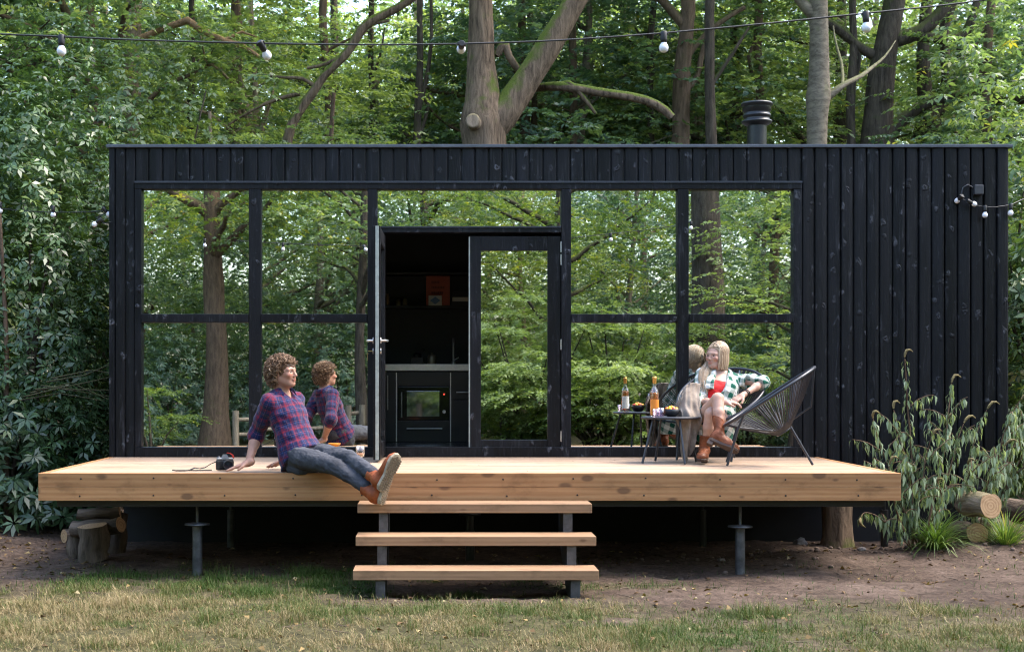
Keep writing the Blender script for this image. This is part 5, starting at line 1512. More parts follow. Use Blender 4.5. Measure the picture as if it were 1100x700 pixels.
def tubes_mesh(name, polys, radii, tones, seg=5):
    m = MB(); tn = []
    for p, r_, t in zip(polys, radii, tones):
        k0 = len(m.f); m.tube(p, r_, seg, caps=False); tn += [t] * (len(m.f) - k0)
    me = m.mesh(name)
    a = me.attributes.new('tone', 'FLOAT', 'FACE'); a.data.foreach_set('value', np.array(tn, np.float32))
    return me
MAT['tread_rubber'] = simple('worn tan tread rubber', (0.14, 0.105, 0.070), .8, 0, .35, 40)
def boot(par, name, ankle, toe, soln, col, solecol, sc=1.0, shaft=.10, shaft_r=.052, heel=False, shin=None, label=None):
    """ankle boot: toe and soln in world directions; shaft leans along 'lean'"""
    n = nv(soln); t = nv(np.array(toe) - n * (np.array(toe) @ n)); y = np.cross(-n, t); A = np.array(ankle, float)
    hb = .035 if heel else 0.0
    F = Field((-.13, -.09, -.02), (.26, .09, .40), .0045)
    F.chain([(-.012, 0, .10), (-.015, 0, .10 + shaft)], [.047, shaft_r], .02)
    F.ell((-.028, 0, .055), (.048, .036, .050), k=.03)
    F.chain([(-.02, 0, .065), (.06, 0, .05), (.13, 0, .038)], [.045, .040, .036], .03)
    F.ell((.145, 0, .032), (.062, .045, .034), k=.03)
    F.ell((.100, 0, .030), (.05, .047, .030), k=.03)
    F.wrinkle(.0022, 90, 5)
    F.plane_keep((0, 0, .014), (0, 0, -1)); F.plane_keep((0, 0, .092 + shaft), (0, 0, 1))
    if not heel: F.cone((-.014, 0, .12 + shaft), (-.015, 0, .14 + shaft), shaft_r * .86, shaft_r * .9, .004, cut=True)
    me, V = F.mesh(name)
    R3 = np.stack([t, y, -n], 1)          # columns: local axes in world
    sd_ = nv(shin); ln = sd_ / max(.45, sd_ @ -n) + n
    if np.linalg.norm(ln) > .75: ln = ln / np.linalg.norm(ln) * .75
    def X(v):
        v = np.array(v, float) * sc
        v = v - np.array([0, 0, .085 * sc])
        w = v @ R3.T
        up = np.clip(v[..., 2:3] - .01, 0, 1)
        return w + up * ln + A
    me.vertices.foreach_set('co', X(V).astype(np.float32).ravel()); me.update()
    o = link(name, me, col, par)
    if label: o['label'] = label
    # sole
    out = [(-.078, 0), (-.070, .024), (-.045, .036), (-.01, .034), (.04, .031), (.09, .044), (.13, .049), (.17, .044), (.198, .026), (.208, 0)]
    out = out + [(x, -yy) for x, yy in reversed(out[1:-1])]
    m = MB(); k_ = len(out)
    def ring(z, s2): return [X((x * s2 + .002, yy * s2, z)) for x, yy in out]
    rings = [ring(-.006, .94), ring(-.004, 1.0), ring(.013, 1.02), ring(.019, .99)]
    vs = [v for rg in rings for v in rg]
    fs = [tuple(reversed(range(k_))), tuple(range(3 * k_, 4 * k_))]
    for i in range(3):
        for j in range(k_): fs.append((i * k_ + j, i * k_ + (j + 1) % k_, (i + 1) * k_ + (j + 1) % k_, (i + 1) * k_ + j))
    if heel:
        m.add([X((x, yy, z)) for z in (-.04, -.004) for x, yy in ((-.072, -.026), (-.02, -.028), (-.02, .028), (-.072, .026))], [(0, 3, 2, 1), (4, 5, 6, 7), (0, 1, 5, 4), (1, 2, 6, 5), (2, 3, 7, 6), (3, 0, 4, 7)])
    m.add(vs, fs)
    if not heel:   # tread bars
        for x in np.arange(-.062, .19, .017):
            hw = .030 if x < .06 else .040
            if x > .16: hw = .026
            for y0 in np.arange(-hw, hw - .001, .018):
                z0, z1 = -.0105, -.006; sh_ = .006 * (1 if int(round((y0 + 1) / .018)) % 2 else -1)
                m.add([X(q) for q in ((x + sh_, y0, z0), (x + .010 + sh_, y0 + .003, z0), (x + .010 + sh_, y0 + .015, z0), (x + sh_, y0 + .013, z0), (x + sh_, y0, z1), (x + .010 + sh_, y0, z1), (x + .010 + sh_, y0 + .016, z1), (x + sh_, y0 + .016, z1))],
                      [(0, 3, 2, 1), (0, 1, 5, 4), (1, 2, 6, 5), (2, 3, 7, 6), (3, 0, 4, 7)], 1)
    m.build('sole', [solecol, MAT['tread_rubber']], o)
    return o

# ---------------------------------------------------------------- the man on the edge of the deck
def build_man():
    f = nv((.85, -.53, 0)); r = np.array([f[1], -f[0], 0]); up = np.array([0, 0, 1.0])
    pel = np.array([-.972, -2.075, .868]); neck = np.array([-1.122, -2.00, 1.282])
    spn = nv(neck - pel)
    fr = nv(f - spn * (f @ spn)); rt = np.cross(fr, spn)
    S = lambda t, dx=0, df=0: pel + (neck - pel) * t + rt * dx + fr * df
    shR, shL = S(.90, .160) , S(.90, -.160)
    elR, elL = np.array([-1.296, -1.985, 1.005]), np.array([-1.03, -1.68, 1.0])
    wrR, wrL = np.array([-1.338, -2.125, .802]), np.array([-1.11, -1.80, .800])
    hipR, hipL = pel + r * .088, pel - r * .088
    hipR[2] -= .008; hipL[2] -= .004
    knR, knL = np.array([-.690, -2.41, .790]), np.array([-.605, -2.37, .848])
    anR, anL = np.array([-.423, -2.615, .632]), np.array([-.384, -2.68, .735])
    hc = np.array([-1.097, -2.035, 1.447]); hf = nv((.90, -.43, .05)); hu = nv((-.05, 0, 1))
    h = .0045
    F = Field((-1.60, -2.80, .58), (-.28, -1.58, 1.62), h)
    # torso, neck, arms, legs
    F.loft([(S(-.12), rt, fr, .140, .098), (S(.25), rt, fr, .122, .085), (S(.65), rt, fr, .138, .092), (S(.92), rt, fr, .115, .068)], .04)
    F.chain([neck - up * .01, hc + np.array(-hf) * .012 + np.array([0, 0, -.06])], [.058, .054], .03)
    for sh, el, wr in ((shR, elR, wrR), (shL, elL, wrL)):
        F.chain([sh, sh * .4 + el * .6, el, el * .65 + wr * .35, wr], [.050, .042, .036, .037, .025], .02)
    for hp, kn, an in ((hipR, knR, anR), (hipL, knL, anL)):
        F.chain([hp, hp * .5 + kn * .5, kn, kn * .65 + an * .35, an], [.070, .058, .042, .040, .030], .012)
    M, W = head(F, hc, hf, hu, .95)
    hand(F, wrR, (-.93, -.10, -.30), (-.25, 0, -1), (0, -1, 0), 1.0, .05, .16)
    hand(F, wrL, (-.75, .55, -.30), (-.2, .1, -1), (-.5, -.8, 0), 1.0, .05, .14)
    F.plane_keep((0, 0, DECK_Z + .0015), (0, 0, -1), (-1.60, -2.19, .58), (-.8, -1.58, .80))
    me, V = F.mesh('person')
    set_attr(me, 'tint', skin_tint(V, hc, M, .95, .8))
    man = link('person', me, m_skin('light tanned skin', (0.37, 0.195, 0.135), (0.08, 0.04, 0.02)))
    tag(man, 'curly haired person in a red and navy plaid shirt sitting on the deck edge', 'person')
    add_eyes(W, .95, man, MAT['iris_dark'])
    # shirt
    F = Field((-1.50, -2.45, .70), (-.72, -1.55, 1.42), h)
    F.loft([(S(-.36), rt, fr, .172, .160), (S(-.12), rt, fr, .166, .148), (S(.06), rt, fr, .153, .124), (S(.32), rt, fr, .142, .108), (S(.65), rt, fr, .156, .112), (S(.88), rt, fr, .138, .088), (S(.97), rt, fr, .080, .066)], .05)
    for sh, el, wr in ((shR, elR, wrR), (shL, elL, wrL)):
        d = nv(wr - el); cf = el + d * .035
        F.chain([sh, sh * .5 + el * .5, el, cf], [.062, .056, .054, .055], .035)
        F.wrinkle(.0, 1, 1)
    F.wrinkle(.0050, 34, 3, (1, 1, .8)); F.wrinkle(.0022, 80, 4)
    for el, wr in ((elR, wrR), (elL, wrL)):
        d = nv(wr - el); cf = el + d * .035
        F.plane_keep(cf, d, cf - .09, cf + .09)
        F.cone(cf - d * .050, cf - d * .010, .062, .063, .004)
    # hem sits above the deck, neckline opens in a short v
    hem = S(-.13); F.plane_keep(hem, -(spn - .42 * fr - .12 * rt))
    F.plane_keep((0, 0, DECK_Z + .004), (0, 0, -1))
    top = S(1.0); F.plane_keep(top + spn * .02, spn, top - .12, top + .12)
    F.cone(S(1.10), S(.98, 0, .02), .068, .062, .01, cut=True)
    F.cone(S(1.04, 0, .07), S(.78, 0, .125), .045, .006, .008, cut=True)
    me, V = F.mesh('shirt')
    bones = [(S(-.3), S(.95), fr, .16), (shR, elR, np.array([0, -1, 0.]), .062), (shL, elL, np.array([0, -1, 0.]), .062)]
    set_attr(me, 'cloth', cloth_uv(V, bones))
    nvy, red, blu, pk = (0.009, 0.013, 0.055), (0.150, 0.010, 0.026), (0.035, 0.055, 0.15), (0.17, 0.065, 0.095)
    st = [(0, nvy), (.26, red), (.44, nvy), (.50, red), (.55, nvy), (.76, blu), (.82, nvy), (.92, pk), (.95, nvy)]
    pm = m_plaid('red and navy plaid', st, st, .088, .088, (.016, (0.012, 0.014, 0.05)))
    shirt = link('shirt', me, pm, man)
    # collar
    m = MB()
    ring = []
    for i in range(15):
        a = R(38 + i * (322 - 38) / 14)
        ring.append((a, S(1.02) + (fr * math.cos(a) * .070 + rt * math.sin(a) * .078)))
    def q(p, dz, do, a): return p + spn * dz + (fr * math.cos(a) + rt * math.sin(a)) * do
    lay = [[q(p, -.006, -.004, a) for a, p in ring], [q(p, .036, .000, a) for a, p in ring], [q(p, .034, .008, a) for a, p in ring], [q(p, -.014, .026, a) for a, p in ring]]
    vs = [v for L_ in lay for v in L_]; nn = len(ring)
    m.add(vs, [(i * nn + j, i * nn + j + 1, (i + 1) * nn + j + 1, (i + 1) * nn + j) for i in range(3) for j in range(nn - 1)], 0, True)
    for e_, s2 in ((0, 1), (nn - 1, -1)):   # points
        a, p = ring[e_]; b2 = ring[e_ + s2][1]; a2 = ring[e_ + s2][0]
        m.add([q(p, .034, .006, a), q(b2, -.012, .030, a2), q(p, -.055, .034, a), q(p, .0, .030, a)], [(0, 1, 2, 3)])
    me = m.mesh('collar'); VV = np.array(m.v)
    set_attr(me, 'cloth', np.stack([VV[:, 0] + VV[:, 1], VV[:, 2], VV[:, 0] * 0], -1))
    me2 = link('collar', me, pm, shirt)
    sm = me2.modifiers.new('cloth', 'SOLIDIFY'); sm.thickness = .004
    bt = MB()
    for t_ in (.70, .50, .30):
        c = S(t_, 0, .128 if t_ > .4 else .126); bt.ball(c, .0055, seg=8, rings=6)
    for dx, t_ in ((.07, .60), (-.07, .60)):
        bt.ball(S(t_, dx, .118), .006, seg=8, rings=6)
    for i in range(5):
        mb1 = MB(); c = [S(.68, 0, .113), S(.50, 0, .112), S(.32, 0, .111), S(.60, .070, .099), S(.60, -.070, .099)][i]
        mb1.ball(c, .0055, seg=8, rings=6); mb1.build('button', MAT['eye_white'], shirt)
    # jeans
    F = Field((-1.20, -2.78, .58), (-.30, -1.85, 1.05), h)
    F.loft([(S(-.20), rt, fr, .150, .120), (S(.12), rt, fr, .148, .112)], .04)
    F.ell(pel + np.array([.0, .02, -.02]), (.14, .14, .11), k=.05)
    for hp, kn, an in ((hipR, knR, anR), (hipL, knL, anL)):
        e = an + nv(an - kn) * -.075
        F.chain([hp, hp * .5 + kn * .5, kn, kn * .6 + e * .4, e], [.086, .074, .058, .052, .046], .014)
    F.wrinkle(.0034, 48, 8); F.wrinkle(.0020, 110, 9)
    F.plane_keep(S(.14), spn, S(.14) - .25, S(.14) + .25)
    F.plane_keep((0, 0, DECK_Z + .002), (0, 0, -1), (-1.2, -2.198, .58), (-.30, -1.85, .85))
    F.plane_keep((0, 0, DECK_Z - .012), (0, 0, -1), (-1.2, -2.42, .58), (-.84, -2.19, .85))
    me, V = F.mesh('jeans')
    link('jeans', me, m_fabric('grey denim', (0.028, 0.030, 0.037), (0.070, 0.074, 0.088), 9), man)
    # boots
    lea = m_fabric('orange brown leather', (0.16, 0.036, 0.010), (0.33, 0.088, 0.028), 14, .5)
    sol = m_fabric('cream rubber sole', (0.24, 0.19, 0.13), (0.37, 0.31, 0.225), 30, .8)
    boot(man, 'boot', anR, (.25, .10, .95), (.86, -.46, -.20), lea, sol, .98, .085, .047, shin=knR - anR)
    boot(man, 'boot', anL, (.36, .10, .93), (.52, -.80, -.28), lea, sol, .98, .085, .047, shin=knL - anL)
    # curly hair
    rg = np.random.default_rng(3); polys = []; rad = []; tone = []
    base = Field(hc - .22, hc + .22, .005)
    base.ell(W(-.018, 0, .034), (.102, .082, .089), M, .01)
    base.ell(W(-.060, 0, -.025), (.058, .076, .080), M, .03)
    base.cone(W(.085, 0, -.045), W(.20, 0, -.05), .075, .10, .005, cut=True)
    base.cone(W(.05, .05, -.06), W(.05, -.05, -.06), .052, .052, .005, cut=True)
    base.wrinkle(.006, 95, 6)
    me, V = base.mesh('hair_mass'); 
    tcol = np.clip(.25 + rg.normal(0, .03, len(V)), 0, 1)
    set_attr(me, 'tone', tcol)
    hm = m_hair('brown curly hair', [(0.0, (0.040, 0.020, 0.011)), (0.45, (0.115, 0.062, 0.033)), (0.8, (0.25, 0.15, 0.085)), (1.0, (0.40, 0.27, 0.17))])
    hair = link('hair', me, hm, man)
    n = 0
    while n < 1700:
        d = unit(rg.normal(0, 1, 3))
        if d[2] < -.75: continue
        face = d[0] > .42 and d[2] < .42
        if face or (d[0] > .12 and d[2] < -.15): continue
        n += 1
        rr_ = rg.uniform(.92, 1.23)
        lowb = max(0, -d[2])
        p = np.array([-.020, 0, .030]) + d * np.array([.108, .090, .094]) * rr_ + np.array([-.014 * lowb, 0, -.055 * lowb])
        if d[0] > .35: p[2] = max(p[2], .062)
        tng = unit(np.cross(d, rg.normal(0, 1, 3))); b2 = np.cross(d, tng)
        hr_ = rg.uniform(.006, .017); L_ = rg.uniform(.015, .06); ph = rg.uniform(0, 6.28); turns = rg.uniform(.7, 2.0)
        pts = []
        for k_ in range(13):
            s_ = k_ / 12; a = ph + s_ * turns * 6.283
            lp_ = p + tng * (s_ - .5) * L_ + (d * math.cos(a) + b2 * math.sin(a)) * hr_ + np.array([0, 0, -.010 * s_])
            pts.append(W(*lp_))
        polys.append(pts); w0 = rg.uniform(.25, .72); rad.append([(.0012 + .0036 * math.sin(math.pi * k_ / 12)) * w0 for k_ in range(13)]); tone.append(float(np.clip(rg.normal(.58, .24), 0, 1)))
    link('hair_curls', tubes_mesh('hair_curls', polys, rad, tone, 5), hm, hair)
    return man
build_man()

# ---------------------------------------------------------------- the woman in the woven chair
def build_woman():
    f = nv((-.12, -1, 0)); r = np.array([f[1], -f[0], 0]); up = np.array([0, 0, 1.0])
    pel = np.array([2.255, -.720, 1.050]); neck = np.array([2.362, -.53, 1.452])
    spn = nv(neck - pel); fr = nv(f - spn * (f @ spn)); rt = np.cross(fr, spn)
    S = lambda t, dx=0, df=0: pel + (neck - pel) * t + rt * dx + fr * df
    shR, shL = S(.90, .150), S(.93, -.155)
    elR, wrR = np.array([2.135, -.720, 1.215]), np.array([2.320, -.895, 1.218])
    elL, wrL = np.array([2.668, -.700, 1.375]), np.array([2.470, -.860, 1.272])
    hipR, hipL = pel + r * .085, pel - r * .085
    knR, knL = np.array([2.215, -1.135, 1.248]), np.array([2.170, -1.085, 1.130])
    anR, anL = np.array([2.205, -1.275, .965]), np.array([2.130, -1.015, .845])
    hc = np.array([2.318, -.555, 1.590]); hf = nv((-.73, -.68, .05)); hu = nv((.06, 0, 1))
    sc = .93; h = .0045
    F = Field((1.95, -1.50, .72), (2.80, -.32, 1.76), h)
    F.loft([(S(-.15), rt, fr, .145, .100), (S(.28), rt, fr, .108, .080), (S(.68), rt, fr, .130, .092), (S(.93), rt, fr, .112, .062)], .04)
    for s_ in (-1, 1): F.ell(S(.60, s_ * .058, .054), (.047, .047, .047), k=.04)
    F.chain([neck - up * .01, hc - hf * .015 + np.array([0, 0, -.06])], [.048, .044], .03)
    for sh, el, wr in ((shR, elR, wrR), (shL, elL, wrL)):
        F.chain([sh, sh * .4 + el * .6, el, el * .65 + wr * .35, wr], [.042, .034, .030, .030, .020], .02)
    for hp, kn, an in ((hipR, knR, anR), (hipL, knL, anL)):
        F.chain([hp, hp * .5 + kn * .5, kn, kn * .62 + an * .38, kn * .35 + an * .65, an], [.080, .066, .047, .043, .027, .025], .012)
    M, W = head(F, hc, hf, hu, sc, True)
    hand(F, wrR, (.85, -.15, -.05), (0, .25, -1), (-.1, -1, .2), .88, .42, .05)
    hand(F, wrL, (-.75, -.35, -.42), (-.35, .1, -1), (-.3, -.9, .2), .88, .40, .05)
    me, V = F.mesh('person')
    set_attr(me, 'tint', skin_tint(V, hc, M, sc, .5))
    wom = link('person', me, m_skin('fair skin', (0.44, 0.265, 0.200), (0.17, 0.10, 0.055)))
    tag(wom, 'blond person in a green checked shirt sitting cross legged in a woven chair', 'person')
    add_eyes(W, sc, wom, MAT['iris_dark'])
    # red top
    F = Field((2.05, -1.0, 1.0), (2.65, -.32, 1.5), h)
    F.loft([(S(-.05), rt, fr, .140, .105), (S(.28), rt, fr, .116, .088), (S(.68), rt, fr, .138, .100), (S(.80), rt, fr, .128, .085)], .04)
    for s_ in (-1, 1): F.ell(S(.58, s_ * .058, .060), (.052, .052, .052), k=.05)
    F.wrinkle(.003, 60, 2)
    F.plane_keep(S(.76), nv(spn * .9 + fr * .1))
    F.cone(S(.86, 0, .14), S(.66, 0, .17), .05, .03, .01, cut=True)
    me, V = F.mesh('top'); link('top', me, m_fabric('red top', (0.42, 0.012, 0.016), (0.62, 0.030, 0.030), 12, .7), wom)
    # checked shirt worn open
    F = Field((1.95, -1.15, .90), (2.82, -.30, 1.56), h)
    F.loft([(S(-.22), rt, fr, .185, .150), (S(.05), rt, fr, .172, .140), (S(.30), rt, fr, .152, .122), (S(.65), rt, fr, .158, .130), (S(.88), rt, fr, .135, .085), (S(.97), rt, fr, .075, .062)], .05)
    for sh, el, wr in ((shR, elR, wrR), (shL, elL, wrL)):
        d = nv(wr - el); cf = el + d * (.05 if el is elR else .045)
        F.chain([sh, sh * .5 + el * .5, el, cf], [.056, .054, .050, .054], .035)
    for s_ in (-1, 1): F.ell(S(.58, s_ * .062, .078), (.062, .062, .066), k=.06)
    # skirt of the shirt over the thighs
    F.chain([hipR, hipR * .75 + knR * .25], [.104, .094], .04); F.chain([hipL, hipL * .65 + knL * .35], [.100, .090], .04)
    F.wrinkle(.0060, 36, 13, (1, 1, .8)); F.wrinkle(.0024, 85, 14)
    for sh, el, wr in ((shR, elR, wrR), (shL, elL, wrL)):
        d = nv(wr - el); cf = el + d * (.05 if el is elR else .045)
        F.plane_keep(cf, d, cf - .10, cf + .10)
    for hp, kn, q_ in ((hipR, knR, .24), (hipL, knL, .30)):
        c = hp * (1 - q_) + kn * q_; d = nv(kn - hp); F.plane_keep(c, d, c - np.array([.14, .16, .14]), c + np.array([.12, .10, .075]))
    F.cone(S(1.10), S(.97, 0, .02), .060, .056, .01, cut=True)
    F.cone(S(1.04, 0, .080), S(.66, .006, .138), .056, .050, .006, cut=True)
    F.cone(S(.66, .006, .138), S(.20, .012, .150), .050, .034, .006, cut=True)
    me, V = F.mesh('shirt')
    bones = [(S(-.3), S(.95), fr, .15), (shR, elR, np.array([0, -1, 0.]), .062), (shL, elL, np.array([0, -1, .3]), .062)]
    set_attr(me, 'cloth', cloth_uv(V, bones))
    gr_, wh = (0.006, 0.085, 0.055), (0.62, 0.62, 0.57)
    st = [(0, gr_), (.5, wh)]
    pm = m_plaid('green and white check', st, st, .082, .082)
    shirt = link('shirt', me, pm, wom)
    m = MB()
    ring = []
    for i in range(15):
        a = R(55 + i * (305 - 55) / 14)
        ring.append((a, S(1.0) + (fr * math.cos(a) * .062 + rt * math.sin(a) * .072)))
    def q(p, dz, do, a): return p + spn * dz + (fr * math.cos(a) + rt * math.sin(a)) * do
    lay = [[q(p, -.01, -.004, a) for a, p in ring], [q(p, .026, .002, a) for a, p in ring], [q(p, .024, .010, a) for a, p in ring], [q(p, -.022, .034, a) for a, p in ring]]
    vs = [v for L_ in lay for v in L_]; nn = len(ring)
    m.add(vs, [(i * nn + j, i * nn + j + 1, (i + 1) * nn + j + 1, (i + 1) * nn + j) for i in range(3) for j in range(nn - 1)], 0, True)
    for e_, s2 in ((0, 1), (nn - 1, -1)):
        a, p = ring[e_]; b2 = ring[e_ + s2][1]; a2 = ring[e_ + s2][0]
        m.add([q(p, .024, .008, a), q(b2, -.018, .036, a2), q(p, -.075, .040, a), q(p, -.01, .034, a)], [(0, 1, 2, 3)])
    me = m.mesh('collar'); VV = np.array(m.v); set_attr(me, 'cloth', np.stack([VV[:, 0] + VV[:, 1], VV[:, 2], VV[:, 0] * 0], -1))
    co = link('collar', me, pm, shirt); sm = co.modifiers.new('cloth', 'SOLIDIFY'); sm.thickness = .004
    # boots with heels
    lea = m_fabric('chestnut brown leather', (0.10, 0.030, 0.012), (0.25, 0.085, 0.040), 14, .42)
    hs = simple('dark boot sole', (0.05, 0.025, 0.015), .6)
    boot(wom, 'boot', anL, (-.30, -.95, .05), (0, .05, -1), lea, hs, .88, .12, .062, True, shin=knL - anL, label='brown heeled boot planted on the deck')
    boot(wom, 'boot', anR, (.68, -.45, -.58), (-.50, -.35, -.79), lea, hs, .88, .13, .062, True, shin=knR - anR, label='brown heeled boot hanging in the air')
    # bracelets
    for k_ in range(2):
        c = wrL * .86 + elL * .14 + nv(elL - wrL) * (.0 + k_ * .016); ax = nv(elL - wrL); a1 = nv(np.cross(ax, up)); a2 = np.cross(ax, a1)
        m = MB(); m.tube([c + (a1 * math.cos(t) + a2 * math.sin(t)) * .030 for t in np.linspace(0, 6.2832, 20)], .0045, 6, caps=False); m.build('bracelet', MAT['rubber'], wom)
    # hair: smooth cap and long strands, most of it drawn over her right shoulder
    rg = np.random.default_rng(8)
    base = Field(hc - .22, hc + .22, .005)
    base.ell(W(-.020, 0, .034), np.array((.108, .086, .092)) * sc, M, .01)
    base.ell(W(-.052, .0, -.045), np.array((.056, .072, .080)) * sc, M, .03)
    base.cone(W(.080, .0, -.005), W(.20, 0, -.005), .076 * sc, .10 * sc, .006, cut=True)
    base.cone(W(.05, .06, -.08), W(.05, -.06, -.08), .05, .05, .006, cut=True)
    me, V = base.mesh('hair'); set_attr(me, 'tone', np.clip(.38 + rg.normal(0, .05, len(V)), 0, 1))
    hm = m_hair('straight blond hair', [(0.0, (0.15, 0.088, 0.050)), (0.4, (0.34, 0.235, 0.15)), (0.75, (0.53, 0.41, 0.29)), (1.0, (0.66, 0.55, 0.43))], .38)
    hair = link('hair', me, hm, wom)
    polys = []; rad = []; tone = []
    RX, RY, RZ, CX, CZ = .109, .086, .097, -.020, .034
    for i in range(900):
        sd = 1 if rg.uniform() < .48 else -1           # +1: her left, cut at the jaw; -1: drawn forward over her right shoulder
        x0 = CX + RX * rg.uniform(-.96, .88)
        lay_ = rg.uniform(.97, 1.06)
        k0 = math.sqrt(max(.02, 1 - ((x0 - CX) / RX) ** 2))
        pts_l = []
        drift = rg.uniform(-.030, .006) + (-.045 if x0 > .05 else 0)
        for th in (6, 28, 52, 76, 98):
            a = R(th); x_ = x0 + drift * (th / 98.0) ** 1.3
            kk = math.sqrt(max(.10, 1 - ((x_ - CX) / RX) ** 2))
            pts_l.append(np.array([x_, sd * (RY * kk * math.sin(a) + .012 * math.cos(a) * (.6 if sd > 0 else -1.15)), CZ + RZ * (k0 if th < 30 else kk) * math.cos(a)]) * np.array([1, lay_, lay_]))
        e_ = pts_l[-1]
        if sd > 0:
            lowz = -.088 - rg.uniform(0, .032)
            pts_l += [np.array([e_[0] - .006, e_[1] * 1.03, -.035]), np.array([e_[0] * .9 - .008, e_[1] * .93, lowz])]
        else:
            jx = rg.normal(0, .016); jy = rg.normal(0, .010); ln_ = rg.uniform(.35, 1.0)
            wpt = lambda x, y, z: M @ (np.array([x + jx, y + jy, z]) - hc) / sc
            lock = [wpt(2.232, -.575, 1.500), wpt(2.200, -.625, 1.440), wpt(2.188, -.672, 1.375), wpt(2.195, -.705, 1.300)]
            pts_l += [np.array([e_[0] * .85 - .004, e_[1] * 1.02, -.030])] + lock[:2] + [lock[1] + (lock[2] - lock[1]) * min(1, ln_ * 1.6)] + ([lock[3] * (ln_) + lock[2] * (1 - ln_)] if ln_ > .62 else [])
        pts = []; n_ = len(pts_l)
        for k_ in range(17):
            t = k_ / 16 * (n_ - 1); j = min(int(t), n_ - 2); u_ = t - j
            p0, p1, p2, p3 = pts_l[max(j - 1, 0)], pts_l[j], pts_l[j + 1], pts_l[min(j + 2, n_ - 1)]
            c = .5 * ((2 * p1) + (-p0 + p2) * u_ + (2 * p0 - 5 * p1 + 4 * p2 - p3) * u_ ** 2 + (-p0 + 3 * p1 - 3 * p2 + p3) * u_ ** 3)
            pts.append(hc + M.T @ (c * sc))
        polys.append(pts); rad.append([.0028 * (1 - .5 * (k_ / 16) ** 3) for k_ in range(17)]); tone.append(float(np.clip(rg.normal(.60 if sd < 0 else .5, .18), 0, 1)))
    link('hair_strands', tubes_mesh('hair_strands', polys, rad, tone, 4), hm, hair)
    return wom
build_woman()
# ================================================================ chairs, table and what stands on it
MAT['cord'] = simple('charcoal woven cord', (0.016, 0.018, 0.026), 0.42, 0, .3, 30)
MAT['rod'] = simple('charcoal powder coated rod', (0.022, 0.025, 0.034), 0.38, 0, .15, 20)
def woven_chair(label, loc, rz, group='woven lounge chairs on the deck'):
    """local: faces +x, origin on the deck"""
    t = thing('woven_chair', label, 'chair', loc, rz, group)
    tilt = R(33.5); c = Vector((-.02, 0, .535)); e1 = Vector((-math.cos(tilt), 0, math.sin(tilt))); e2 = Vector((0, 1, 0))
    n = e1.cross(e2); n = n if n.z < 0 else -n
    def rim(a):
        b = .355 * (1 - .12 * -math.cos(a) * 1.0)
        return c + e1 * (.405 * math.cos(a)) + e2 * (b * math.sin(a))
    m = MB(); m.tube([rim(2 * math.pi * i / 56) for i in range(57)], .0125, 8, caps=False); m.build('rim', MAT['rod'], t)
    hub_c = c + e1 * (-.06) + n * .285
    def hub(a): return hub_c + e1 * (.055 * math.cos(a)) + e2 * (.065 * math.sin(a))
    m = MB(); m.tube([hub(2 * math.pi * i / 20) for i in range(21)], .009, 6, caps=False); m.build('hub', MAT['rod'], t)
    m = MB()
    N = 112
    for i in range(N):
        a = 2 * math.pi * (i + .5) / N
        p, q = rim(a), hub(a + (.10 if i % 2 else -.10))
        mid = p.lerp(q, .5) + (n * .012)
        m.tube([p, mid, q], .0036, 5, caps=False)
    m.build('cords', MAT['cord'], t)
    for s_ in (-1, 1):
        m = MB(); a = math.pi - s_ * .95
        top = rim(a); fpt = Vector((.30, s_ * .235, .012))
        m.tube([top, Vector((.215, s_ * .245, .30)), fpt], .0095, 8)
        m.tube([Vector((.215, s_ * .245, .30)), hub_c + Vector((.03, s_ * .06, 0))], .0085, 8)
        m.build('leg', MAT['rod'], t)
    m = MB()
    m.tube([rim(0.22), Vector((-.33, .03, .46)), Vector((-.16, .0, .335)), hub_c + Vector((-.02, 0, 0))], .0085, 8)
    m.tube([Vector((-.16, 0, .335)), Vector((-.345, .0, .012))], .0095, 8)
    m.build('leg', MAT['rod'], t)
    return t
woven_chair('empty charcoal woven chair turned sideways at the right end of the deck', (2.55, -1.34, DECK_Z + .001), R(169))
woven_chair('charcoal woven chair under the sitting blond person beside the glass', (2.325, -.60, DECK_Z + .001), R(-124))

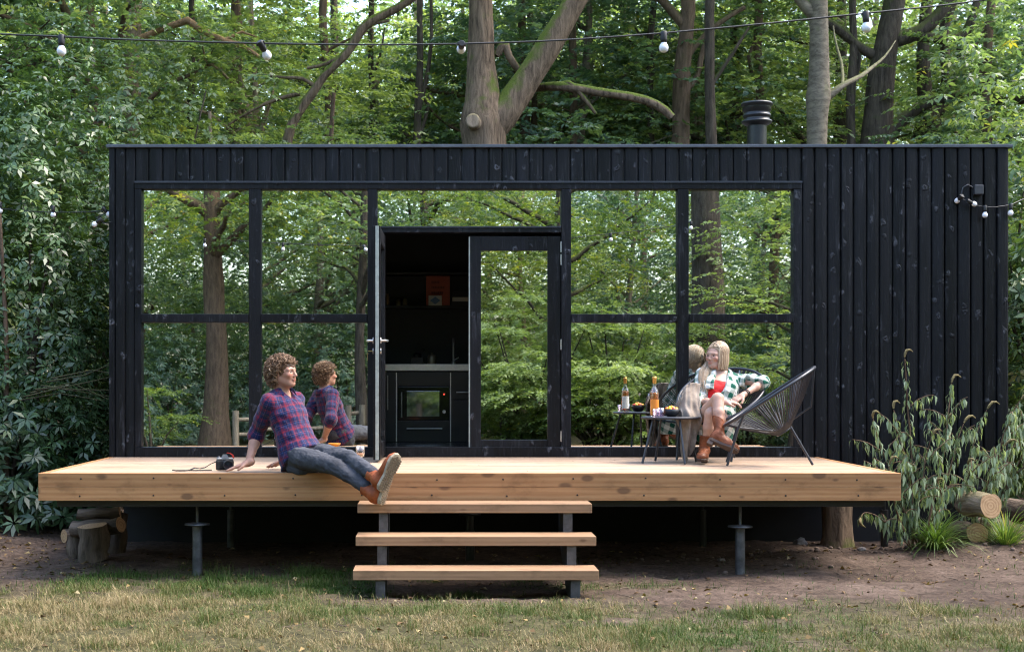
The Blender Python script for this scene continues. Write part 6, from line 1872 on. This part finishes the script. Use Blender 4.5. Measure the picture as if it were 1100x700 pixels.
# beige cardigan thrown over the left side of her chair
def cardigan():
    rows = [[P(752, 412, 11.60), P(744, 411, 11.50), P(736, 416, 11.44), P(731, 424, 11.50)],
            [P(750, 430, 11.44), P(741, 432, 11.37), P(732, 435, 11.36), P(726, 440, 11.50)],
            [P(753, 452, 11.37), P(744, 455, 11.28), P(734, 458, 11.30), P(729, 461, 11.46)],
            [P(747, 474, 11.40), P(741, 489, 11.34), P(736, 494, 11.36), P(731, 484, 11.50)]]
    G_ = np.array([[tuple(p) for p in r_] for r_ in rows])
    def cat(p, t):
        n_ = len(p); t = t * (n_ - 1); j = min(int(t), n_ - 2); u_ = t - j
        p0, p1, p2, p3 = p[max(j - 1, 0)], p[j], p[j + 1], p[min(j + 2, n_ - 1)]
        return .5 * ((2 * p1) + (-p0 + p2) * u_ + (2 * p0 - 5 * p1 + 4 * p2 - p3) * u_ ** 2 + (-p0 + 3 * p1 - 3 * p2 + p3) * u_ ** 3)
    nu, nv_ = 34, 40
    V = []
    for j in range(nv_):
        t = j / (nv_ - 1)
        for i in range(nu):
            s_ = i / (nu - 1)
            p = cat(np.array([cat(G_[k_], s_) for k_ in range(4)]), t)
            w1 = .020 * math.sin(s_ * 15 + 2.0 * math.sin(t * 4)) * (.35 + .9 * t) + .009 * math.sin(s_ * 33 + t * 9) + .008 * math.sin(t * 21 + s_ * 6)
            V.append((p[0] + .25 * w1, p[1] - w1, p[2] + .012 * math.sin(s_ * 14 + 1) * t))
    m = MB(); m.add(V, [(j * nu + i, j * nu + i + 1, (j + 1) * nu + i + 1, (j + 1) * nu + i) for j in range(nv_ - 1) for i in range(nu - 1)], 0, True)
    o = m.build('cardigan', m_fabric('beige knit', (0.15, 0.120, 0.098), (0.285, 0.242, 0.205), 16, .95))
    sm = o.modifiers.new('cloth', 'SOLIDIFY'); sm.thickness = .010
    tag(o, 'beige knitted cardigan draped over the arm of the occupied woven chair', 'cardigan')
cardigan()

def small_table():
    c = Vector(((720.5 - 468) * 11.40 / FPX, 11.40 - CAM_D, DECK_Z))
    t = thing('side_table', 'low round charcoal table with four slim legs before the sitting blond person', 'table', c)
    H = .365
    m = MB(); m.lathe([(0, H - .012), (.232, H - .012), (.238, H - .006), (.238, H + .002), (.232, H + .006), (0, H + .006)], seg=44); m.build('table_top', MAT['rod'], t)
    for px, D in ((690, 11.25), (736, 11.12), (704, 11.58), (748, 11.45)):
        ft = Vector(((px - 468) * D / FPX, D - CAM_D, DECK_Z + .006)) - c
        tp = Vector((ft.x * .62, ft.y * .62, H - .012))
        m = MB(); m.tube([tp, ft], .0095, 8); m.build('leg', MAT['rod'], t)
    return c + Vector((0, 0, H + .0065))
TC = small_table()
def on_table(px, D): return Vector(((px - 468) * D / FPX, D - CAM_D, TC.z))
b = thing('wine_bottle', 'clear wine bottle with an orange label standing on the low table', 'bottle', on_table(703, 11.42))
m = MB(); m.lathe([(0, 0.003), (.034, 0), (.037, .006), (.037, .185), (.032, .208), (.016, .235), (.0145, .30), (.0155, .302), (.0155, .312), (.012, .312), (.012, .235), (.028, .205), (.0335, .183), (.0335, .010), (0, .010)], seg=26); m.build('glass', MAT['clear'], b)
g = G('rose wine'); bb = g.bsdf(Base_Color=(0.95, 0.42, 0.16), Roughness=0.02); bb.inputs['Transmission Weight'].default_value = .8; bb.inputs['IOR'].default_value = 1.33
m = MB(); m.lathe([(0, .011), (.0328, .011), (.0328, .18), (.030, .192), (0, .192)], seg=24); m.build('wine', g.m, b)
m = MB()
def arc(m, r_, z0, z1, a0, a1, n=14):
    vs = [(r_ * math.cos(a0 + (a1 - a0) * i / n), r_ * math.sin(a0 + (a1 - a0) * i / n), z) for z in (z0, z1) for i in range(n + 1)]
    m.add(vs, [(i, i + 1, n + 2 + i, n + 1 + i) for i in range(n)], 0, True)
arc(m, .0378, .012, .135, R(-155), R(-25)); m.build('front_label', simple('orange label', (0.72, 0.235, 0.03), .5, 0, .08), b)
m = MB(); arc(m, .0378, .03, .145, R(30), R(150)); m.build('back_label', simple('white label', (0.75, 0.74, 0.72), .5, 0, .04), b)
m = MB(); m.lathe([(.0155, .262), (.0162, .30), (.0172, .303), (.0172, .318), (0, .320)], seg=18); m.build('foil_cap', simple('orange gold foil', (0.60, 0.30, 0.07), .35, .6), b)
bo = thing('bowl', 'black bowl heaped with orange and red cherry tomatoes on the low table', 'bowl', on_table(721.5, 11.36))
m = MB(); m.lathe([(0, .001), (.034, .001), (.055, .022), (.064, .062), (.060, .062), (.051, .025), (.030, .009), (0, .009)], seg=28); m.build('dish', simple('matt black ceramic', (0.012, 0.013, 0.016), .5), bo)
rr = random.Random(6)
tcol = [simple('orange tomato', (0.80, 0.26, 0.015), .22, 0, .06), simple('red tomato', (0.62, 0.035, 0.015), .2, 0, .06), simple('yellow tomato', (0.85, 0.50, 0.03), .22, 0, .06)]
placed = []
for ring_, n_, z_ in ((.040, 9, .058), (.018, 5, .068), (0.0, 1, .078)):
    for k_ in range(n_):
        a = 6.283 * k_ / n_ + rr.uniform(-.2, .2)
        placed.append((ring_ * math.cos(a), ring_ * math.sin(a), z_ + rr.uniform(-.003, .004)))
lab_t = ['orange cherry tomato heaped in the black bowl', 'red cherry tomato heaped in the black bowl', 'yellow cherry tomato heaped in the black bowl']
for i, p in enumerate(placed):
    ci = rr.choice((0, 0, 0, 1, 1, 2)); m = MB(); r_ = rr.uniform(.0125, .015); m.ball((0, 0, 0), r_, seg=12, rings=8)
    o = m.build('cherry_tomato', tcol[ci]); o.location = on_table(721.5, 11.36) + Vector(p)
    tag(o, lab_t[ci], 'tomato', ['orange', 'red', 'yellow'][ci] + ' tomatoes in the black bowl')
def tumbler(label, loc, col, r_=.030, h=.070):
    m = MB(); m.lathe([(0, 0), (r_ * .9, 0), (r_, .006), (r_ * 1.04, h), (r_ * .98, h), (r_ * .92, .012), (0, .010)], seg=22)
    o = m.build('tumbler', m_clear(label, col)); o.location = loc; tag(o, label, 'glass'); return o
tumbler('violet tinted tumbler just left of the tomato bowl', on_table(709.5, 11.30), (0.62, 0.50, 0.66))
tumbler('nearly clear tumbler before the orange bottle', on_table(704.5, 11.22), (0.80, 0.72, 0.82), .026, .062)
def wine_glass(label, loc, h=.175, fill=None, r_=.034):
    t = thing('wine_glass', label, 'glass', loc)
    s_ = h / .175
    pr = [(0, .0), (.031, .0), (.030, .003), (.006, .008), (.0035, .02), (.0035, .075), (.010, .085), (.028, .10), (r_, .125), (.031, .175), (.0298, .175), (.0325, .125), (.026, .1015), (.008, .087), (0, .087)]
    m = MB(); m.lathe([(a, z * s_) for a, z in pr], seg=26); m.build('glass', MAT['clear'], t)
    if fill:
        m = MB(); m.lathe([(0, .0885 * s_), (.007, .089 * s_), (.0255, .1025 * s_), (.0318, .122 * s_), (0, .1222 * s_)], seg=24)
        g = G(label + ' wine'); bb = g.bsdf(Base_Color=fill, Roughness=0.02); bb.inputs['Transmission Weight'].default_value = .85; bb.inputs['IOR'].default_value = 1.33
        m.build('wine', g.m, t)
    return t
wine_glass('wine glass with pale wine behind the tomato bowl on the low table', on_table(734.5, 11.44), .17, (0.95, 0.86, 0.62))
wine_glass('stemmed glass of rose wine on the deck behind the jeans of the sitting man', Vector(((387 - 468) * 10.45 / FPX, 10.45 - CAM_D, DECK_Z + .001)), .178, (0.93, 0.55, 0.30))
# snack bowl behind the man, the orange bar in the mirror
sn = thing('snack_bowl', 'small orange bowl on the deck beside the hand of the man', 'bowl', Vector((-.99, -1.62, DECK_Z + .001)))
m = MB(); m.lathe([(0, 0), (.035, 0), (.058, .03), (.062, .042), (.057, .042), (.05, .026), (0, .022)], seg=24); m.build('dish', simple('orange glaze', (0.70, 0.25, 0.025), .3), sn)

# ---- photo camera with its strap
cp_ = Vector(((241.5 - 468) * 10.42 / FPX, 10.42 - CAM_D, DECK_Z + .001))
ca = thing('photo_camera', 'black and silver camera lying on the deck beside the hand of the man', 'camera', cp_, R(18))
m = MB(); m.box(-.065, .065, -.022, .022, .002, .078, bev=.012); m.box(-.066, -.035, -.034, -.020, .004, .074, bev=.008); m.build('camera_body', MAT['rubber'], ca)
m = MB(); m.box(-.060, .060, -.0205, .0205, .0775, .092, bev=.005); m.build('top_plate', simple('silver camera top', (0.45, 0.44, 0.43), .35, .7), ca)
m = MB()
m.add([(-.026, -.024, .0915), (.026, -.024, .0915), (.026, .018, .0915), (-.026, .018, .0915), (-.014, -.018, .116), (.014, -.018, .116), (.014, .012, .116), (-.014, .012, .116)], [(0, 3, 2, 1), (4, 5, 6, 7), (0, 1, 5, 4), (1, 2, 6, 5), (2, 3, 7, 6), (3, 0, 4, 7)])
m.build('viewfinder_hump', simple('grey camera hump', (0.16, 0.16, 0.165), .4, .4), ca)
m = MB(); MM = Matrix.Translation((.012, -.022, .042)) @ Matrix.Rotation(R(90), 4, 'X')
m.lathe([(.036, 0), (.036, .018), (.034, .02), (.034, .05), (.036, .052), (.036, .066), (.031, .066), (.028, .058), (0, .056)], seg=28, M=MM); m.build('lens', MAT['rubber'], ca)
m = MB(); m.lathe([(.0285, .0585), (.0, .0625)], seg=22, M=MM); m.build('lens_glass', simple('lens glass', (0.01, 0.012, 0.02), .03), ca)
m = MB(); m.lathe([(.011, .092), (.011, .102), (0, .103)], c=(-.045, 0, 0), seg=16); m.build('dial', MAT['grey_steel'], ca)
def ribbon(m, pts, w, mi=0):
    vs = []
    for i, p in enumerate(pts):
        p = Vector(p); t = (Vector(pts[min(i + 1, len(pts) - 1)]) - Vector(pts[max(i - 1, 0)])).normalized(); s_ = t.cross(Vector((0, 0, 1)))
        s_ = s_.normalized() if s_.length > .1 else Vector((0, 1, 0))
        vs += [p - s_ * w, p + s_ * w, p + s_ * w + Vector((0, 0, .006)), p - s_ * w + Vector((0, 0, .006))]
    n = len(pts); fs = []
    for i in range(n - 1):
        for j in range(4): fs.append((i * 4 + j, i * 4 + (j + 1) % 4, (i + 1) * 4 + (j + 1) % 4, (i + 1) * 4 + j))
    m.add(vs, fs)
m = MB(); ribbon(m, [(-.066, 0, .06), (-.10, .02, .045), (-.14, .03, .018), (-.18, .02, .012), (-.22, 0, .02), (-.26, -.03, .006), (-.30, -.05, .003), (-.36, -.06, .004), (-.38, -.03, .009), (-.36, 0, .004), (-.30, .0, .003), (-.2, -.03, .003), (-.1, -.02, .003)], .008)
m.build('strap', simple('dark strap', (0.018, 0.022, 0.022), .7), ca)
m = MB(); ribbon(m, [(.062, .0, .086), (.056, -.012, .108), (.036, -.018, .122), (.012, -.018, .126)], .007)
m.build('strap_end', simple('red strap end', (0.55, 0.035, 0.02), .6), ca)

# ---- light strings
def light_string(name, label, pts, bulbs, r_=.0045, br=.0235, drop=.045):
    t = thing(name, label, 'light string', pts[0])
    o0 = Vector(pts[0])
    m = MB(); m.tube([Vector(p) - o0 for p in pts], r_, 7); m.build('cable', MAT['rubber'], t)
    for p, tilt in bulbs:
        q = Vector(p) - o0
        M_ = Matrix.Translation(q) @ Matrix.Rotation(tilt[1], 4, 'Y') @ Matrix.Rotation(tilt[0], 4, 'X')
        m = MB(); m.lathe([(.014, .014), (.017, .008), (.017, -.028), (.0145, -.042), (.0135, -.042)], seg=14, M=M_); m.box(-.022, .022, -.008, .008, -.004, .009, bev=.003, M=M_)
        s_ = m.build('socket', MAT['rubber'], t)
        m = MB(); m.lathe([(.0125, -.040), (.0145, -.046), (.0215, -.058), (br, -.068), (.0215, -.080), (.014, -.0885), (.006, -.0915), (0, -.092)], seg=18, M=M_); m.build('bulb', MAT['bulb'], s_)
    return t
DS = 7.1
key = [(-60, 33), (0, 37), (66, 39.5), (135, 43), (280, 47), (400, 48.5), (496, 47.5), (600, 44), (713, 36), (820, 26), (930, 14.5), (1010, 6.5), (1064, -0.5), (1150, -14)]
pts = []
for i in range(len(key) - 1):
    for s_ in (0, .25, .5, .75):
        a, b = key[i], key[i + 1]; pts.append(P(a[0] + (b[0] - a[0]) * s_, a[1] + (b[1] - a[1]) * s_, DS))
pts.append(P(*key[-1], DS))
for _ in range(3): pts = [pts[0]] + [(pts[i - 1] + pts[i] * 2 + pts[i + 1]) / 4 for i in range(1, len(pts) - 1)] + [pts[-1]]
light_string('string_lights', 'long black cable of white bulbs slung over the clearing before the cabin', pts,
             [(P(66, 40.5, DS), (0, 0)), (P(280, 47, DS), (R(35), R(-28))), (P(496, 47.5, DS), (R(82), R(8))), (P(713, 37, DS), (0, 0)), (P(930, 15.5, DS), (0, R(-3))), (P(-140, 31, DS), (0, 0)), (P(1145, -12, DS), (0, 0))])
def sag(a, b, s_, n=14): return [a.lerp(b, i / n) - Vector((0, 0, s_ * 4 * (i / n) * (1 - i / n))) for i in range(n + 1)]
a = P(118, 226, 12.33); b = P(-60, 213, 13.2)
pp = sag(a, b, .06)
light_string('string_lights', 'short light string leading from the left wall edge into the bushes', [P(120, 238, 12.22), P(112, 240, 12.24), P(104, 234, 12.3)] + pp,
             [(P(111, 224, 12.3), (R(20), R(-40))), (P(108, 236, 12.25), (R(10), R(55))), (P(57, 222.5, 12.63), (0, 0)), (P(0, 218.5, 12.9), (0, 0))])
a = P(1034, 215, 12.22); b = P(1180, 196, 12.6)
pp = [P(1034, 214, 12.22), P(1040, 217, 12.22), P(1048, 220.5, 12.22), P(1058, 222.5, 12.22), P(1070, 222.5, 12.22), P(1086, 220.0, 12.25), P(1100, 213.5, 12.32), P(1140, 190, 12.6)]
light_string('string_lights', 'short light string running from the grey socket box past the right wall edge', pp,
             [(P(1033, 211, 12.2), (R(60), R(30))), (P(1058, 222.5, 12.22), (0, 0)), (P(1085.5, 220.5, 12.25), (0, 0)), (P(1040, 216, 12.2), (R(20), R(-70)))])

# ================================================================ logs, stump, plants at the cabin's feet
MAT['log_end'] = None
g = G('sawn log end')
c_ = g.coord(); w_ = g.n('TexWave', p={'wave_type': 'RINGS', 'rings_direction': 'Z', 'wave_profile': 'SAW'}, Vector=c_, Scale=14.0, Distortion=2.0, Detail=2.0, Detail_Scale=1.5).outputs['Color']
nz = g.noise(c_, 22, 5)
col = g.ramp(g.math('ADD', g.math('MULTIPLY', w_, .35), g.math('MULTIPLY', nz, .65)), [(0.25, (0.24, 0.135, 0.065)), (0.7, (0.47, 0.30, 0.165))])
bb = g.bsdf(Base_Color=col, Roughness=.85); g.set(bb.inputs['Normal'], g.bump(nz, .4, .004))
MAT['log_end'] = g.m
MAT['bark_log'] = m_bark('grey brown log bark', (0.022, 0.016, 0.012), (0.20, 0.150, 0.115))
def log(label, c, axis, r_, L, bark='bark_log', endm='log_end', group=None, seed=1, upright=False):
    """local z along the log, origin at its middle"""
    m = MB()
    n = 7
    rr = random.Random(seed)
    pts = [Vector((0.008 * math.sin(i * 1.3 + seed), 0.008 * math.cos(i * 1.7 + seed), -L / 2 + L * i / (n - 1))) for i in range(n)]
    m.tube(pts, [r_ * rr.uniform(.95, 1.05) for _ in range(n)], 22, 0, caps=False, wob=.17, wobf=11, seed=seed * 3.3)
    b0 = m.v[:22]; b1 = m.v[-22:]
    m.add(b0, [tuple(range(21, -1, -1))], 1); m.add(b1, [tuple(range(22))], 1)
    o = m.build('log', [MAT[bark], MAT[endm]])
    o.location = c; o.rotation_euler = Vector(axis).normalized().to_track_quat('Z', 'Y').to_euler()
    return tag(o, label, 'log', group)
def wp(px, py, D): return P(px, py, D)
log('thin log lying topmost on the pile under the left end of the deck', wp(106, 551, 11.35), (1, .12, .04), .046, .33, seed=1)
log('grey log lying across the middle of the pile under the deck', wp(104, 566, 11.25), (1, -.25, .10), .060, .42, seed=2)
log('thick upright chunk with a slanting sawn top in front of the log pile', wp(101, 583, 11.12), (.05, -.05, 1), .118, .28, seed=3)
log('short block standing at the left foot of the log pile', wp(82, 587, 11.35), (-.1, .05, 1), .075, .20, seed=4)
log('short split log wedged behind the upright chunk of the pile', wp(88, 572, 11.55), (.8, .5, .15), .055, .30, seed=6)
log('weathered log end poking out at the top right of the pile', wp(122, 557, 11.6), (.35, -1, .05), .050, .36, seed=11)
log('dark block standing at the right foot of the log pile', wp(126, 574, 11.65), (.06, .0, 1), .075, .38, seed=5)
stp = thing('tree_stump', 'rough barked stump standing under the right end of the deck', 'stump', ((899 - 468) * 12.02 / FPX, 12.02 - CAM_D, -.03))
m = MB(); m.tube([(0, 0, -.1), (0, 0, .02), (.005, 0, .10), (0, 0, .25), (0, 0, .50)], [.165, .145, .128, .122, .122], 26, caps=False, wob=.14, wobf=11, seed=4); m.build('stump_bark', MAT['bark_oak'], stp)
m = MB(); m.lathe([(0, .495), (.118, .497)], seg=24); m.build('cut_face', MAT['log_end'], stp)
log('pale barked log with a bright round sawn face resting on the stack by the shrub', wp(1050, 541, 11.55), (.22, -1, .0), .100, .36, 'bark_pale', seed=7)
log('orange brown log end lying lowest beside the grass tuft', wp(1038, 571, 11.85), (.15, -1, 0), .082, .36, seed=8)
log('log half hidden by the right grass tuft below the bright log', wp(1068, 570, 11.95), (.15, -1, 0), .100, .40, seed=9)
log('log cut off by the right picture edge behind the grass tuft', wp(1096, 549, 12.05), (.2, -1, 0), .10, .45, seed=10)

# buddleia with hanging leaves
MAT['leaf_buddleia'] = m_leaf('grey green hanging leaf', [(0.05, (0.095, 0.140, 0.075)), (0.45, (0.22, 0.285, 0.175)), (0.8, (0.37, 0.43, 0.30)), (1.0, (0.48, 0.52, 0.42))], .5, .3, .4)
MAT['stem'] = m_bark('reddish shrub stem', (0.07, 0.045, 0.03), (0.20, 0.135, 0.085))
def buddleia(label, base, tips, seed, ll=.105):
    t = thing('buddleia_shrub', label, 'shrub', base)
    o0 = Vector(base); rr = random.Random(seed); r_ = np.random.default_rng(seed)
    sm = MB(); B = []; Dv = []; Ln = []; sp = []
    def stem(p0, p1, bow, r0, n=12):
        p0 = Vector(p0); p1 = Vector(p1); pts = []
        for i in range(n + 1):
            s_ = i / n; pts.append(p0.lerp(p1, s_) + Vector(bow) * (4 * s_ * (1 - s_)) + Vector((mnoise.noise(Vector((s_ * 3, seed, 0))), mnoise.noise(Vector((s_ * 3, seed, 5))), 0)) * .03)
        sm.tube(pts, [r0 * (1 - .75 * i / n) + .0015 for i in range(n + 1)], 6)
        return pts
    def leafy(pts, f0, step):
        tot = sum((b - a).length for a, b in zip(pts[:-1], pts[1:])); n = int(tot / step)
        for k_ in range(n):
            s_ = f0 + (1 - f0) * (k_ + rr.random()) / n
            i = min(int(s_ * (len(pts) - 1)), len(pts) - 2); p = pts[i].lerp(pts[i + 1], s_ * (len(pts) - 1) - i)
            az = rr.uniform(0, 6.28)
            for q in (0, math.pi):
                for _ in range(2):
                    a = az + q + rr.uniform(-.5, .5)
                    B.append(p + Vector((math.cos(a) * .012, math.sin(a) * .012, 0)))
                    Dv.append((math.cos(a) * .55, math.sin(a) * .55, -rr.uniform(.55, 1.7))); Ln.append(ll * rr.uniform(.55, 1.25) * (1.1 - .45 * s_))
    for ti, (tip, bow, r0, kids) in enumerate(tips):
        foot = Vector((rr.uniform(-.08, .08), rr.uniform(-.08, .08), -.05))
        pts = stem(foot, Vector(tip) - o0, bow, r0)
        leafy(pts, .18, .050)
        for _ in range(kids):
            i = rr.randint(3, 10); a = rr.uniform(0, 6.28)
            e = pts[i] + Vector((math.cos(a) * rr.uniform(.12, .30), math.sin(a) * rr.uniform(.05, .2), rr.uniform(-.02, .22)))
            leafy(stem(pts[i], e, (0, 0, .03), .004, 6), .2, .042)
        sp.append(pts[-3:])
    B = np.array([tuple(v) for v in B]); Dv = unit(np.array(Dv)); Ln = np.array(Ln)
    nr = unit(np.stack([Dv[:, 0] * 1.2, Dv[:, 1] * 1.2, np.full(len(B), .75)], -1) + r_.normal(0, .25, Dv.shape))
    # two quads per leaf: drooping blade
    L1 = leaf_quads(B, Dv, nr, Ln, Ln * r_.uniform(.17, .27, len(B)), .25, .28)
    tone = np.clip(r_.normal(.48, .17, len(B)), 0, 1)
    link('leaves', quad_mesh('leaves', L1, tone), MAT['leaf_buddleia'], t)
    sm.build('stems', MAT['stem'], t)
    for pts in sp:
        m = MB(); d = (pts[-1] - pts[0]).normalized(); p = pts[-1]
        q = [p + d * .01, p + d * .04 + Vector((.005, 0, 0)), p + d * .07 + Vector((.02, 0, -.002)), p + d * .085 + Vector((.045, 0, -.012)), p + d * .085 + Vector((.07, 0, -.03))]
        m.tube(q, [.006, .011, .012, .008, .003], 8, wob=.5, wobf=60, seed=p.x * 9)
        m.build('flower_spike', MAT['spike'], t)
MAT['spike'] = simple('withered flower spike', (0.17, 0.135, 0.055), .9, 0, .5, 60, .5)
buddleia('tall buddleia with hanging grey green leaves at the right end of the deck', (P(988, 575, 11.45).x, 11.45 - CAM_D, .02),
         [(P(972, 385, 11.5), (.02, 0, 0), .010, 7), (P(938, 450, 11.3), (-.05, 0, .1), .008, 6), (P(1022, 412, 11.6), (.06, 0, .08), .010, 8), (P(955, 500, 11.2), (-.08, -.05, .08), .007, 5), (P(1000, 470, 11.4), (.0, 0, .05), .007, 6), (P(1035, 455, 11.7), (.02, 0, .1), .008, 6), (P(960, 440, 11.6), (.0, 0, .1), .008, 6), (P(925, 555, 11.1), (-.1, -.05, .16), .005, 2), (P(1008, 520, 11.2), (.1, -.05, .1), .006, 4)], 21)
buddleia('sprawling buddleia with arching leafy stems before the right end of the black wall', (P(1046, 575, 11.95).x, 11.95 - CAM_D, .03),
         [(P(1096, 430, 11.8), (-.05, 0, .14), .010, 9), (P(1125, 455, 11.7), (.0, -.05, .18), .010, 8), (P(1060, 440, 11.9), (-.06, 0, .1), .009, 7), (P(1110, 500, 11.6), (-.02, 0, .16), .008, 7), (P(1078, 480, 11.5), (-.02, -.05, .12), .008, 6), (P(1040, 500, 11.5), (-.02, -.05, .08), .006, 5), (P(1130, 420, 12.0), (.0, 0, .18), .010, 8)], 22)
# grass tufts
def tuft(label, base, h, n, spread, seed):
    t = np.random.default_rng(seed)
    a = t.uniform(0, 6.28, n); lean = np.abs(t.normal(.45, .3, n)) ; L = h * t.uniform(.55, 1.15, n)
    p0 = np.stack([np.cos(a) * t.uniform(0, .05, n), np.sin(a) * t.uniform(0, .05, n), np.zeros(n) - .01], -1)
    Q = []; prev = p0; ang = lean.copy()
    sd = np.stack([-np.sin(a), np.cos(a), np.zeros(n)], -1); w = .0042 * t.uniform(.7, 1.3, n)
    ws = [1, 1, .85, .55, .08]
    for k_ in range(4):
        d = np.stack([np.cos(a) * np.sin(ang), np.sin(a) * np.sin(ang), np.cos(ang)], -1)
        nx_ = prev + d * (L / 4)[:, None]
        Q.append(np.stack([prev - sd * (w * ws[k_])[:, None], prev + sd * (w * ws[k_])[:, None], nx_ + sd * (w * ws[k_ + 1])[:, None], nx_ - sd * (w * ws[k_ + 1])[:, None]], 1))
        prev = nx_; ang = ang + spread * t.uniform(.6, 1.3, n)
    tn = np.clip(t.normal(.5, .2, n), 0, 1)
    o = link('grass_tuft', quad_mesh('grass_tuft', np.concatenate(Q), np.tile(tn, 4)), MAT['tuft']); o.location = base
    return tag(o, label, 'plant')
MAT['tuft'] = m_leaf('sedge blade', [(0.05, (0.035, 0.075, 0.018)), (0.5, (0.09, 0.155, 0.035)), (0.85, (0.19, 0.24, 0.07)), (1.0, (0.36, 0.32, 0.14))], .45, .35, .4)
p = P(1005, 580, 11.35); tuft('arching green sedge tuft in front of the tall buddleia', (p.x, p.y, .03), .44, 330, .42, 31)
p = P(1080, 576, 11.45); tuft('stiff yellowish sedge tuft at the right picture edge', (p.x, p.y, .03), .42, 260, .30, 32)
